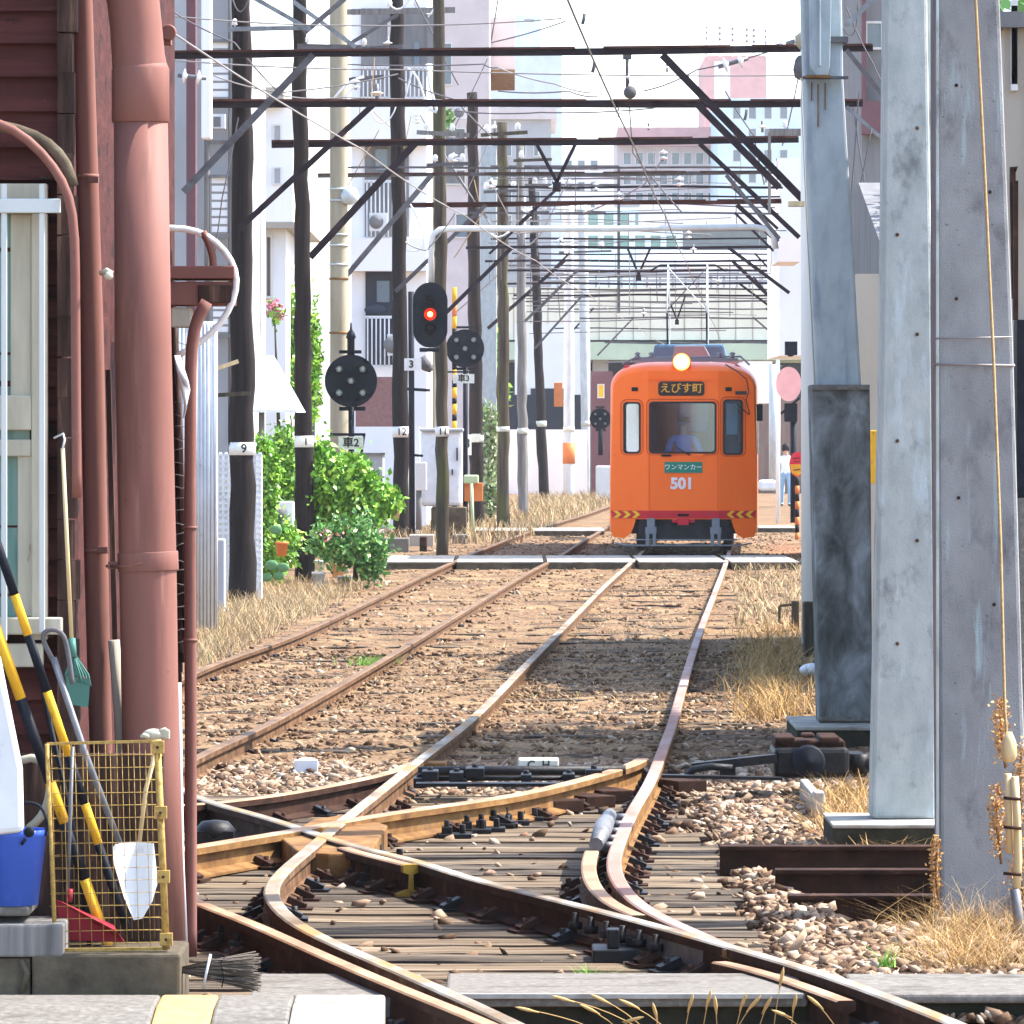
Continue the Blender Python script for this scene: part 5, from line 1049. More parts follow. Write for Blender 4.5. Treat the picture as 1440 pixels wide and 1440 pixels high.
b.add(vs, [(4 * i + a, 4 * i + (a + 1) % 4, 4 * i + 4 + (a + 1) % 4, 4 * i + 4 + a) for i in range(3) for a in range(4)] + [(0, 1, 2, 3), (12, 13, 14, 15)]); b.box(X(1150, 39.3), X(1153, 39.3), 39.16, 39.2, Z(95, 39.3), Z(-120, 39.3)); b.out('channel', 'concrete_blue', c1, bevel=.006)
b = B(); b.box(X(1132, 39.3), X(1166, 39.3), 39.17, 39.24, Z(111, 39.3), Z(107, 39.3)); b.out('collar', 'rustochre', c1)
b = B(); b.box(X(1166, 39.3), X(1192, 39.3), 39.25, 39.65, Z(60, 39.3), Z(52, 39.3)); b.box(X(1128, 39.3), X(1192, 39.3), 39.22, 39.27, Z(112, 39.3), Z(108, 39.3)); b.out('strap', 'beamgrey', c1)
# 0: tall pale round post further back
root = thing('concrete_pole', 'tall pale grey post partly hidden by the dark-based column', 'pole', tuple(P(1145, 905, 56)))
B().tube([P(1146, -120, 56), P(1147, 300, 56), P(1150, 905, 56)], [20 * .007, 21 * .007, 23 * .007], 20).out('shaft', 'pale_post', root)
B().box(X(1108, 55.8), X(1130, 55.8), 55.6, 55.8, Z(291, 55.8), Z(284, 55.8)).out('bracket', 'bamboo', root)
b = B(); b.lathe((X(1128, 56), 55.8, Z(100, 56)), [(.0, -.12), (.08, -.08), (.1, 0), (.08, .1), (.05, .14)], 14); b.out('pot_head', 'beamgrey', root)
b = B(); b.lathe((X(1130, 56), 55.8, Z(60, 56)), [(.05, -.08), (.09, -.03), (.09, .05), (.04, .1)], 14); b.out('pot_head', 'concrete_beige', root)
for (px, py) in ((1262, 330), (1262, 620), (1262, 905), (1290, 180), (1290, 470), (1290, 760)):
    B().lathe((X(px, 29.6), 29.6, Z(py, 29.6)), [(.010, .01), (.010, -.006), (.006, -.012), (0, -.012)], 8, axis='y').out('step_bolt', 'rustbrown', c2)
for (px, py) in ((1345, 120), (1345, 420), (1348, 700), (1392, 270), (1398, 850)):
    B().lathe((X(px, 25.3), 25.3, Z(py, 25.3)), [(.008, .01), (.008, -.004), (.005, -.008), (0, -.008)], 8, axis='y').out('step_bolt', 'rustdark', c3)
for (py0, py1) in ((541, 548), (1008, 1014)): B().box(X(1141 if py0 < 600 else 1150, 39.2), X(1223 if py0 < 600 else 1227, 39.2), 39.19, 39.225, Z(py1, 39.2), Z(py0, 39.2)).out('edge_rim', 'concrete', c1)
for (px, py, h_) in ((1150, 118, 60), (1160, 116, 38), (1141, 115, 26)): B().box(X(px, 39.25), X(px + 1.6, 39.25), 39.285, 39.296, Z(py + h_, 39.25), Z(py, 39.25)).out('rust_streak', 'rustochre', c1)
# stumps by the pillars
b = B(); b.box(X(1129, 55), X(1152, 55), 54.8, 55.1, -.1, Z(846, 55)); tag(b.out('wooden_stump', 'oldwood', bevel=.02), 'short dark wooden stump beside the foot of tall pale post', 'stump')
b = B(); b.box(X(1114, 62), X(1124, 62), 62, 62.2, -.1, Z(845, 62)); b.beam(P(1096, 852, 62), P(1114, 850, 62), .03, .03); b.beam(P(1096, 852, 62), P(1096, 876, 62), .03, .03); tag(b.out('wooden_stump', 'oldwood', bevel=.01), 'low stump with a bent rod, left of the tall pale post', 'stump')
# small post
b = B(); b.box(X(1127, 33), X(1141, 33), 31.6, 31.8, -.2, .03); b.box(X(1128, 33), X(1141, 33), 31.8, 33.3, -.12, .0)
tag(b.out('white_marker', 'slab_white', bevel=.01), 'short white marker lying before the switch machine', 'marker')
# rusty step rails
for i, (x0, x1, py) in enumerate([(1012, 1322, 1189), (1090, 1322, 1222), (1108, 1322, 1258)]):
    D = GD(py, -.0 - .02 * i) ; D = [28.1, 26.9, 25.9][i]; z = Z(py, D)
    b = B(); p0, p1 = X(x0, D), X(x1, D)
    b.box(p0, p1, D - .05, D + .07, z - .022, z); b.box(p0, p1, D, D + .012, z - .17, z - .022); b.box(p0, p1, D - .05, D + .09, z - .19, z - .17)
    tag(b.out('old_rail', 'rustdark', bevel=.004), ['longest rusty rail laid as a retaining step, farthest of three', 'middle rusty rail of the three laid as steps', 'rusty rail laid as a step, closest to the dry weeds'][i], 'old rail', 'rusty rails laid as steps')
b = B(); b.box(X(1150, 27), X(1322, 27), 25.6, 28.3, -.45, -.30); kind(b.out('pit_floor', 'rustdark'), 'structure')
# switch machine
root = thing('switch_machine', 'black cast-iron switch machine with round cover, beside the dark-based column', 'switch machine', tuple(P(1150, 1095, 33.6)))
D = 33.6
b = B(); b.box(X(1088, D), X(1195, D), D, D + .6, Z(1094, D), Z(1052, D)); b.box(X(1196, D), X(1222, D), D + .05, D + .5, Z(1094, D), Z(1062, D)); b.out('machine_case', 'oilblack', root, bevel=.03)
b = B(); c = P(1137, 1071, D - .02); b.lathe((c.x, c.y, c.z), [(.098, .04), (.098, -.03), (.085, -.045), (.03, -.045), (.02, -.06), (0, -.06)], 28, axis='y'); b.out('round_cover', 'blackpaint', root)
b = B()
for px in (1105, 1168): b.box(X(px - 14, D), X(px + 14, D), D + .05, D + .55, Z(1046, D), Z(1037, D)); b.box(X(px - 5, D), X(px + 5, D), D + .1, D + .4, Z(1054, D), Z(1046, D))
b.box(X(1128, D), X(1146, D), D, D + .2, Z(1038, D), Z(1032, D)); b.box(X(1090, D), X(1190, D), D + .1, D + .5, Z(1054, D), Z(1043, D)); b.out('lid', 'rustdark', root, bevel=.012)
b = B(); b.tube([P(1208, 1075, D + .1), P(1232, 1072, D + .1)], .05, 10); b.tube([P(1208, 1060, D + .1), P(1208, 1085, D + .1)], .06, 10); b.out('motor', 'oilblack', root)
b = B(); b.beam(P(972, 1079, D), P(1092, 1066, D), .12, .05); b.tube([P(965, 1092, D - .1), P(975, 1082, D - .1), P(1000, 1078, D - .1), P(1030, 1080, D - .1)], .022, 8); b.beam(P(930, 1091, D - .2), P(1100, 1095, D - .2), .10, .018); b.box(X(1012, D), X(1034, D), D - .05, D + .1, Z(1092, D), Z(1078, D)); b.out('drive_rod', 'oilblack', root)
# point rods across the track
root = thing('point_rodding', 'black greasy rods and joints lying across the tram track', 'point rods', tuple(P(730, 1090, 34.2)))
b = B(); b.tube([P(588, 1085, 34.2), P(700, 1084, 34.2), P(880, 1083, 34.2)], .030, 8); b.beam(P(585, 1103, 33.6), P(830, 1103, 33.6), .16, .02); b.tube([P(600, 1095, 33.9), P(850, 1094, 33.9)], .015, 8); b.out('rod', 'oilblack', root)
for (px, py, w_) in ((605, 1090, 14), (642, 1092, 12), (668, 1086, 16), (740, 1095, 9), (800, 1094, 10), (835, 1088, 14), (590, 1100, 10), (650, 1101, 8)):
    b = B(); q = P(px, py, 33.9); b.box(q.x - w_ * .0035, q.x + w_ * .0035, q.y - .12, q.y + .12, q.z - .03, q.z + .03); b.tube([q, q + Vector((0, 0, .05))], .02, 6); b.out('joint', 'oilblack', root, bevel=.006)
b = B(); p, q = P(729, 1084, 34.6), P(786, 1068, 34.6); b.box(p.x, q.x, 34.6, 34.85, p.z, q.z); mk_ = tag(b.out('marker_block', 'plate_old', bevel=.01), 'small whitish block with faded letters on the rods between the rails', 'marker')
text('C  H', .07, 'letterblack', ((p.x + q.x) / 2, 34.595, (p.z + q.z) / 2), mk_, 'lettering', .001)
# white cap, brick bits
b = B(); b.box(G(431, 1073, -.07).x - .075, G(431, 1073, -.07).x + .07, G(431, 1073, -.07).y - .06, G(431, 1073, -.07).y + .08, -.14, -.05); b.ball(G(431, 1075, -.09), .078, 0, 9, (1.05, 1.2, .60)); tag(b.out('white_lump', 'plasticwhite'), 'white rounded lump lying on the ballast between two tracks', 'white lump')
b = B(); b.ball(G(1143, 942, -.05), .10, 0, 12, (1.2, 1, .6)); tag(b.out('white_lump', 'plasticwhite'), 'small white lump at the verge by the dark-based column', 'white lump')
b = B(); q = G(612, 1069, -.02); b.box(q.x - .06, q.x + .07, q.y - .1, q.y + .12, -.12, -.03); tag(b.out('timber_wedge', 'rustochre', bevel=.008), 'small ochre wooden wedge beside the rail before the black rods', 'wedge')

# ================================================================= LEFT HOUSE
house = thing('wooden_house', 'dark red weatherboard house corner with peeling boards and barred window', 'house', (-1.7, 21.4, -.1))
b = B(); zt = 6.5; xr = X(86, 21.1)
zb = .1; k = 0
while zb < zt:
    hgt = random.uniform(.115, .15); x0, x1 = -5.5, xr
    y_ = 21.1; lift = .016 + random.uniform(0, .012)
    b.add([(x0, y_ - lift, zb), (x1, y_ - lift - random.uniform(0, .012), zb + random.uniform(-.008, .008)), (x1, y_ + .012, zb + hgt + .01), (x0, y_ + .012, zb + hgt + .01), (x0, y_ + .03, zb), (x1, y_ + .03, zb)], [(0, 1, 2, 3), (0, 1, 5, 4)])
    zb += hgt; k += 1
b.out('weatherboard', 'siding', house)
b = B(); b.box(-5.5, xr, 21.13, 28.2, -.2, 6.6); b.out('side_wall', 'siding', house)
b = B()   # corner boards, rotten
for i in range(44):
    z0 = -.1 + i * .15; o_ = random.uniform(-.012, .014)
    b.box(xr - .01, xr + .055 + o_, 21.04 + random.uniform(-.012, .012), 21.14, z0, z0 + .142 + random.uniform(0, .012))
b.out('corner_board', 'rotwood', house)
b = B()   # ragged laths at the far corner
for i in range(9):
    x = X(247 + i * 2.6, 27.6); b.tube([(x + random.uniform(-.01, .01), 27.5 - i * .03, Z(1000 - i * 14, 27.5)), (x - .03, 27.45 - i * .03, Z(600, 27.5)), (x - .06, 27.4 - i * .03, Z(180 + i * 25, 27.5))], [.012, .018, .01], 5)
b.out('broken_lath', 'rotwood', house)
b = B()   # wire mesh strip on laths
for i in range(26):
    z = Z(480 + i * 17, 27.2); xx = X(246, 27.2); b.tube([(xx, 27.2, z), (xx + .035 + random.uniform(0, .02), 27.18, z + random.uniform(-.02, .02)), (xx + .075, 27.2, z + random.uniform(-.02, .03))], .0022, 4)
b.out('torn_mesh', 'wirepale', house)
b = B(); b.beam((X(152, 21.9), 21.9, Z(520, 21.9)), (X(162, 21.9), 21.9, Z(900, 21.9)), .02, .03); b.out('loose_board', 'rotwood', house)
# window with frame
wd = B(); D = 21.02
def fr(x0, x1, y0, y1, d0=0, d1=.06): wd.box(X(x0, D), X(x1, D), D + d0, D + d1, Z(y1, D), Z(y0, D))
fr(-60, 66, 258, 300); fr(44, 66, 300, 900); fr(-60, 88, 868, 892, -.05); fr(-60, 60, 905, 938, -.02); fr(14, 44, 300, 560, .02); fr(-60, 44, 556, 605, .0); fr(24, 46, 640, 868, .02); fr(-60, 44, 618, 642, .01)
wf = wd.out('window', 'cream', house, bevel=.006)
B().box(X(-60, D), X(40, D), D + .055, D + .06, Z(868, D), Z(300, D)).out('pane', 'tealglass', wf)
b = B()
for px in (9, 62): b.box(X(px - 4, D), X(px + 4, D), D - .10, D - .085, Z(900 if px < 20 else 888, D), Z(260, D))
b.out('bar', 'barwhite', wf, bevel=.003)
b = B(); b.box(X(-60, D), X(88, D), D - .11, D - .08, Z(301, D), Z(281, D)); b.out('rail_bracket', 'barwhite', wf, bevel=.004)
# hoses bending into the wall
D = 20.9
b = B(); b.tube(smooth_path([P(-30, 165, D), P(20, 178, D), P(60, 215, D), P(90, 255, D), P(104, 300, D), P(106, 420, D), P(108, 700, D)], .08), .018, 10); tag(b.out('pipe', 'pinkpaint'), 'thin orange-brown pipe curving down the weatherboards above the window', 'pipe')
b = B(); b.tube(smooth_path([P(-30, 172, D + .05), P(30, 182, D + .05), P(70, 200, D + .05), P(96, 232, D + .05), P(102, 262, D + .05)], .06), .023, 10); tag(b.out('cable_conduit', 'concrete_dirty'), 'olive corrugated conduit curving beside the thin orange-brown pipe', 'conduit')
# pipe A (slim) and B (wide)
def px_tube(rows, D, n=24, y=None): return [P((l + r) / 2, py, D) for py, l, r in rows], [(r - l) / 2 * D / F for py, l, r in rows]
root = thing('drain_pipe', 'slim pink drainpipe beside the house corner', 'pipe', tuple(P(140, 1250, 21.0)))
p, r = px_tube([(-80, 100, 128), (0, 102, 130), (240, 107, 138), (480, 112, 146), (780, 118, 152), (1060, 126, 158), (1345, 132, 166)], 21.35); B().tube(p, r, 24).out('pipe_run', 'pinkpaint', root)
for py in (248, 775):
    px = 122 if py < 300 else 135
    b = B(); b.lathe(tuple(P(px, py, 21.35)), [(.046, -.008), (.046, .008)], 20); b.box(X(px + 3, 21.3), X(px + 17, 21.3), 21.27, 21.31, Z(py + 4, 21), Z(py - 4, 21)); b.out('pipe_clip', 'pinkpaint', root)
root = thing('drain_pipe', 'wide pink drainpipe with a collar, thickest of the pipes', 'pipe', tuple(P(225, 1390, 20.8)))
D = 21.2
p, r = px_tube([(-120, 118, 196), (-60, 138, 212), (0, 150, 224), (40, 155, 228), (80, 157, 232), (100, 158, 236)], D); B().tube(p, r, 40, cap=False).out('upper_bend', 'pinkpaint', root)
p, r = px_tube([(88, 160, 232), (98, 157, 238), (171, 157, 238), (173, 159, 236)], D); B().tube(p, r, 40).out('collar', 'pinkpaint', root)
p, r = px_tube([(168, 160, 236), (480, 161, 241), (780, 167, 248), (1060, 172, 252), (1395, 180, 264)], D); B().tube(p, r, 40).out('pipe_run', 'pinkpaint', root)
p, r = px_tube([(776, 165, 250.5), (803, 166, 251.5)], D); o = B().tube(p, r, 40).out('pipe_clamp', 'pinkpaint', root, bevel=.003)
b = B(); b.box(X(152, D), X(172, D), D - .02, D + .03, Z(800, D), Z(790, D)); b.tube([P(150, 796, D), P(176, 797, D - .08), P(200, 792, D - .115)], .006, 6); b.out('clamp_bolt', 'pinkpaint', root)
root = thing('drain_pipe', 'thin pink pipe at the outer side of the wide drainpipe', 'pipe', tuple(P(268, 1340, 23.4)))
p, r = px_tube([(424, 282, 300), (446, 268, 287), (480, 259, 277), (560, 259, 277), (742, 258, 276.5), (960, 259, 277), (1345, 260, 277)], 23.4); B().tube(smooth_path(p, .1), r[-1], 20).out('pipe_run', 'pinkpaint', root)
for py in (742, 900): B().lathe(tuple(P(267.5, py, 23.4)), [(.029, -.006), (.029, .006)], 18).out('joint_ring', 'pinkpaint', root)
B().tube([P(252, 960, 23.0), P(256, 1200, 23.0), P(262, 1340, 23.0)], .008, 8).out('cable', 'plasticwhite', root)
B().tube([P(160, 900, 21.3), P(168, 1000, 21.3), P(172, 1100, 21.3), P(176, 1200, 21.3)], .022, 8).out('lagging', 'wall_beige', root)
root = thing('torn_rag', 'white torn plastic rag dangling beside the wide drainpipe', 'rag', tuple(P(258, 540, 22.6)))
b = B()
for k in range(7): b.tube([P(246 + k, 500, 22.6), P(252 + k * 1.6, 520 + k * 3, 22.58), P(258 + k, 548, 22.6 + k * .004), P(262 - k * .6, 575 + k * 2, 22.6)], [.004, .011, .010, .003], 6)
b.out('plastic_film', 'plasticwhite', root)
# hoop with wooden bracket
root = thing('ladder_hoop', 'pale pink steel hoop curving around a wooden bracket end', 'hoop', tuple(P(285, 410, 23.8)))
D = 23.8
hp = [P(225, 321, D), P(262, 320, D), P(292, 330, D), P(318, 352, D), P(332, 380, D), P(334, 405, D), P(322, 440, D), P(300, 468, D), P(270, 490, D), P(250, 500, D)]
B().tube(smooth_path(hp, .05), .0135, 12).out('hoop_bar', 'plate', root)
B().tube(smooth_path([P(285, 326, D), P(296, 345, D), P(300, 362, D), P(300, 380, D)], .05), .016, 12).out('inner_bar', 'pinkpaint', root)
b = B(); p, q = P(238, 402, D), P(330, 374, D); b.box(p.x, q.x, D - .02, D + .3, p.z + .03, q.z); b.out('bracket_top', 'pinkpaint', root, bevel=.005)
b = B(); p, q = P(238, 429, D), P(328, 396, D); b.box(p.x, q.x, D + .0, D + .28, p.z, q.z); b.out('bracket_timber', 'pinkpaint', root, bevel=.005)
b = B(); p, q = P(279, 426, D), P(326, 401, D); b.box(p.x, q.x, D - .012, D, p.z, q.z); b.out('split_end', 'rotwood', root, bevel=.004)
b = B(); p, q = P(240, 460, D), P(268, 432, D); b.box(p.x, q.x, D + .02, D + .2, p.z, q.z); tag(b.out('wooden_block', 'cream', bevel=.006), 'weathered pale wooden block under the hoop bracket', 'wooden block')
b = B(); b.lathe(tuple(P(237, 46, 24)), [(.03, -.03), (.035, .0), (.03, .03)], 14, axis='y'); b.box(X(228, 24), X(240, 24), 24, 24.1, Z(62, 24), Z(38, 24)); tag(b.out('wall_hook', 'pinkpaint'), 'rusty pulley hook sticking out beside the wide pipe top', 'hook')
b = B(); b.tube([P(142, 384, 20.95), P(150, 380, 20.9), P(158, 385, 20.9)], .010, 8); b.ball(P(153, 388, 20.88), .016); tag(b.out('tap_valve', 'cream'), 'small pale valve between the slim and wide pink pipes', 'valve')

# ------------------------------------------------------------ cage and tools
D = 20.58
cage = thing('wire_cage', 'rusty yellow wire-mesh cage holding brooms and poles', 'cage', tuple(P(155, 1335, D)))
def cw(x0, y0, x1, y1, d0=0, d1=0, r=.0019): return [P(x0, y0, D + d0), P(x1, y1, D + d1)], r
b = B()
for k in range(10): x = 72 + k * 16.5; b.tube([P(x, 1046, D), P(x + 8, 1336, D)], .0012, 5)
for k in range(17): y_ = 1046 + k * 17.6; b.tube([P(69 + k * .6, y_, D), P(225 + k * .5, y_ - 3, D)], .0012, 5)
b.out('front_mesh', 'cagewire', cage)
b = B()
for k in range(9): x = 84 + k * 16; b.tube([P(x, 1044, D + .32), P(x + 6, 1320, D + .32)], .0009, 5)
for k in range(16): y_ = 1044 + k * 17.6; b.tube([P(80, y_, D + .32), P(228, y_, D + .32)], .0009, 5)
b.out('rear_mesh', 'cagewire', cage)
b = B()
for k in range(16): y_ = 1046 + k * 17.6; b.tube([P(70, y_, D), P(83, y_ - 2, D + .32)], .0009, 5); b.tube([P(226, y_, D), P(229, y_ - 2, D + .32)], .0009, 5)
b.out('side_mesh', 'cagewire', cage)
b = B(); b.tube([P(221, 1040, D - .01), P(234, 1335, D - .01)], .013, 8); b.tube([P(66, 1046, D - .01), P(78, 1335, D - .01)], .008, 8); b.beam(P(66, 1046, D), P(226, 1042, D), .01, .01); b.beam(P(78, 1336, D), P(236, 1334, D), .02, .012); b.out('corner_post', 'cagewire', cage)
for py in (1050, 1142, 1232, 1320):
    b = B(); px = 222 + (py - 1040) * .044; b.box(X(px - 9, D), X(px + 9, D), D - .035, D - .015, Z(py + 9, D), Z(py - 9, D)); b.lathe((X(px, D), D - .035, Z(py, D)), [(.006, 0), (.006, -.006), (0, -.008)], 8, axis='y', mi=1); b.out('hinge_plate', ['cagewire', 'rustdark'], cage, bevel=.003)
b = B(); b.box(X(48, D), X(256, D), D - .10, D + .45, -.12, Z(1338, D)); tag(b.out('concrete_block', 'concrete_dirty', bevel=.012), 'mossy brown concrete block beneath the wire cage', 'block')
# tools in it
def bar(p0, p1, rr, segs, lab, name='barrier_bar', Ds=(20.810, 20.848), grp=None):
    root = thing(name, lab, 'pole', tuple(P(*p1, Ds[1]))); a, c_ = P(*p0, Ds[0]), P(*p1, Ds[1]); t = 0
    for (fr_, m) in segs:
        B().tube([a.lerp(c_, t), a.lerp(c_, t + fr_)], rr, 14).out('painted_section', m, root); t += fr_
    return root
bar((-12, 740), (178, 1305), .0165, [(.17, 'blackpaint'), (.10, 'yellowpaint'), (.14, 'blackpaint'), (.16, 'yellowpaint'), (.12, 'blackpaint'), (.10, 'yellowpaint'), (.21, 'blackpaint')], 'upper striped yellow and black bar leaning into the cage', Ds=(20.773, 20.86), grp='striped bars')
bar((-14, 860), (152, 1330), .0200, [(.26, 'yellowpaint'), (.25, 'blackpaint'), (.12, 'yellowpaint'), (.17, 'blackpaint'), (.20, 'yellowpaint')], 'lower thicker striped yellow and black bar leaning into the cage', Ds=(20.750, 20.848))
# shovel (grey shaft, D handle, white blade)
root = thing('shovel', 'shovel with grey D-shaped grip and white blade hanging in the cage', 'shovel', tuple(P(195, 1290, 20.660)))
b = B(); b.tube([P(75, 925, 20.698), P(120, 1060, 20.675), P(168, 1186, 20.660)], .012, 10); b.out('shaft', 'steelgrey', root)
b = B(); b.tube(smooth_path([P(78, 935, 20.698), P(62, 905, 20.698), P(58, 889, 20.698), P(72, 884, 20.698), P(88, 888, 20.698), P(96, 920, 20.698), P(102, 962, 20.698)], .02), .009, 8); b.out('grip', 'beamgrey', root)
b = B(); b.add([P(158, 1192, 20.660), P(216, 1186, 20.675), P(222, 1240, 20.660), P(214, 1268, 20.64), P(200, 1292, 20.630), P(188, 1294, 20.630), P(174, 1262, 20.630), P(160, 1215, 20.645), P(192, 1184, 20.705), P(164, 1185, 20.68)], [(0, 9, 8, 5, 6, 7), (8, 1, 2, 3, 4, 5)]); o = b.out('blade', 'plasticwhite', root)
m = o.modifiers.new('t', 'SOLIDIFY'); m.thickness = .004
root = thing('dustpan', 'dark red plastic dustpan at the bottom of the cage', 'dustpan', tuple(P(120, 1310, 20.773)))
b = B(); b.add([P(80, 1265, 20.750), P(165, 1310, 20.735), P(175, 1325, 20.810), P(84, 1322, 20.773), P(84, 1270, 20.86), P(160, 1300, 20.86)], [(0, 1, 2, 3), (0, 4, 5, 1)]); o = b.out('pan', 'redplastic', root); m = o.modifiers.new('t', 'SOLIDIFY'); m.thickness = .006
B().tube([P(97, 1268, 20.735), P(98, 1250, 20.735)], .012, 8).out('socket', 'redplastic', root)
B().tube([P(95, 1256, 20.735), P(102, 1050, 20.735)], .007, 8).out('handle', 'steelgrey', root)
tag(B().tube([P(226, 1030, 20.848), P(205, 1110, 20.848), P(194, 1200, 20.848)], .008, 8).out('broom_stick', 'bamboo'), 'thin pale broom stick leaning at the cage corner', 'stick')
root = thing('work_glove', 'cream cotton glove draped on the cage corner post', 'glove', tuple(P(218, 1034, 20.660)))
b = B(); b.ball(P(216, 1033, 20.660), .04, 0, 14, (1.0, .6, .55)); b.out('palm', 'cream', root)
for k in range(4): B().tube([P(222, 1030 + k * 2, 20.653), P(232, 1026 + k * 3, 20.653), P(238, 1030 + k * 3, 20.653)], [.009, .009, .007], 8).out('finger', 'cream', root)
B().tube([P(210, 1036, 20.645), P(202, 1034, 20.638), P(198, 1037, 20.638)], [.010, .009, .007], 8).out('finger', 'cream', root)
tag(B().tube([P(60, 970, 20.86), P(110, 1200, 20.870), P(126, 1330, 20.848)], .010, 10).out('iron_rod', 'blackpaint'), 'plain black iron rod standing inside the cage', 'rod')
root = thing('leaf_rake', 'dark green plastic leaf rake with a bamboo handle upside against the corner', 'rake', tuple(P(105, 990, 20.810)))
B().tube([P(88, 630, 20.810), P(94, 760, 20.810), P(101, 905, 20.810)], .0075, 10).out('handle', 'bamboo', root)
b = B(); b.tube([P(101, 898, 20.810), P(103, 925, 20.795)], .014, 10); 
for k in range(9): b.tube([P(103, 918, 20.795), P(92 + k * 4, 948, 20.788 + .01 * math.sin(k)), P(94 + k * 4.2, 955 + k * 1.2, 20.780)], .0035, 5)
b.add([P(103, 912, 20.885), P(92, 948, 20.885), P(127, 952, 20.885)], [(0, 1, 2)]); b.add([P(92, 950, 20.780), P(127, 955, 20.780), P(124, 995, 20.780), P(96, 990, 20.780)], [(0, 1, 2, 3)]); o = b.out('rake_head', 'greenplastic', root)
tag(B().tube([P(88, 632, 20.795), P(91, 618, 20.795), P(89, 610, 20.810), P(76, 616, 20.832)], .004, 6).out('wire_hook', 'plasticwhite'), 'white cord hook tied at the rake handle top', 'cord')
# bucket
D = 20.6; root = thing('bucket', 'bright blue plastic bucket with black handle beside the cage', 'bucket', tuple(P(20, 1270, D)))
c = P(20, 1272, D); s_ = D / F
b = B(); b.lathe((c.x, c.y, c.z), [(34 * s_, 0), (45 * s_, 97 * s_), (47 * s_, 98 * s_), (47 * s_, 106 * s_), (44 * s_, 106 * s_), (42 * s_, 96 * s_), (33 * s_, 4 * s_), (0, 3 * s_)], 36); b.out('bucket_body', 'bluebucket', root)
b = B(); b.tube(smooth_path([P(64, 1175, D - .04), P(66, 1150, D - .02), P(58, 1132, D), P(35, 1128, D), P(5, 1142, D), P(-25, 1170, D)], .02), .006, 8); b.out('handle', 'blackpaint', root)
b = B(); b.ball(P(41, 1170, D - .11), .02, 0, 10, (1, .5, 1)); b.tube([P(36, 1180, D - .115), P(30, 1188, D - .115)], .006, 6); b.out('handle_lug', 'blackpaint', root)
b = B(); b.box(X(-60, D), X(44, D), D - .08, D + .3, Z(1286, D), Z(1272, D)); tag(b.out('stone_step', 'concrete', bevel=.01), 'grey stone shelf right under the blue bucket', 'stone')
b = B(); b.box(X(-80, D), X(92, D), D - .12, D + .25, Z(1342, D), Z(1296, D)); tag(b.out('timber_baulk', 'greywood', bevel=.01), 'squared dark timber baulk below the blue bucket', 'timber')
b = B(); b.box(X(-80, D), X(46, D), D - .1, D + .3, Z(1400, D), Z(1344, D)); b.tube([P(30, 1350, D - .1), P(38, 1370, D - .12), P(30, 1395, D - .1)], .012, 8); tag(b.out('rubble_block', 'concrete_dirty', bevel=.02), 'dark rough block at the very bottom below timber baulk', 'block')
b = B(); b.add([P(-60, 915, 20.45), P(0, 918, 20.45), P(8, 960, 20.45), P(32, 1080, 20.45), P(34, 1170, 20.45), P(-60, 1180, 20.45)] + [P(-60, 915, 20.55), P(0, 918, 20.55), P(8, 960, 20.55), P(32, 1080, 20.55), P(34, 1170, 20.55), P(-60, 1180, 20.55)], [(0, 1, 2, 3, 4, 5), (11, 10, 9, 8, 7, 6)] + [(k, (k + 1) % 6, (k + 1) % 6 + 6, k + 6) for k in range(6)])
tag(b.out('plastic_container', 'plasticwhite', bevel=.02), 'white plastic jerrycan edge behind the blue bucket', 'container')
tag(B().tube(smooth_path([P(20, 1075, 20.9), P(45, 1060, 20.9), P(66, 1075, 20.9), P(72, 1110, 20.9), P(60, 1150, 20.9), P(40, 1165, 20.9)], .03), .016, 10).out('coiled_hose', 'cream'), 'pale hose loop behind the blue bucket', 'hose')
b = B(); b.box(X(-80, 21), X(230, 21), 20.98, 21.05, -.1, Z(1060, 21)); tag(b.out('plywood_sheet', 'rotwood'), 'brown board standing behind the wire cage', 'board')
# broom lying
root = thing('besom_broom', 'twig besom broom lying flat below the pink pipes', 'broom', tuple(P(315, 1365, 20.62)))
b = B()
for k in range(150):
    a = random.uniform(-1, 1); c_ = a + random.uniform(-.2, .2); b.tube([P(252, 1364 + a * 3, 20.6 + random.uniform(-.03, .03)), P(300, 1364 + a * 15, 20.6 + random.uniform(-.04, .04)), P(358 + random.uniform(-4, 10), 1366 + c_ * 25, 20.6 + random.uniform(-.05, .05))], .0017, 4)
b.out('twigs', 'twig', root)
B().tube([P(296, 1342, 20.57), P(291, 1364, 20.55), P(286, 1390, 20.57)], .005, 6).out('binding', 'plasticwhite', root)
B().tube(smooth_path([P(316, 1346, 20.57), P(306, 1356, 20.56), P(318, 1368, 20.55), P(312, 1388, 20.57)], .02), .0022, 5).out('binding', 'black', root)
# platform edge
b = B()
def plat(x0, x1, mat, lab, name, bw=.012):
    b = B(); poly = [(20.42, .0), (20.08, -.006), (19.2, -.11), (19.2, -.7), (20.42, -.7)]
    xs0, xs1 = X(x0, 20.2), X(x1, 20.2); n = 5
    vs = [(xs0, y_, z_) for y_, z_ in poly] + [(xs1, y_, z_) for y_, z_ in poly]
    b.add(vs, [(0, 1, 2, 3, 4), (9, 8, 7, 6, 5)] + [(k, (k + 1) % 5, (k + 1) % 5 + 5, k + 5) for k in range(5)]); return tag(b.out(name, mat, bevel=bw), lab, 'kerb', 'platform edge blocks')
plat(-200, 221, 'concrete', 'grey concrete platform edge block under the wooden baulks', 'platform_edge')
plat(222, 303, 'edge_yellow', 'cream-yellow painted block of the platform edge', 'platform_edge')
plat(304, 411, 'concrete', 'grey concrete platform edge block between the two painted blocks', 'platform_edge')
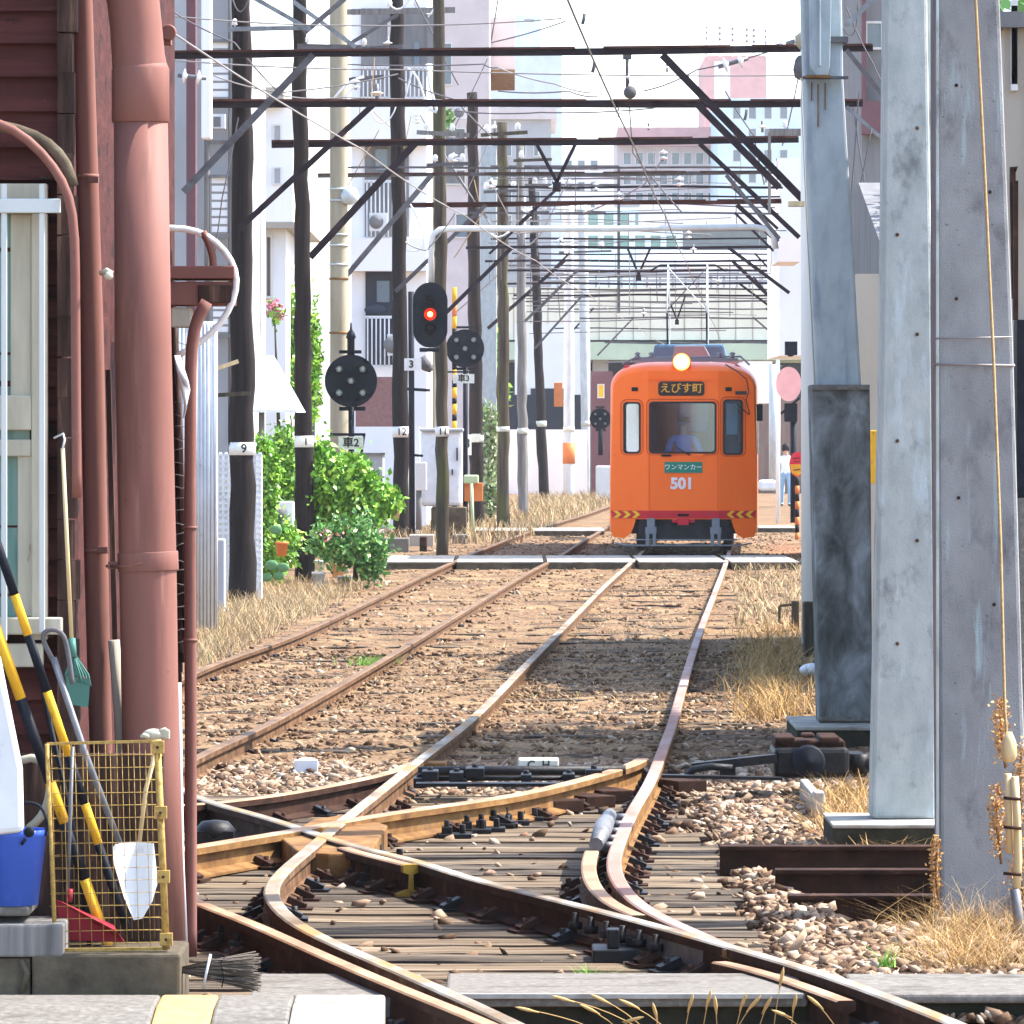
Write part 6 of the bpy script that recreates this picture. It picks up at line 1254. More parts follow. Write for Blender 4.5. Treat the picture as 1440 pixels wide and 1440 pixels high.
plat(412, 540, 'slab_white', 'white painted end block of the platform edge', 'platform_edge')
kind(B().box(-4.5, X(52, 20.4), 20.43, 21.0, -.5, -.06).out('yard_ground', 'concrete_dirty'), 'structure')

# ================================================================= BACKGROUND BUILDINGS
def bld(name, lab, px0, px1, ytop, D, dep, mat, cat='building', wins=(), wmat='winglass', roof=None, zb=-.3, winname='window', px_bot=None, extra=None):
    """wins: (x0, x1, y0, y1[, mat])"""
    root = thing(name, lab, cat, (X((px0 + px1) / 2, D), D, zb))
    B().box(X(px0, D), X(px1, D), D, D + dep, zb, Z(ytop, D)).out('wall', mat, root)
    for w_ in wins:
        m = w_[4] if len(w_) > 4 else wmat; s = D / F
        b = B(); x0, x1, z0, z1 = X(w_[0], D), X(w_[1], D), Z(w_[3], D), Z(w_[2], D); f = max(.04, 1.2 * s)
        for (a, c_, e, g) in ((x0, x1, z1 - f, z1), (x0, x1, z0, z0 + f), (x0, x0 + f, z0 + f, z1 - f), (x1 - f, x1, z0 + f, z1 - f)): b.box(a, c_, D - .06, D - .002, e, g)
        wo = b.out(winname, 'whitepaint', root); B().box(x0 + f, x1 - f, D - .025, D - .004, z0 + f, z1 - f).out('pane', m, wo)
    if roof: B().box(X(px0, D) - roof[1], X(px1, D) + roof[1], D - roof[1], D + dep + roof[1], Z(ytop, D), Z(ytop, D) + roof[0]).out('roof', roof[2], root)
    return root
# right side houses that throw the shadows
bld('shop_house', 'cream rendered house with a dark shutter beyond the nearest grey pillar', 1412, 1900, 40, 36.2, 5.4, 'wall_beige', 'house', [(1421, 1430, 0, 128, 'dusk'), (1450, 1500, 50, 300)], roof=(.1, .12, 'wall_greydark'))
bpy.data.objects['shop_house'].location = bpy.data.objects['shop_house'].location
b = B(); b.tube([P(1430, 238, 36), P(1424, 236, 36), P(1424, 262, 36), P(1427, 420, 36)], .02, 8); b.out('pipe', 'rustdark', bpy.data.objects['shop_house'])
b = B(); b.box(X(1428, 36), X(1470, 36), 35.9, 36.1, Z(700, 36), Z(450, 36)); b.out('dark_panel', 'blackpaint', bpy.data.objects['shop_house'])
B().box(X(1430, 36), X(1500, 36), 35.8, 36.1, -.2, Z(700, 36)).out('porch', 'concrete', bpy.data.objects['shop_house'])
B().box(X(1424, 36), X(1430, 36), 35.9, 36.0, Z(450, 36), Z(255, 36)).out('meter_box', 'rustdark', bpy.data.objects['shop_house'])
bld('grey_house', 'grey panelled house glimpsed between the two nearer right pillars', 1256, 1560, 395, 48, 12, 'wall_greydark', 'house', [(1270, 1300, 480, 520, 'dusk')])
gx0, gx1 = X(1253, 48), X(1560, 48); b = B(); b.add([(gx0, 47.6, 3.3), (gx1, 47.6, 3.3), (gx0, 52.5, 4.35), (gx1, 52.5, 4.35), (gx0, 55.5, 4.15), (gx1, 55.5, 4.15), (gx0, 60.3, 3.3), (gx1, 60.3, 3.3)], [(0, 1, 3, 2), (2, 3, 5, 4), (4, 5, 7, 6), (0, 2, 4, 6), (1, 7, 5, 3), (0, 6, 7, 1)]); b.out('roof', 'wall_greydark', bpy.data.objects['grey_house'])  # added roof, pitched to taper the house's shadow on the tram track
bld('beige_shed', 'beige low shed wall behind the second pillar gap', 1205, 1245, 385, 47.5, .45, 'wall_beige', 'shed')
plant('added_shadow_tree', 'leafy tree crown added to dapple the shadow, above the grey panelled house roof', [((3.75, 50.5, 4.5), (.25, 1.6, .4)), ((3.95, 53.8, 4.6), (.25, 1.5, .45)), ((4.2, 57, 4.5), (.3, 1.4, .4))], 900, .16, 'leaf_b', 'tree', [([(3.6, 53, 0), (3.6, 53, 3), (3.3, 53, 4.2)], [.1, .08, .03])])  # added crown; its leaves dapple the edge of the house shadow
plant('added_shadow_tree', 'unseen leafy tree crown over the cream rendered house, added to break up its shadow', [((3.5, 37.2, 4.75), (.45, 1.2, .45)), ((3.6, 40, 4.75), (.5, 1.3, .5)), ((3.8, 42, 4.2), (.6, 1.1, .6))], 1000, .18, 'leaf_b', 'tree', [([(4.2, 42.2, 0), (4.2, 42.2, 3), (3.8, 41.6, 4.6)], [.1, .08, .03])])  # unseen crown, placed to break up the shadow edge on the ballast
b = B(); b.box(X(1224, 46), X(1242, 46), 46, 46.4, Z(680, 46), Z(605, 46)); tag(b.out('vending_sign', 'yellowpaint', bevel=.01), 'yellow and white panel peeking between the column and pale pillar', 'panel')
bld('tall_shop_block', 'tall dark grey and red block behind the first right column', 1212, 1330, -60, 95, 8, 'wall_greydark', 'building', [(1216, 1242, 30, 70, 'winglass')])
b = B(); b.box(X(1211, 94.9), X(1250, 94.9), 94.7, 95, Z(190, 95), Z(143, 95)); b.box(X(1211, 94.9), X(1217, 94.9), 94.7, 95, Z(143, 95), Z(-60, 95)); b.out('red_panel', 'maroon', bpy.data.objects['tall_shop_block'])
bld('white_house_end', 'pale rounded-gable house end beside the tall pale post', 1096, 1150, 222, 128, 6, 'wall_white', 'house', zb=Z(500, 128))
bld('white_annex', 'small white box annex below the rounded-gable house', 1094, 1126, 334, 118, 3, 'wall_white', 'annex', zb=Z(368, 118))
b = B(); b.tube([P(1108, 412, 140), P(1108, 500, 140)], 12 * 140 / F, 18); b.tube([P(1094, 500, 140), P(1094, 740, 140)], 3 * 140 / F, 12); tag(b.out('pole_transformer', 'wall_white'), 'white cylindrical pole transformer right above the tram', 'transformer')
bld('brown_warehouse', 'brown timber warehouse wall right behind the tram', 1062, 1160, 560, 215, 20, 'wall_brown', 'warehouse')
bld('pale_kiosk', 'pale bluish kiosk between tram roof and brown warehouse', 1046, 1086, 508, 205, 6, 'wall_white', 'kiosk', zb=Z(567, 205))
tag(B().tube([P(1088, 512, 190), P(1088, 690, 190)], .16, 10).out('steel_post', 'galv'), 'plain grey post before the brown warehouse', 'post')
# left side
bld('grey_house', 'pale grey windowless house wall behind the corrugated fence', 120, 332, -80, 75, 9, 'wall_grey', 'house')
tag(B().box(X(262, 72), X(275, 72), 72, 72.3, Z(440, 72), Z(-80, 72)).out('wall_strip', 'maroon'), 'narrow maroon downpipe casing on the pale grey house', 'casing')
b = B(); b.box(X(283, 71.5), X(297, 71.5), 71.5, 71.8, Z(195, 71.5), Z(-80, 71.5)); tag(b.out('duct', 'wall_white', bevel=.02), 'white vertical duct on the pale grey house near its corner', 'duct')
b = B(); 
n = 60; D = 59.5; vs = []
for k in range(n + 1):
    x = X(200 + 105 * k / n, D); yy = D + .022 * math.sin(k * 2.2); vs += [(x, yy, Z(884, D)), (x, yy, Z(452, D))]
b.add(vs, [(2 * k, 2 * k + 2, 2 * k + 3, 2 * k + 1) for k in range(n)], 0, True); o = b.out('corrugated_fence', 'plasticwhite'); m = o.modifiers.new('t', 'SOLIDIFY'); m.thickness = .01
tag(o, 'white corrugated sheet fence panel right of the pink pipes', 'fence')
root = thing('lattice_fence', 'pale lattice block fence behind the pole numbered 9', 'fence', tuple(P(315, 840, 71)))
b = B()
for k in range(22): b.beam(P(300, 640 + k * 8.5, 73.8), P(368, 640 + k * 8.5, 73.8), .05, .03)
for k in range(9): b.beam(P(302 + k * 8, 636, 73.83), P(302 + k * 8, 830, 73.83), .04, .022)
b.out('lattice', 'plasticwhite', root); B().box(X(300, 74), X(368, 74), 74.0, 74.2, -.2, Z(640, 74)).out('backing', 'wall_white', root)
b = B(); b.beam(P(300, 520, 70), P(335, 508, 70), .05, .05); tag(b.out('wood_bracket', 'bamboo'), 'short orange-brown stick bracket left of pole 9', 'bracket')
b = B(); b.beam(P(300, 556, 70), P(352, 553, 70), .05, .05); tag(b.out('wood_bracket', 'oldwood'), 'dark horizontal bracket crossing pole 9', 'bracket')
b = B(); b.box(X(303, 68), X(316, 68), 68, 68.3, -.1, Z(758, 68)); tag(b.out('meter_box', 'wall_grey', bevel=.02), 'small grey box standing at the foot of the lattice fence', 'box')
gh = bpy.data.objects['grey_house.001']
for (x0, x1, y0, y1) in ((296, 322, 60, 140), (298, 320, 250, 330), (300, 322, 395, 470)):
    D = 74.9; b = B()
    for k in range(7): b.box(X(x0, D), X(x1, D), D - .06, D - .03, Z(y0 + (y1 - y0) * (k + .7) / 7, D), Z(y0 + (y1 - y0) * k / 7, D))
    b.out('louvre', 'wall_white', gh)
    b = B(); b.box(X(x0 - 3, D), X(x1 + 3, D), D - .12, D - .02, Z(y1 + 5, D), Z(y1, D)); b.box(X(x0 - 3, D), X(x1 + 3, D), D - .12, D - .02, Z(y0, D), Z(y0 - 4, D)); b.out('sill', 'wall_greydark', gh)
b = B(); D = 74.85; b.tube([P(291, -60, D), P(291, 640, D)], .035, 8); b.tube([P(326, -60, D), P(326, 640, D)], .05, 8); b.beam(P(291, 200, D), P(340, 200, D), .04, .05); b.out('downpipe', 'greywood', gh)
b = B(); b.box(X(300, D), X(318, D), D - .3, D - .03, Z(182, D), Z(162, D)); b.box(X(302, D), X(312, D), D - .31, D - .3, Z(180, D), Z(166, D), 1); b.out('vent_box', ['plasticwhite', 'wall_greydark'], gh)
bld('white_flats', 'plain white flats with grey roof box between poles 9 and 1', 350, 412, 150, 150, 8, 'wall_white', 'building', [(360, 372, 175, 200, 'wall_grey'), (384, 396, 175, 200, 'wall_grey'), (360, 372, 235, 260, 'wall_grey'), (384, 396, 235, 260, 'wall_grey')])
b = B(); D = 150; b.box(X(345, D), X(400, D), D - .5, D + 2, Z(150, D), Z(124, D)); b.out('roof_box', 'wall_beige', bpy.data.objects['white_flats'])
for (x0, x1, y0, y1, D, lab) in [(545, 562, 470, 500, 127.3, 'white air conditioner on the balcony with the dark hanging laundry'), (520, 545, 300, 325, 127.3, 'white air conditioner on the middle balcony'), (640, 655, 150, 168, 189.5, 'air conditioner on the dull pink high block'), (640, 655, 222, 240, 189.5, 'lower air conditioner on the dull pink high block')]:
    b = B(); b.box(X(x0, D), X(x1, D), D - .3, D, Z(y1, D), Z(y0, D)); b.lathe(((X(x0, D) * .62 + X(x1, D) * .38), D - .3, Z((y0 + y1) / 2, D)), [((y1 - y0) * .4 * D / F, 0), ((y1 - y0) * .4 * D / F, -.02), (0, -.02)], 16, axis='y', mi=1); tag(b.out('air_conditioner', ['plasticwhite', 'wall_greydark']), lab, 'air conditioner')
# white awning, house behind
bld('white_house', 'white house with louvred shutters behind the awning', 345, 402, 322, 90, 6, 'wall_white', 'house', [(372, 384, 330, 420, 'wall_brown')], roof=(.1, .35, 'wall_beige'))
root = thing('awning', 'white sloping awning hood between poles 9 and 1', 'awning', tuple(P(385, 578, 78)))
b = B(); D = 78; b.add([P(352, 500, D + .3), P(372, 500, D + .3), P(417, 576, D - .3), P(352, 576, D - .3), P(352, 580, D - .3), P(417, 580, D - .3), P(352, 580, D + .5), P(430, 580, D + .5), P(385, 500, D + .5), P(352, 500, D + .5)], [(0, 1, 2, 3), (3, 2, 5, 4), (1, 8, 7, 2), (2, 7, 5), (4, 5, 7, 6), (0, 9, 8, 1)]); b.out('canopy', 'plasticwhite', root)
B().tube([P(368, 580, D), P(368, 640, D)], .04, 8).out('prop', 'greywood', root)
bld('white_apartment', 'white apartment building with dark balconies behind pole 12', 494, 600, -80, 128, 9, 'wall_white', 'apartment building')
ap = bpy.data.objects['white_apartment']; D = 128
def balc(x0, x1, y0, y1, mats='wall_greydark', rail_y=None):
    b = B(); b.box(X(x0, D), X(x1, D), D - .05, D - .01, Z(y1, D), Z(y0, D)); bo = b.out('balcony', mats, ap)
    if rail_y:
        r = B()
        for k in range(int((x1 - x0) / 6)): r.beam(P(x0 + 3 + k * 6, rail_y, D - .55), P(x0 + 3 + k * 6, y1, D - .55), .03, .05)
        r.beam(P(x0, rail_y, D - .55), P(x1, rail_y, D - .55), .05, .06); r.beam(P(x0, y1, D - .55), P(x1, y1, D - .55), .05, .06); r.out('railing', 'plasticwhite', bo)
balc(508, 600, 12, 138, 'wall_greydark', 95); balc(513, 575, 205, 335, 'wall_greydark', 255); balc(514, 552, 382, 515, 'dusk', 446)
for (x0, x1, y0, y1, m) in [(528, 545, 210, 240, 'winglass'), (530, 548, 395, 425, 'winglass'), (545, 560, 30, 70, 'wall_pink'), (582, 590, 60, 110, 'winglass'), (600, 620, 20, 90, 'wall_greydark')]:
    B().box(X(x0, D), X(x1, D), D - .09, D - .06, Z(y1, D), Z(y0, D)).out('window', m, ap)
b = B(); b.ball(P(528, 436, D - .2), .16, 0, 10, (1.6, .6, .8)); b.out('laundry', 'dusk', ap)
B().box(X(494, D), X(600, D), D - .62, D, Z(382, D), Z(336, D)).out('parapet', 'wall_white', ap)
B().box(X(494, D), X(600, D), D - .62, D, Z(205, D), Z(152, D)).out('parapet', 'wall_white', ap)
bld('brick_wall', 'dark reddish brick wall below the white apartment', 500, 566, 530, 124, 1, 'brick', 'wall', zb=Z(600, 124))
bld('plain_wall', 'bright white plastered yard wall behind pole 12', 497, 590, 600, 121.5, .6, 'wall_white', 'wall')
bld('garden_shed', 'small grey garden shed beside the big bush', 512, 538, 640, 117, 2, 'wall_grey', 'shed', roof=(.05, .05, 'wall_greydark'))
bld('pink_apartment', 'dull pink high apartment block left of the pale blue tower', 618, 688, -100, 190, 14, 'wall_pink', 'building', [(622, 636, 60, 120, 'winglass'), (625, 655, 180, 260, 'wall_greydark'), (640, 660, 300, 335, 'winglass')])
bld('pink_apartment', 'dull pink stair block with brown underside beside the pink high block', 676, 724, 24, 200, 10, 'wall_pink', 'building', zb=Z(102, 200))
B().box(X(676, 200), X(724, 200), 199.9, 210, Z(103, 200), Z(98, 200)).out('soffit', 'rustochre', bpy.data.objects['pink_apartment.001'])
bld('blue_tower', 'pale blue tower building against the bright sky', 724, 760, 20, 420, 20, 'wall_blue', 'building', [(736, 752, 26, 32, 'winglass')])
bld('blue_annex', 'pale lilac-blue block beneath the blue tower', 684, 790, 75, 400, 18, 'wall_paleblue', 'building', [(700, 712, 150, 170), (720, 732, 150, 170), (745, 757, 180, 200)])
bld('grey_flats', 'low grey flats with pale roof sheet left of the tram wire', 640, 775, 168, 300, 14, 'wall_grey', 'building', [(690 + k * 20, 700 + k * 20, 200 + j * 34, 220 + j * 34) for k in range(4) for j in range(4)], roof=(.6, .3, 'wall_pink'))
bld('pale_flats', 'very pale flats far behind the concrete poles', 770, 862, 210, 620, 25, 'wall_white', 'building', [(776 + k * 18, 787 + k * 18, 225 + j * 30, 240 + j * 30) for k in range(4) for j in range(6)])
bld('red_tower', 'brick-red tower with white rooftop frame, upper part of the far skyline', 992, 1078, 78, 640, 25, 'wall_red', 'building', [(1004, 1027, 86, 190, 'wall_white')])
b = B()
for py in (38, 46, 54): b.beam(P(992, py, 640), P(1078, py + 6, 640), .3, .25)
for px in (993, 1012, 1030, 1050, 1060, 1077): b.beam(P(px, 38, 640), P(px, 80, 640), .2, .3)
b.out('rooftop_frame', 'wall_white', bpy.data.objects['red_tower'])
bld('red_roof_block', 'low block with dull red parapet above rows of pale windows', 868, 1010, 182, 520, 20, 'wall_pink', 'building', [(876 + k * 17, 888 + k * 17, 214 + j * 28, 232 + j * 28) for k in range(8) for j in range(3)])
B().box(X(868, 519), X(1010, 519), 518.5, 520, Z(206, 520), Z(180, 520)).out('red_parapet', 'wall_red', bpy.data.objects['red_roof_block'])
bld('blue_flats', 'pale blue flats below the brick-red tower', 1010, 1130, 138, 500, 20, 'wall_blue', 'building', [(1030 + k * 22, 1042 + k * 22, 150 + j * 30, 168 + j * 30) for k in range(4) for j in range(4)])
bld('teal_block', 'greenish glass block in the middle distance above the viaduct', 820, 960, 292, 430, 12, 'wall_blue', 'building', [(826 + k * 22, 842 + k * 22, 300 + j * 30, 318 + j * 30, 'tealglass') for k in range(6) for j in range(2)])
bld('white_canopy', 'long white flat canopy with dark underside above the viaduct', 902, 1112, 284, 330, 8, 'wall_white', 'canopy', zb=Z(316, 330))
bld('dark_storey', 'dark glazed storey beneath the long white canopy', 960, 1112, 316, 331, 7, 'winglass', 'building')
bld('white_truck_roof', 'pair of white flat roofs just above the viaduct', 905, 1106, 352, 300, 8, 'wall_white', 'roof', zb=Z(372, 300))
bld('roof_shed', 'white ribbed roof shed below the pair of flat roofs', 908, 1100, 376, 295, 6, 'wall_white', 'shed')
# viaduct
root = thing('viaduct', 'cream concrete road viaduct crossing behind the tram', 'viaduct', (X(930, 260), 260, -.3))
D = 260
B().box(X(640, D), X(1200, D), D, D + 12, Z(478, D), Z(404, D)).out('deck_wall', 'wall_cream', root)
B().box(X(640, D), X(1200, D), D - .5, D + 12, Z(506, D), Z(481, D)).out('green_girder', 'greenband', root)
b = B()
for k in range(22): b.box(X(650 + k * 24, D), X(651.2 + k * 24, D), D - .03, D - .002, Z(478, D), Z(404, D))
b.out('panel_joint', 'wall_beige', root)
for px in (700, 845, 1050, 1150): B().box(X(px - 11, D), X(px + 11, D), D + 1, D + 3, -.3, Z(506, D)).out('pier', 'wall_grey', root)
B().box(X(600, D), X(1200, D), D + 11, D + 12, -.3, Z(506, D)).out('rear_wall', 'dusk', root)  # dark sheet painted in for the shade under the deck
b = B()
for k in range(30): b.beam(P(640 + k * 18, 404, D), P(640 + k * 18, 386, D), .1, .12)
b.beam(P(640, 386, D), P(1190, 386, D), .1, .15); b.beam(P(640, 395, D), P(1190, 395, D), .1, .1); b.out('railing', 'wall_grey', root)
bld('white_shop', 'plain pale building behind leaning thin dark pole', 724, 830, 455, 238, 8, 'wall_white', 'shop', [(745, 800, 545, 600, 'dusk')])  # dark pane painted for the shade under the shelter
bld('yard_wall', 'bright white yard wall behind the slim poles left of the tram', 655, 826, 604, 198, 1, 'wall_white', 'wall')
b = B(); b.box(X(660, 214), X(860, 214), 214, 214.6, Z(606, 214), Z(555, 214)); tag(b.out('shelter_shade', 'dusk'), 'dark open shelter above the bright yard wall', 'shelter')  # dark sheet in place of the shade under the shelter
root = thing('shop_banner', 'orange-red banner hanging before the painted shelter shade', 'banner', tuple(P(785, 575, 212))); B().box(X(779, 212), X(791, 212), 212, 212.1, Z(572, 212), Z(538, 212)).out('cloth', 'orangebox', root, bevel=.02)
bld('crossing_hut', 'small dark maroon hut close to the left side of the tram', 832, 862, 522, 205, 4, 'maroon', 'hut', [(840, 850, 540, 560, 'tramyellow')])
b = B(); b.box(X(838, 190), X(862, 190), 190, 190.5, -.2, Z(655, 190)); tag(b.out('white_planter', 'whitepaint', bevel=.05), 'low white block beside the tram by the distant signal', 'block')
bld('blue_barrel_shed', 'grey-blue round tank building behind the brown pole', 676, 698, 205, 170, 4, 'concrete_blue', 'tank')
for (px0, px1, py0, py1, D, mat, lab) in [(533, 575, 757, 778, 104, 'concrete', 'low concrete block beside the potted plants'), (575, 610, 752, 770, 110, 'wall_beige', 'sandy block behind the low concrete block'), (590, 600, 755, 775, 105, 'rustdark', 'dark stub of rail standing by the mossy pole'), (636, 658, 752, 764, 112, 'concrete', 'small concrete block at the foot of the white cabinet')]:
    b = B(); b.box(X(px0, D), X(px1, D), D, D + .8, -.3, Z(py0, D)); tag(b.out('kerb_block', mat, bevel=.02), lab, 'block')

# ================================================================= PLANTS
D = 82.6
plant('garden_bush', 'big bright green broadleaf bush behind the slim pole 1', [bl(455, 690, D, 34, 50), bl(500, 700, D, 40, 45), bl(532, 704, D + .3, 24, 22), bl(448, 650, D, 18, 30), bl(492, 668, D, 30, 28), bl(550, 704, D, 14, 12), bl(450, 740, D, 20, 40)], 13000, .12, 'leaf_a', 'bush',
      [([P(470, 800, D), P(468, 720, D), P(460, 640, D)], [.05, .04, .02]), ([P(480, 800, D), P(510, 730, D), P(540, 700, D)], [.04, .03, .015])], .5)
plant('flower_bush', 'dense darker flowering shrub in front of the big bush', [bl(500, 765, D - 4, 36, 36), bl(525, 780, D - 4, 18, 30), bl(465, 760, D - 4, 24, 24)], 6500, .085, 'leaf_b', 'shrub', [([P(500, 815, D - 4), P(500, 770, D - 4)], [.04, .02])], 0.,
      ('blossoms', [bl(460, 752, D - 5, 16, 10), bl(480, 748, D - 5, 10, 8), bl(534, 745, D - 5, 5, 5)], 26, .07, 'petal'))
plant('climbing_vine', 'yellow-green climbing vine hanging beside pole 9', [bl(372, 640, 76, 14, 26), bl(378, 690, 76, 12, 50), bl(368, 735, 76, 12, 30), bl(385, 660, 76, 8, 25)], 3800, .09, 'leaf_a', 'vine', (), 1.2)
plant('leafy_creeper', 'leafy creeper over the dark gap beneath the awning', [bl(400, 640, 84, 22, 40), bl(405, 690, 84, 20, 40), bl(395, 760, 80, 26, 36), bl(380, 780, 80, 20, 40)], 4600, .10, 'leaf_a', 'creeper', (), .6)
plant('garden_tree', 'small garden tree rising between poles 9 and 1', [bl(400, 430, 92, 16, 34), bl(406, 480, 92, 18, 30), bl(400, 530, 92, 24, 34), bl(440, 500, 92, 10, 70), bl(432, 560, 92, 16, 40)], 6000, .10, 'leaf_a', 'tree', [([P(410, 700, 92), P(405, 560, 92), P(402, 430, 92)], [.07, .05, .02])], .3)
plant('oleander', 'pink-flowering oleander sprig beside the white shuttered house', [bl(385, 440, 86, 12, 24)], 60, .12, 'leaf_a', 'shrub', [([P(392, 600, 86), P(386, 440, 86)], [.03, .01])], 0, ('blossoms', [bl(383, 432, 86, 12, 12), bl(394, 445, 86, 6, 6)], 110, .08, 'petal'))
plant('green_tree', 'light green tree behind the round signal numbered 3', [bl(688, 490, 205, 16, 34), bl(682, 530, 205, 18, 30), bl(700, 550, 205, 14, 26)], 1500, .30, 'leaf_a', 'tree', [([P(686, 700, 205), P(686, 500, 205)], [.15, .06])])
plant('variegated_hedge', 'variegated white and green shrub behind blackish pole', [bl(688, 600, 140, 13, 30), bl(688, 650, 140, 13, 40), bl(686, 700, 140, 15, 32)], 2400, .16, 'leaf_c', 'shrub', [([P(688, 735, 140), P(688, 620, 140)], [.08, .04])])
plant('pole_fern', 'small green fern growing high on the thick beige pole', [bl(630, 168, 149, 7, 12)], 90, .2, 'leaf_b', 'fern')
def weed(cx, cy, cz, rr, h, n, lab):
    pts = np.stack([cx + rng.normal(0, rr, n), cy + rng.normal(0, rr, n), np.full(n, cz)], 1)
    tag(link('weed_tuft', blades('weed_tuft', pts, h, .006, 'weedgreen', .6, .6)), lab, 'weed')
g1 = G(523, 932, -.08); weed(g1.x, g1.y, -.10, .11, .10, 220, 'small bright green weed between the far track rails')
g1 = G(836, 1364, -.1); weed(g1.x, g1.y, -.15, .03, .07, 70, 'tiny grassy green weed behind the long crossing kerb')
weed(X(1247, 22.2), 22.2, Z(1360, 22.2), .02, .09, 40, 'little yellow-green sprout beside the kerb strip and dry weeds')
b = B(); b.box(X(403, 93), X(440, 93), 93.5, 94, -.2, Z(575, 94) + 0); tag(b.out('doorway_shade', 'dusk'), 'dark block painted for the shaded gap of a house entrance beneath the awning', 'doorway')  # solid dark block; the entrance's shade is put into its colour
# pots etc.
def pot(px, y0, y1, rpx, D, mat, lab, name='flower_pot'):
    c = P(px, y1, D); s_ = D / F; h = (y1 - y0) * s_; b = B(); b.lathe(tuple(c), [(rpx * .75 * s_, 0), (rpx * s_, h * .85), (rpx * 1.08 * s_, h * .85), (rpx * 1.08 * s_, h), (rpx * .95 * s_, h), (rpx * .9 * s_, h * .9), (0, h * .88)], 22)
    return tag(b.out(name, mat), lab, 'pot')
pot(475, 792, 812, 10, 80, 'terracotta', 'terracotta coloured pot under the flowering shrub')
pot(450, 788, 802, 8, 80.5, 'plasticwhite', 'white pot tucked behind pole 1'); pot(448, 804, 826, 9, 78.5, 'plasticwhite', 'low white pot right at the foot of pole 1'); pot(525, 800, 818, 9, 80, 'plasticwhite', 'white pot at the far end of the shrub')
pot(484, 810, 826, 10, 79, 'wall_grey', 'grey pot under the terracotta coloured one'); pot(396, 762, 782, 9, 76, 'orangebox', 'bright orange pot between poles 9 and 1')
pot(552, 710, 730, 12, 96, 'terracotta', 'hanging terracotta pot at the tip of the big bush')
b = B()
for (px, py, rr) in ((388, 745, 9), (382, 795, 10), (398, 798, 9), (375, 812, 8), (392, 810, 8)): b.ball(P(px, py, 75.5), rr * 75 / F, 0, 12, (1, .3, .75))
tag(b.out('prickly_cactus', 'cactus'), 'flat green paddle cactus near the bright orange pot', 'cactus')
root = thing('air_conditioner', 'white outdoor air conditioner unit behind the vines', 'air conditioner', tuple(P(398, 745, 80)))
B().box(X(382, 80), X(413, 80), 80, 80.3, Z(742, 80), Z(705, 80)).out('casing', 'plasticwhite', root, bevel=.02)
B().lathe((X(391, 80), 79.99, Z(722, 80)), [(.12, 0), (.12, -.01), (0, -.012)], 22, axis='y').out('fan_grille', 'wall_greydark', root)

# grasses ------------------------------------------------------------------
def patch(name, n, poly_fn, h, wd, mat, lean=.35, bend=.5):
    pts = np.array([poly_fn() for _ in range(n)]); return kind(link(name, blades(name, pts, h, wd, mat, lean, bend)), 'stuff')
def left_verge():
    while True:
        py = random.uniform(815, 945); px = random.uniform(270, 560); e = 278 + (943 - py) * 2.13   # rail line
        if px < e - 14 - random.random() ** 2 * 40: break
    D = GD(py, -.03); return (X(px, D), D, zg(X(px, D), D) - .01)
patch('verge_grass', 5600, left_verge, .21, .010, 'drygrass', .4)
def mid_verge():
    t = random.random(); D = random.uniform(110, 200); x = X(1060, D) - 1060 * 0; e = (858 - 720) / F * 167 + .0444 * (D - 167); return (e - .3 - random.random() * 3.2, D, -.08)
patch('distant_grass', 4200, mid_verge, .30, .03, 'drygrass', .3)
def right_verge():
    py = 880 + 130 * random.random(); px = random.gauss(1085, 32) if random.random() < .8 else random.uniform(1030, 1150); px = max(px, 1010); D = GD(py, -.08); return (X(px, D), D, zg(X(px, D), D) - .01)
patch('rightside_grass', 2600, right_verge, .17, .009, 'straw', .5)
def r2():
    py = random.uniform(790, 880); px = random.uniform(1030, 1130); D = GD(py, -.08); return (X(px, D), D, -.09)
patch('sparse_grass', 900, r2, .16, .016, 'drygrass', .5)
def tr():
    py = random.uniform(790, 1000); D = GD(py, -.08); t = (py - 785) / 275; px = random.choice((random.uniform(893 - 300 * t, 1020 - 90 * t), random.uniform(640 - 500 * t, 1020 - 60 * t))); return (X(px, D), D, zg(X(px, D), D) - .015)
patch('track_grass', 5200, tr, .05, .014, 'drygrass', .8)
def weeds():
    px = random.gauss(1368, 45); py = random.uniform(1285, 1372); D = GD(py, -.12) ; D = random.uniform(22.6, 25.0); return (X(px, D), D, -.18)
patch('dry_weeds', 2600, weeds, .15, .004, 'straw', .8, .9)
patch('dry_weed_stems', 700, weeds, .27, .0035, 'rustseed0', .45, .9)
def weeds2():
    px = random.uniform(1150, 1228); D = random.uniform(30.2, 34); return (X(px, D), D, -.18)
patch('dry_weeds_patch', 900, weeds2, .22, .007, 'straw', .6, .6)
def w3():
    px = random.uniform(1170, 1330); D = random.uniform(28.6, 29.2); return (X(px, D), D, -.16)
patch('pillar_grass', 120, w3, .15, .006, 'straw', .9, .9)
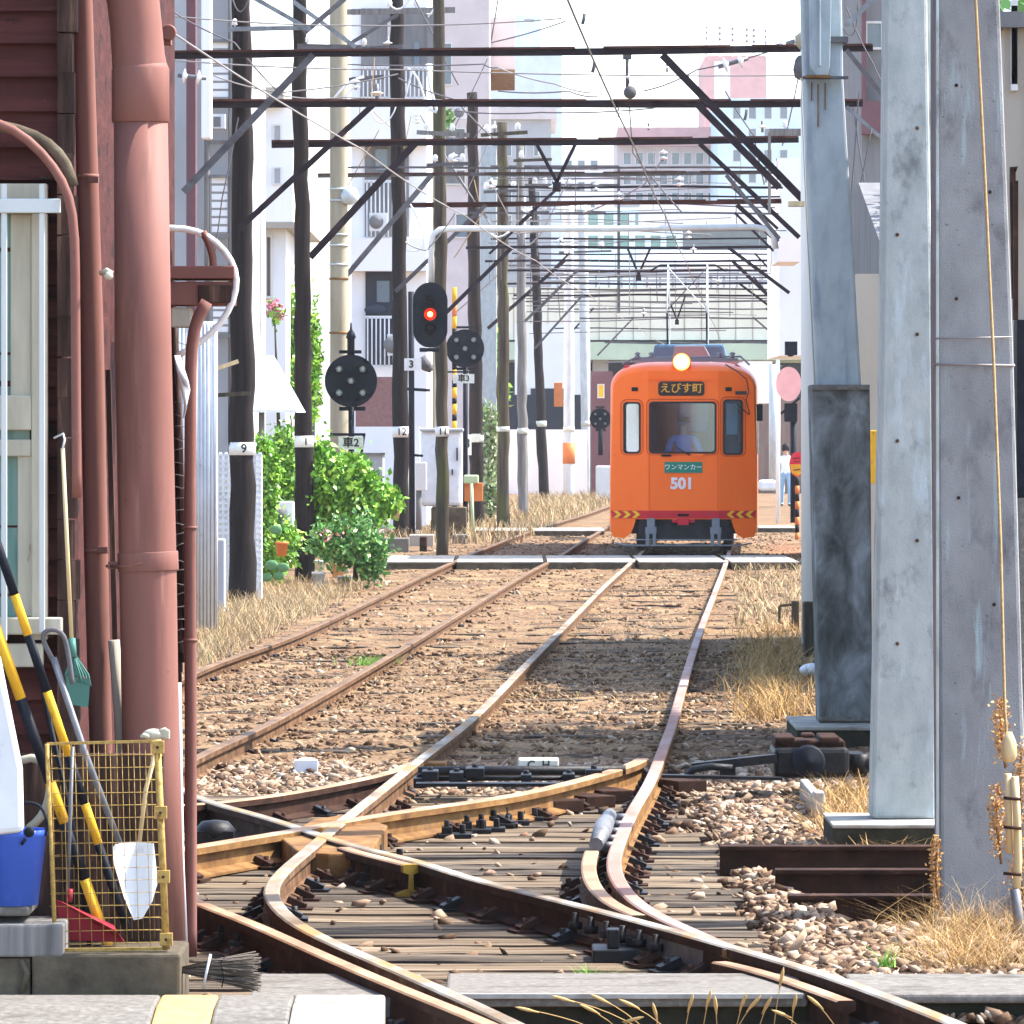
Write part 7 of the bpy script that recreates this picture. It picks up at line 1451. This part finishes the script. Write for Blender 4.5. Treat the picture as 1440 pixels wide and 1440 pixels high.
# tall stalks at the kerb
def stalk(px, py, px1, py1, D, lab):
    a, c_ = P(px, py, D), P(px1, py1, D - .1); mid = a.lerp(c_, .5) + Vector((0, 0, .03)); root = thing('grass_stalk', lab, 'grass stalk', tuple(a), 'seed-headed grass stalks at the kerb')
    B().tube(smooth_path([a, mid, c_], .05), .0016, 5).out('stem', 'straw', root)
    d = (c_ - mid).normalized(); b = B(); b.tube([c_ - d * .09, c_ - d * .05, c_ - d * .02, c_], [.002, .007, .006, .001], 6); b.out('seed_head', 'straw', root)
for i, (a, b_, c_, d) in enumerate([(960, 1470, 975, 1398), (985, 1470, 1000, 1392), (1010, 1475, 1005, 1400), (1030, 1470, 1050, 1396), (1060, 1470, 1085, 1402), (1110, 1470, 1120, 1398), (930, 1470, 830, 1398), (940, 1470, 775, 1400), (900, 1480, 724, 1416), (960, 1470, 870, 1405), (1085, 1470, 1102, 1360), (840, 1470, 905, 1430), (1190, 1470, 1135, 1400), (1150, 1470, 1085, 1420), (930, 1480, 918, 1410), (1020, 1480, 1070, 1400), (900, 1478, 815, 1412)]):
    stalk(a, b_, c_, d, 20.3, 'dry grass stalk with seed head rising before the long kerb')
# dock plants with dried seed clusters
def dock(px, y0, y1, D, lab, n=260, sp=16):
    root = thing('dried_dock', lab, 'plant', tuple(P(px, y1, D)), None)
    B().tube([P(px + 6, y1, D), P(px, (y0 + y1) / 2, D), P(px + 2, y0, D)], .006, 6).out('stem', 'rustochre', root)
    link('seed_cluster', leaves('seed_cluster', [bl(px, y0 + (y1 - y0) * t, D, sp * (.5 + .5 * math.sin(3 * t + .4)), (y1 - y0) * .1) for t in (.06, .2, .34, .5, .64, .8)], int(n * 1.7), .020, 'rustseed'), root)
mk('rustseed', (.5, .3, .1), (1, 1, 1), rough=.8, island=[(0, (.40, .20, .06)), (.5, (.62, .38, .16)), (1, (.50, .27, .10))])
dock(1408, 985, 1080, 24.6, 'dried brown seed spike at the guy wire thimble', 260, 13)
dock(1434, 1050, 1330, 24.7, 'tall dried brown seed plant at the outer side of the guy wire', 620, 20)
dock(1402, 1105, 1215, 24.5, 'dried brown seed cluster left of the guy wire cover', 260, 12)
dock(1316, 1180, 1290, 24.9, 'drooping dried seed spike at the foot of the rusty steps', 200, 8)

# ================================================================= HAZE
m = bpy.data.materials.new('haze_air'); m.use_nodes = True; n = m.node_tree; n.nodes.remove(n.nodes['Principled BSDF'])
pv = n.nodes.new('ShaderNodeVolumePrincipled'); pv.inputs['Density'].default_value = .00018; pv.inputs['Color'].default_value = (.93, .96, 1, 1); pv.inputs['Anisotropy'].default_value = .3
n.links.new(pv.outputs[0], n.nodes['Material Output'].inputs['Volume']); MATS['haze_air'] = m
kind(B().box(-950, 950, -60, 1560, -2, 60).out('haze', 'haze_air'), 'stuff')
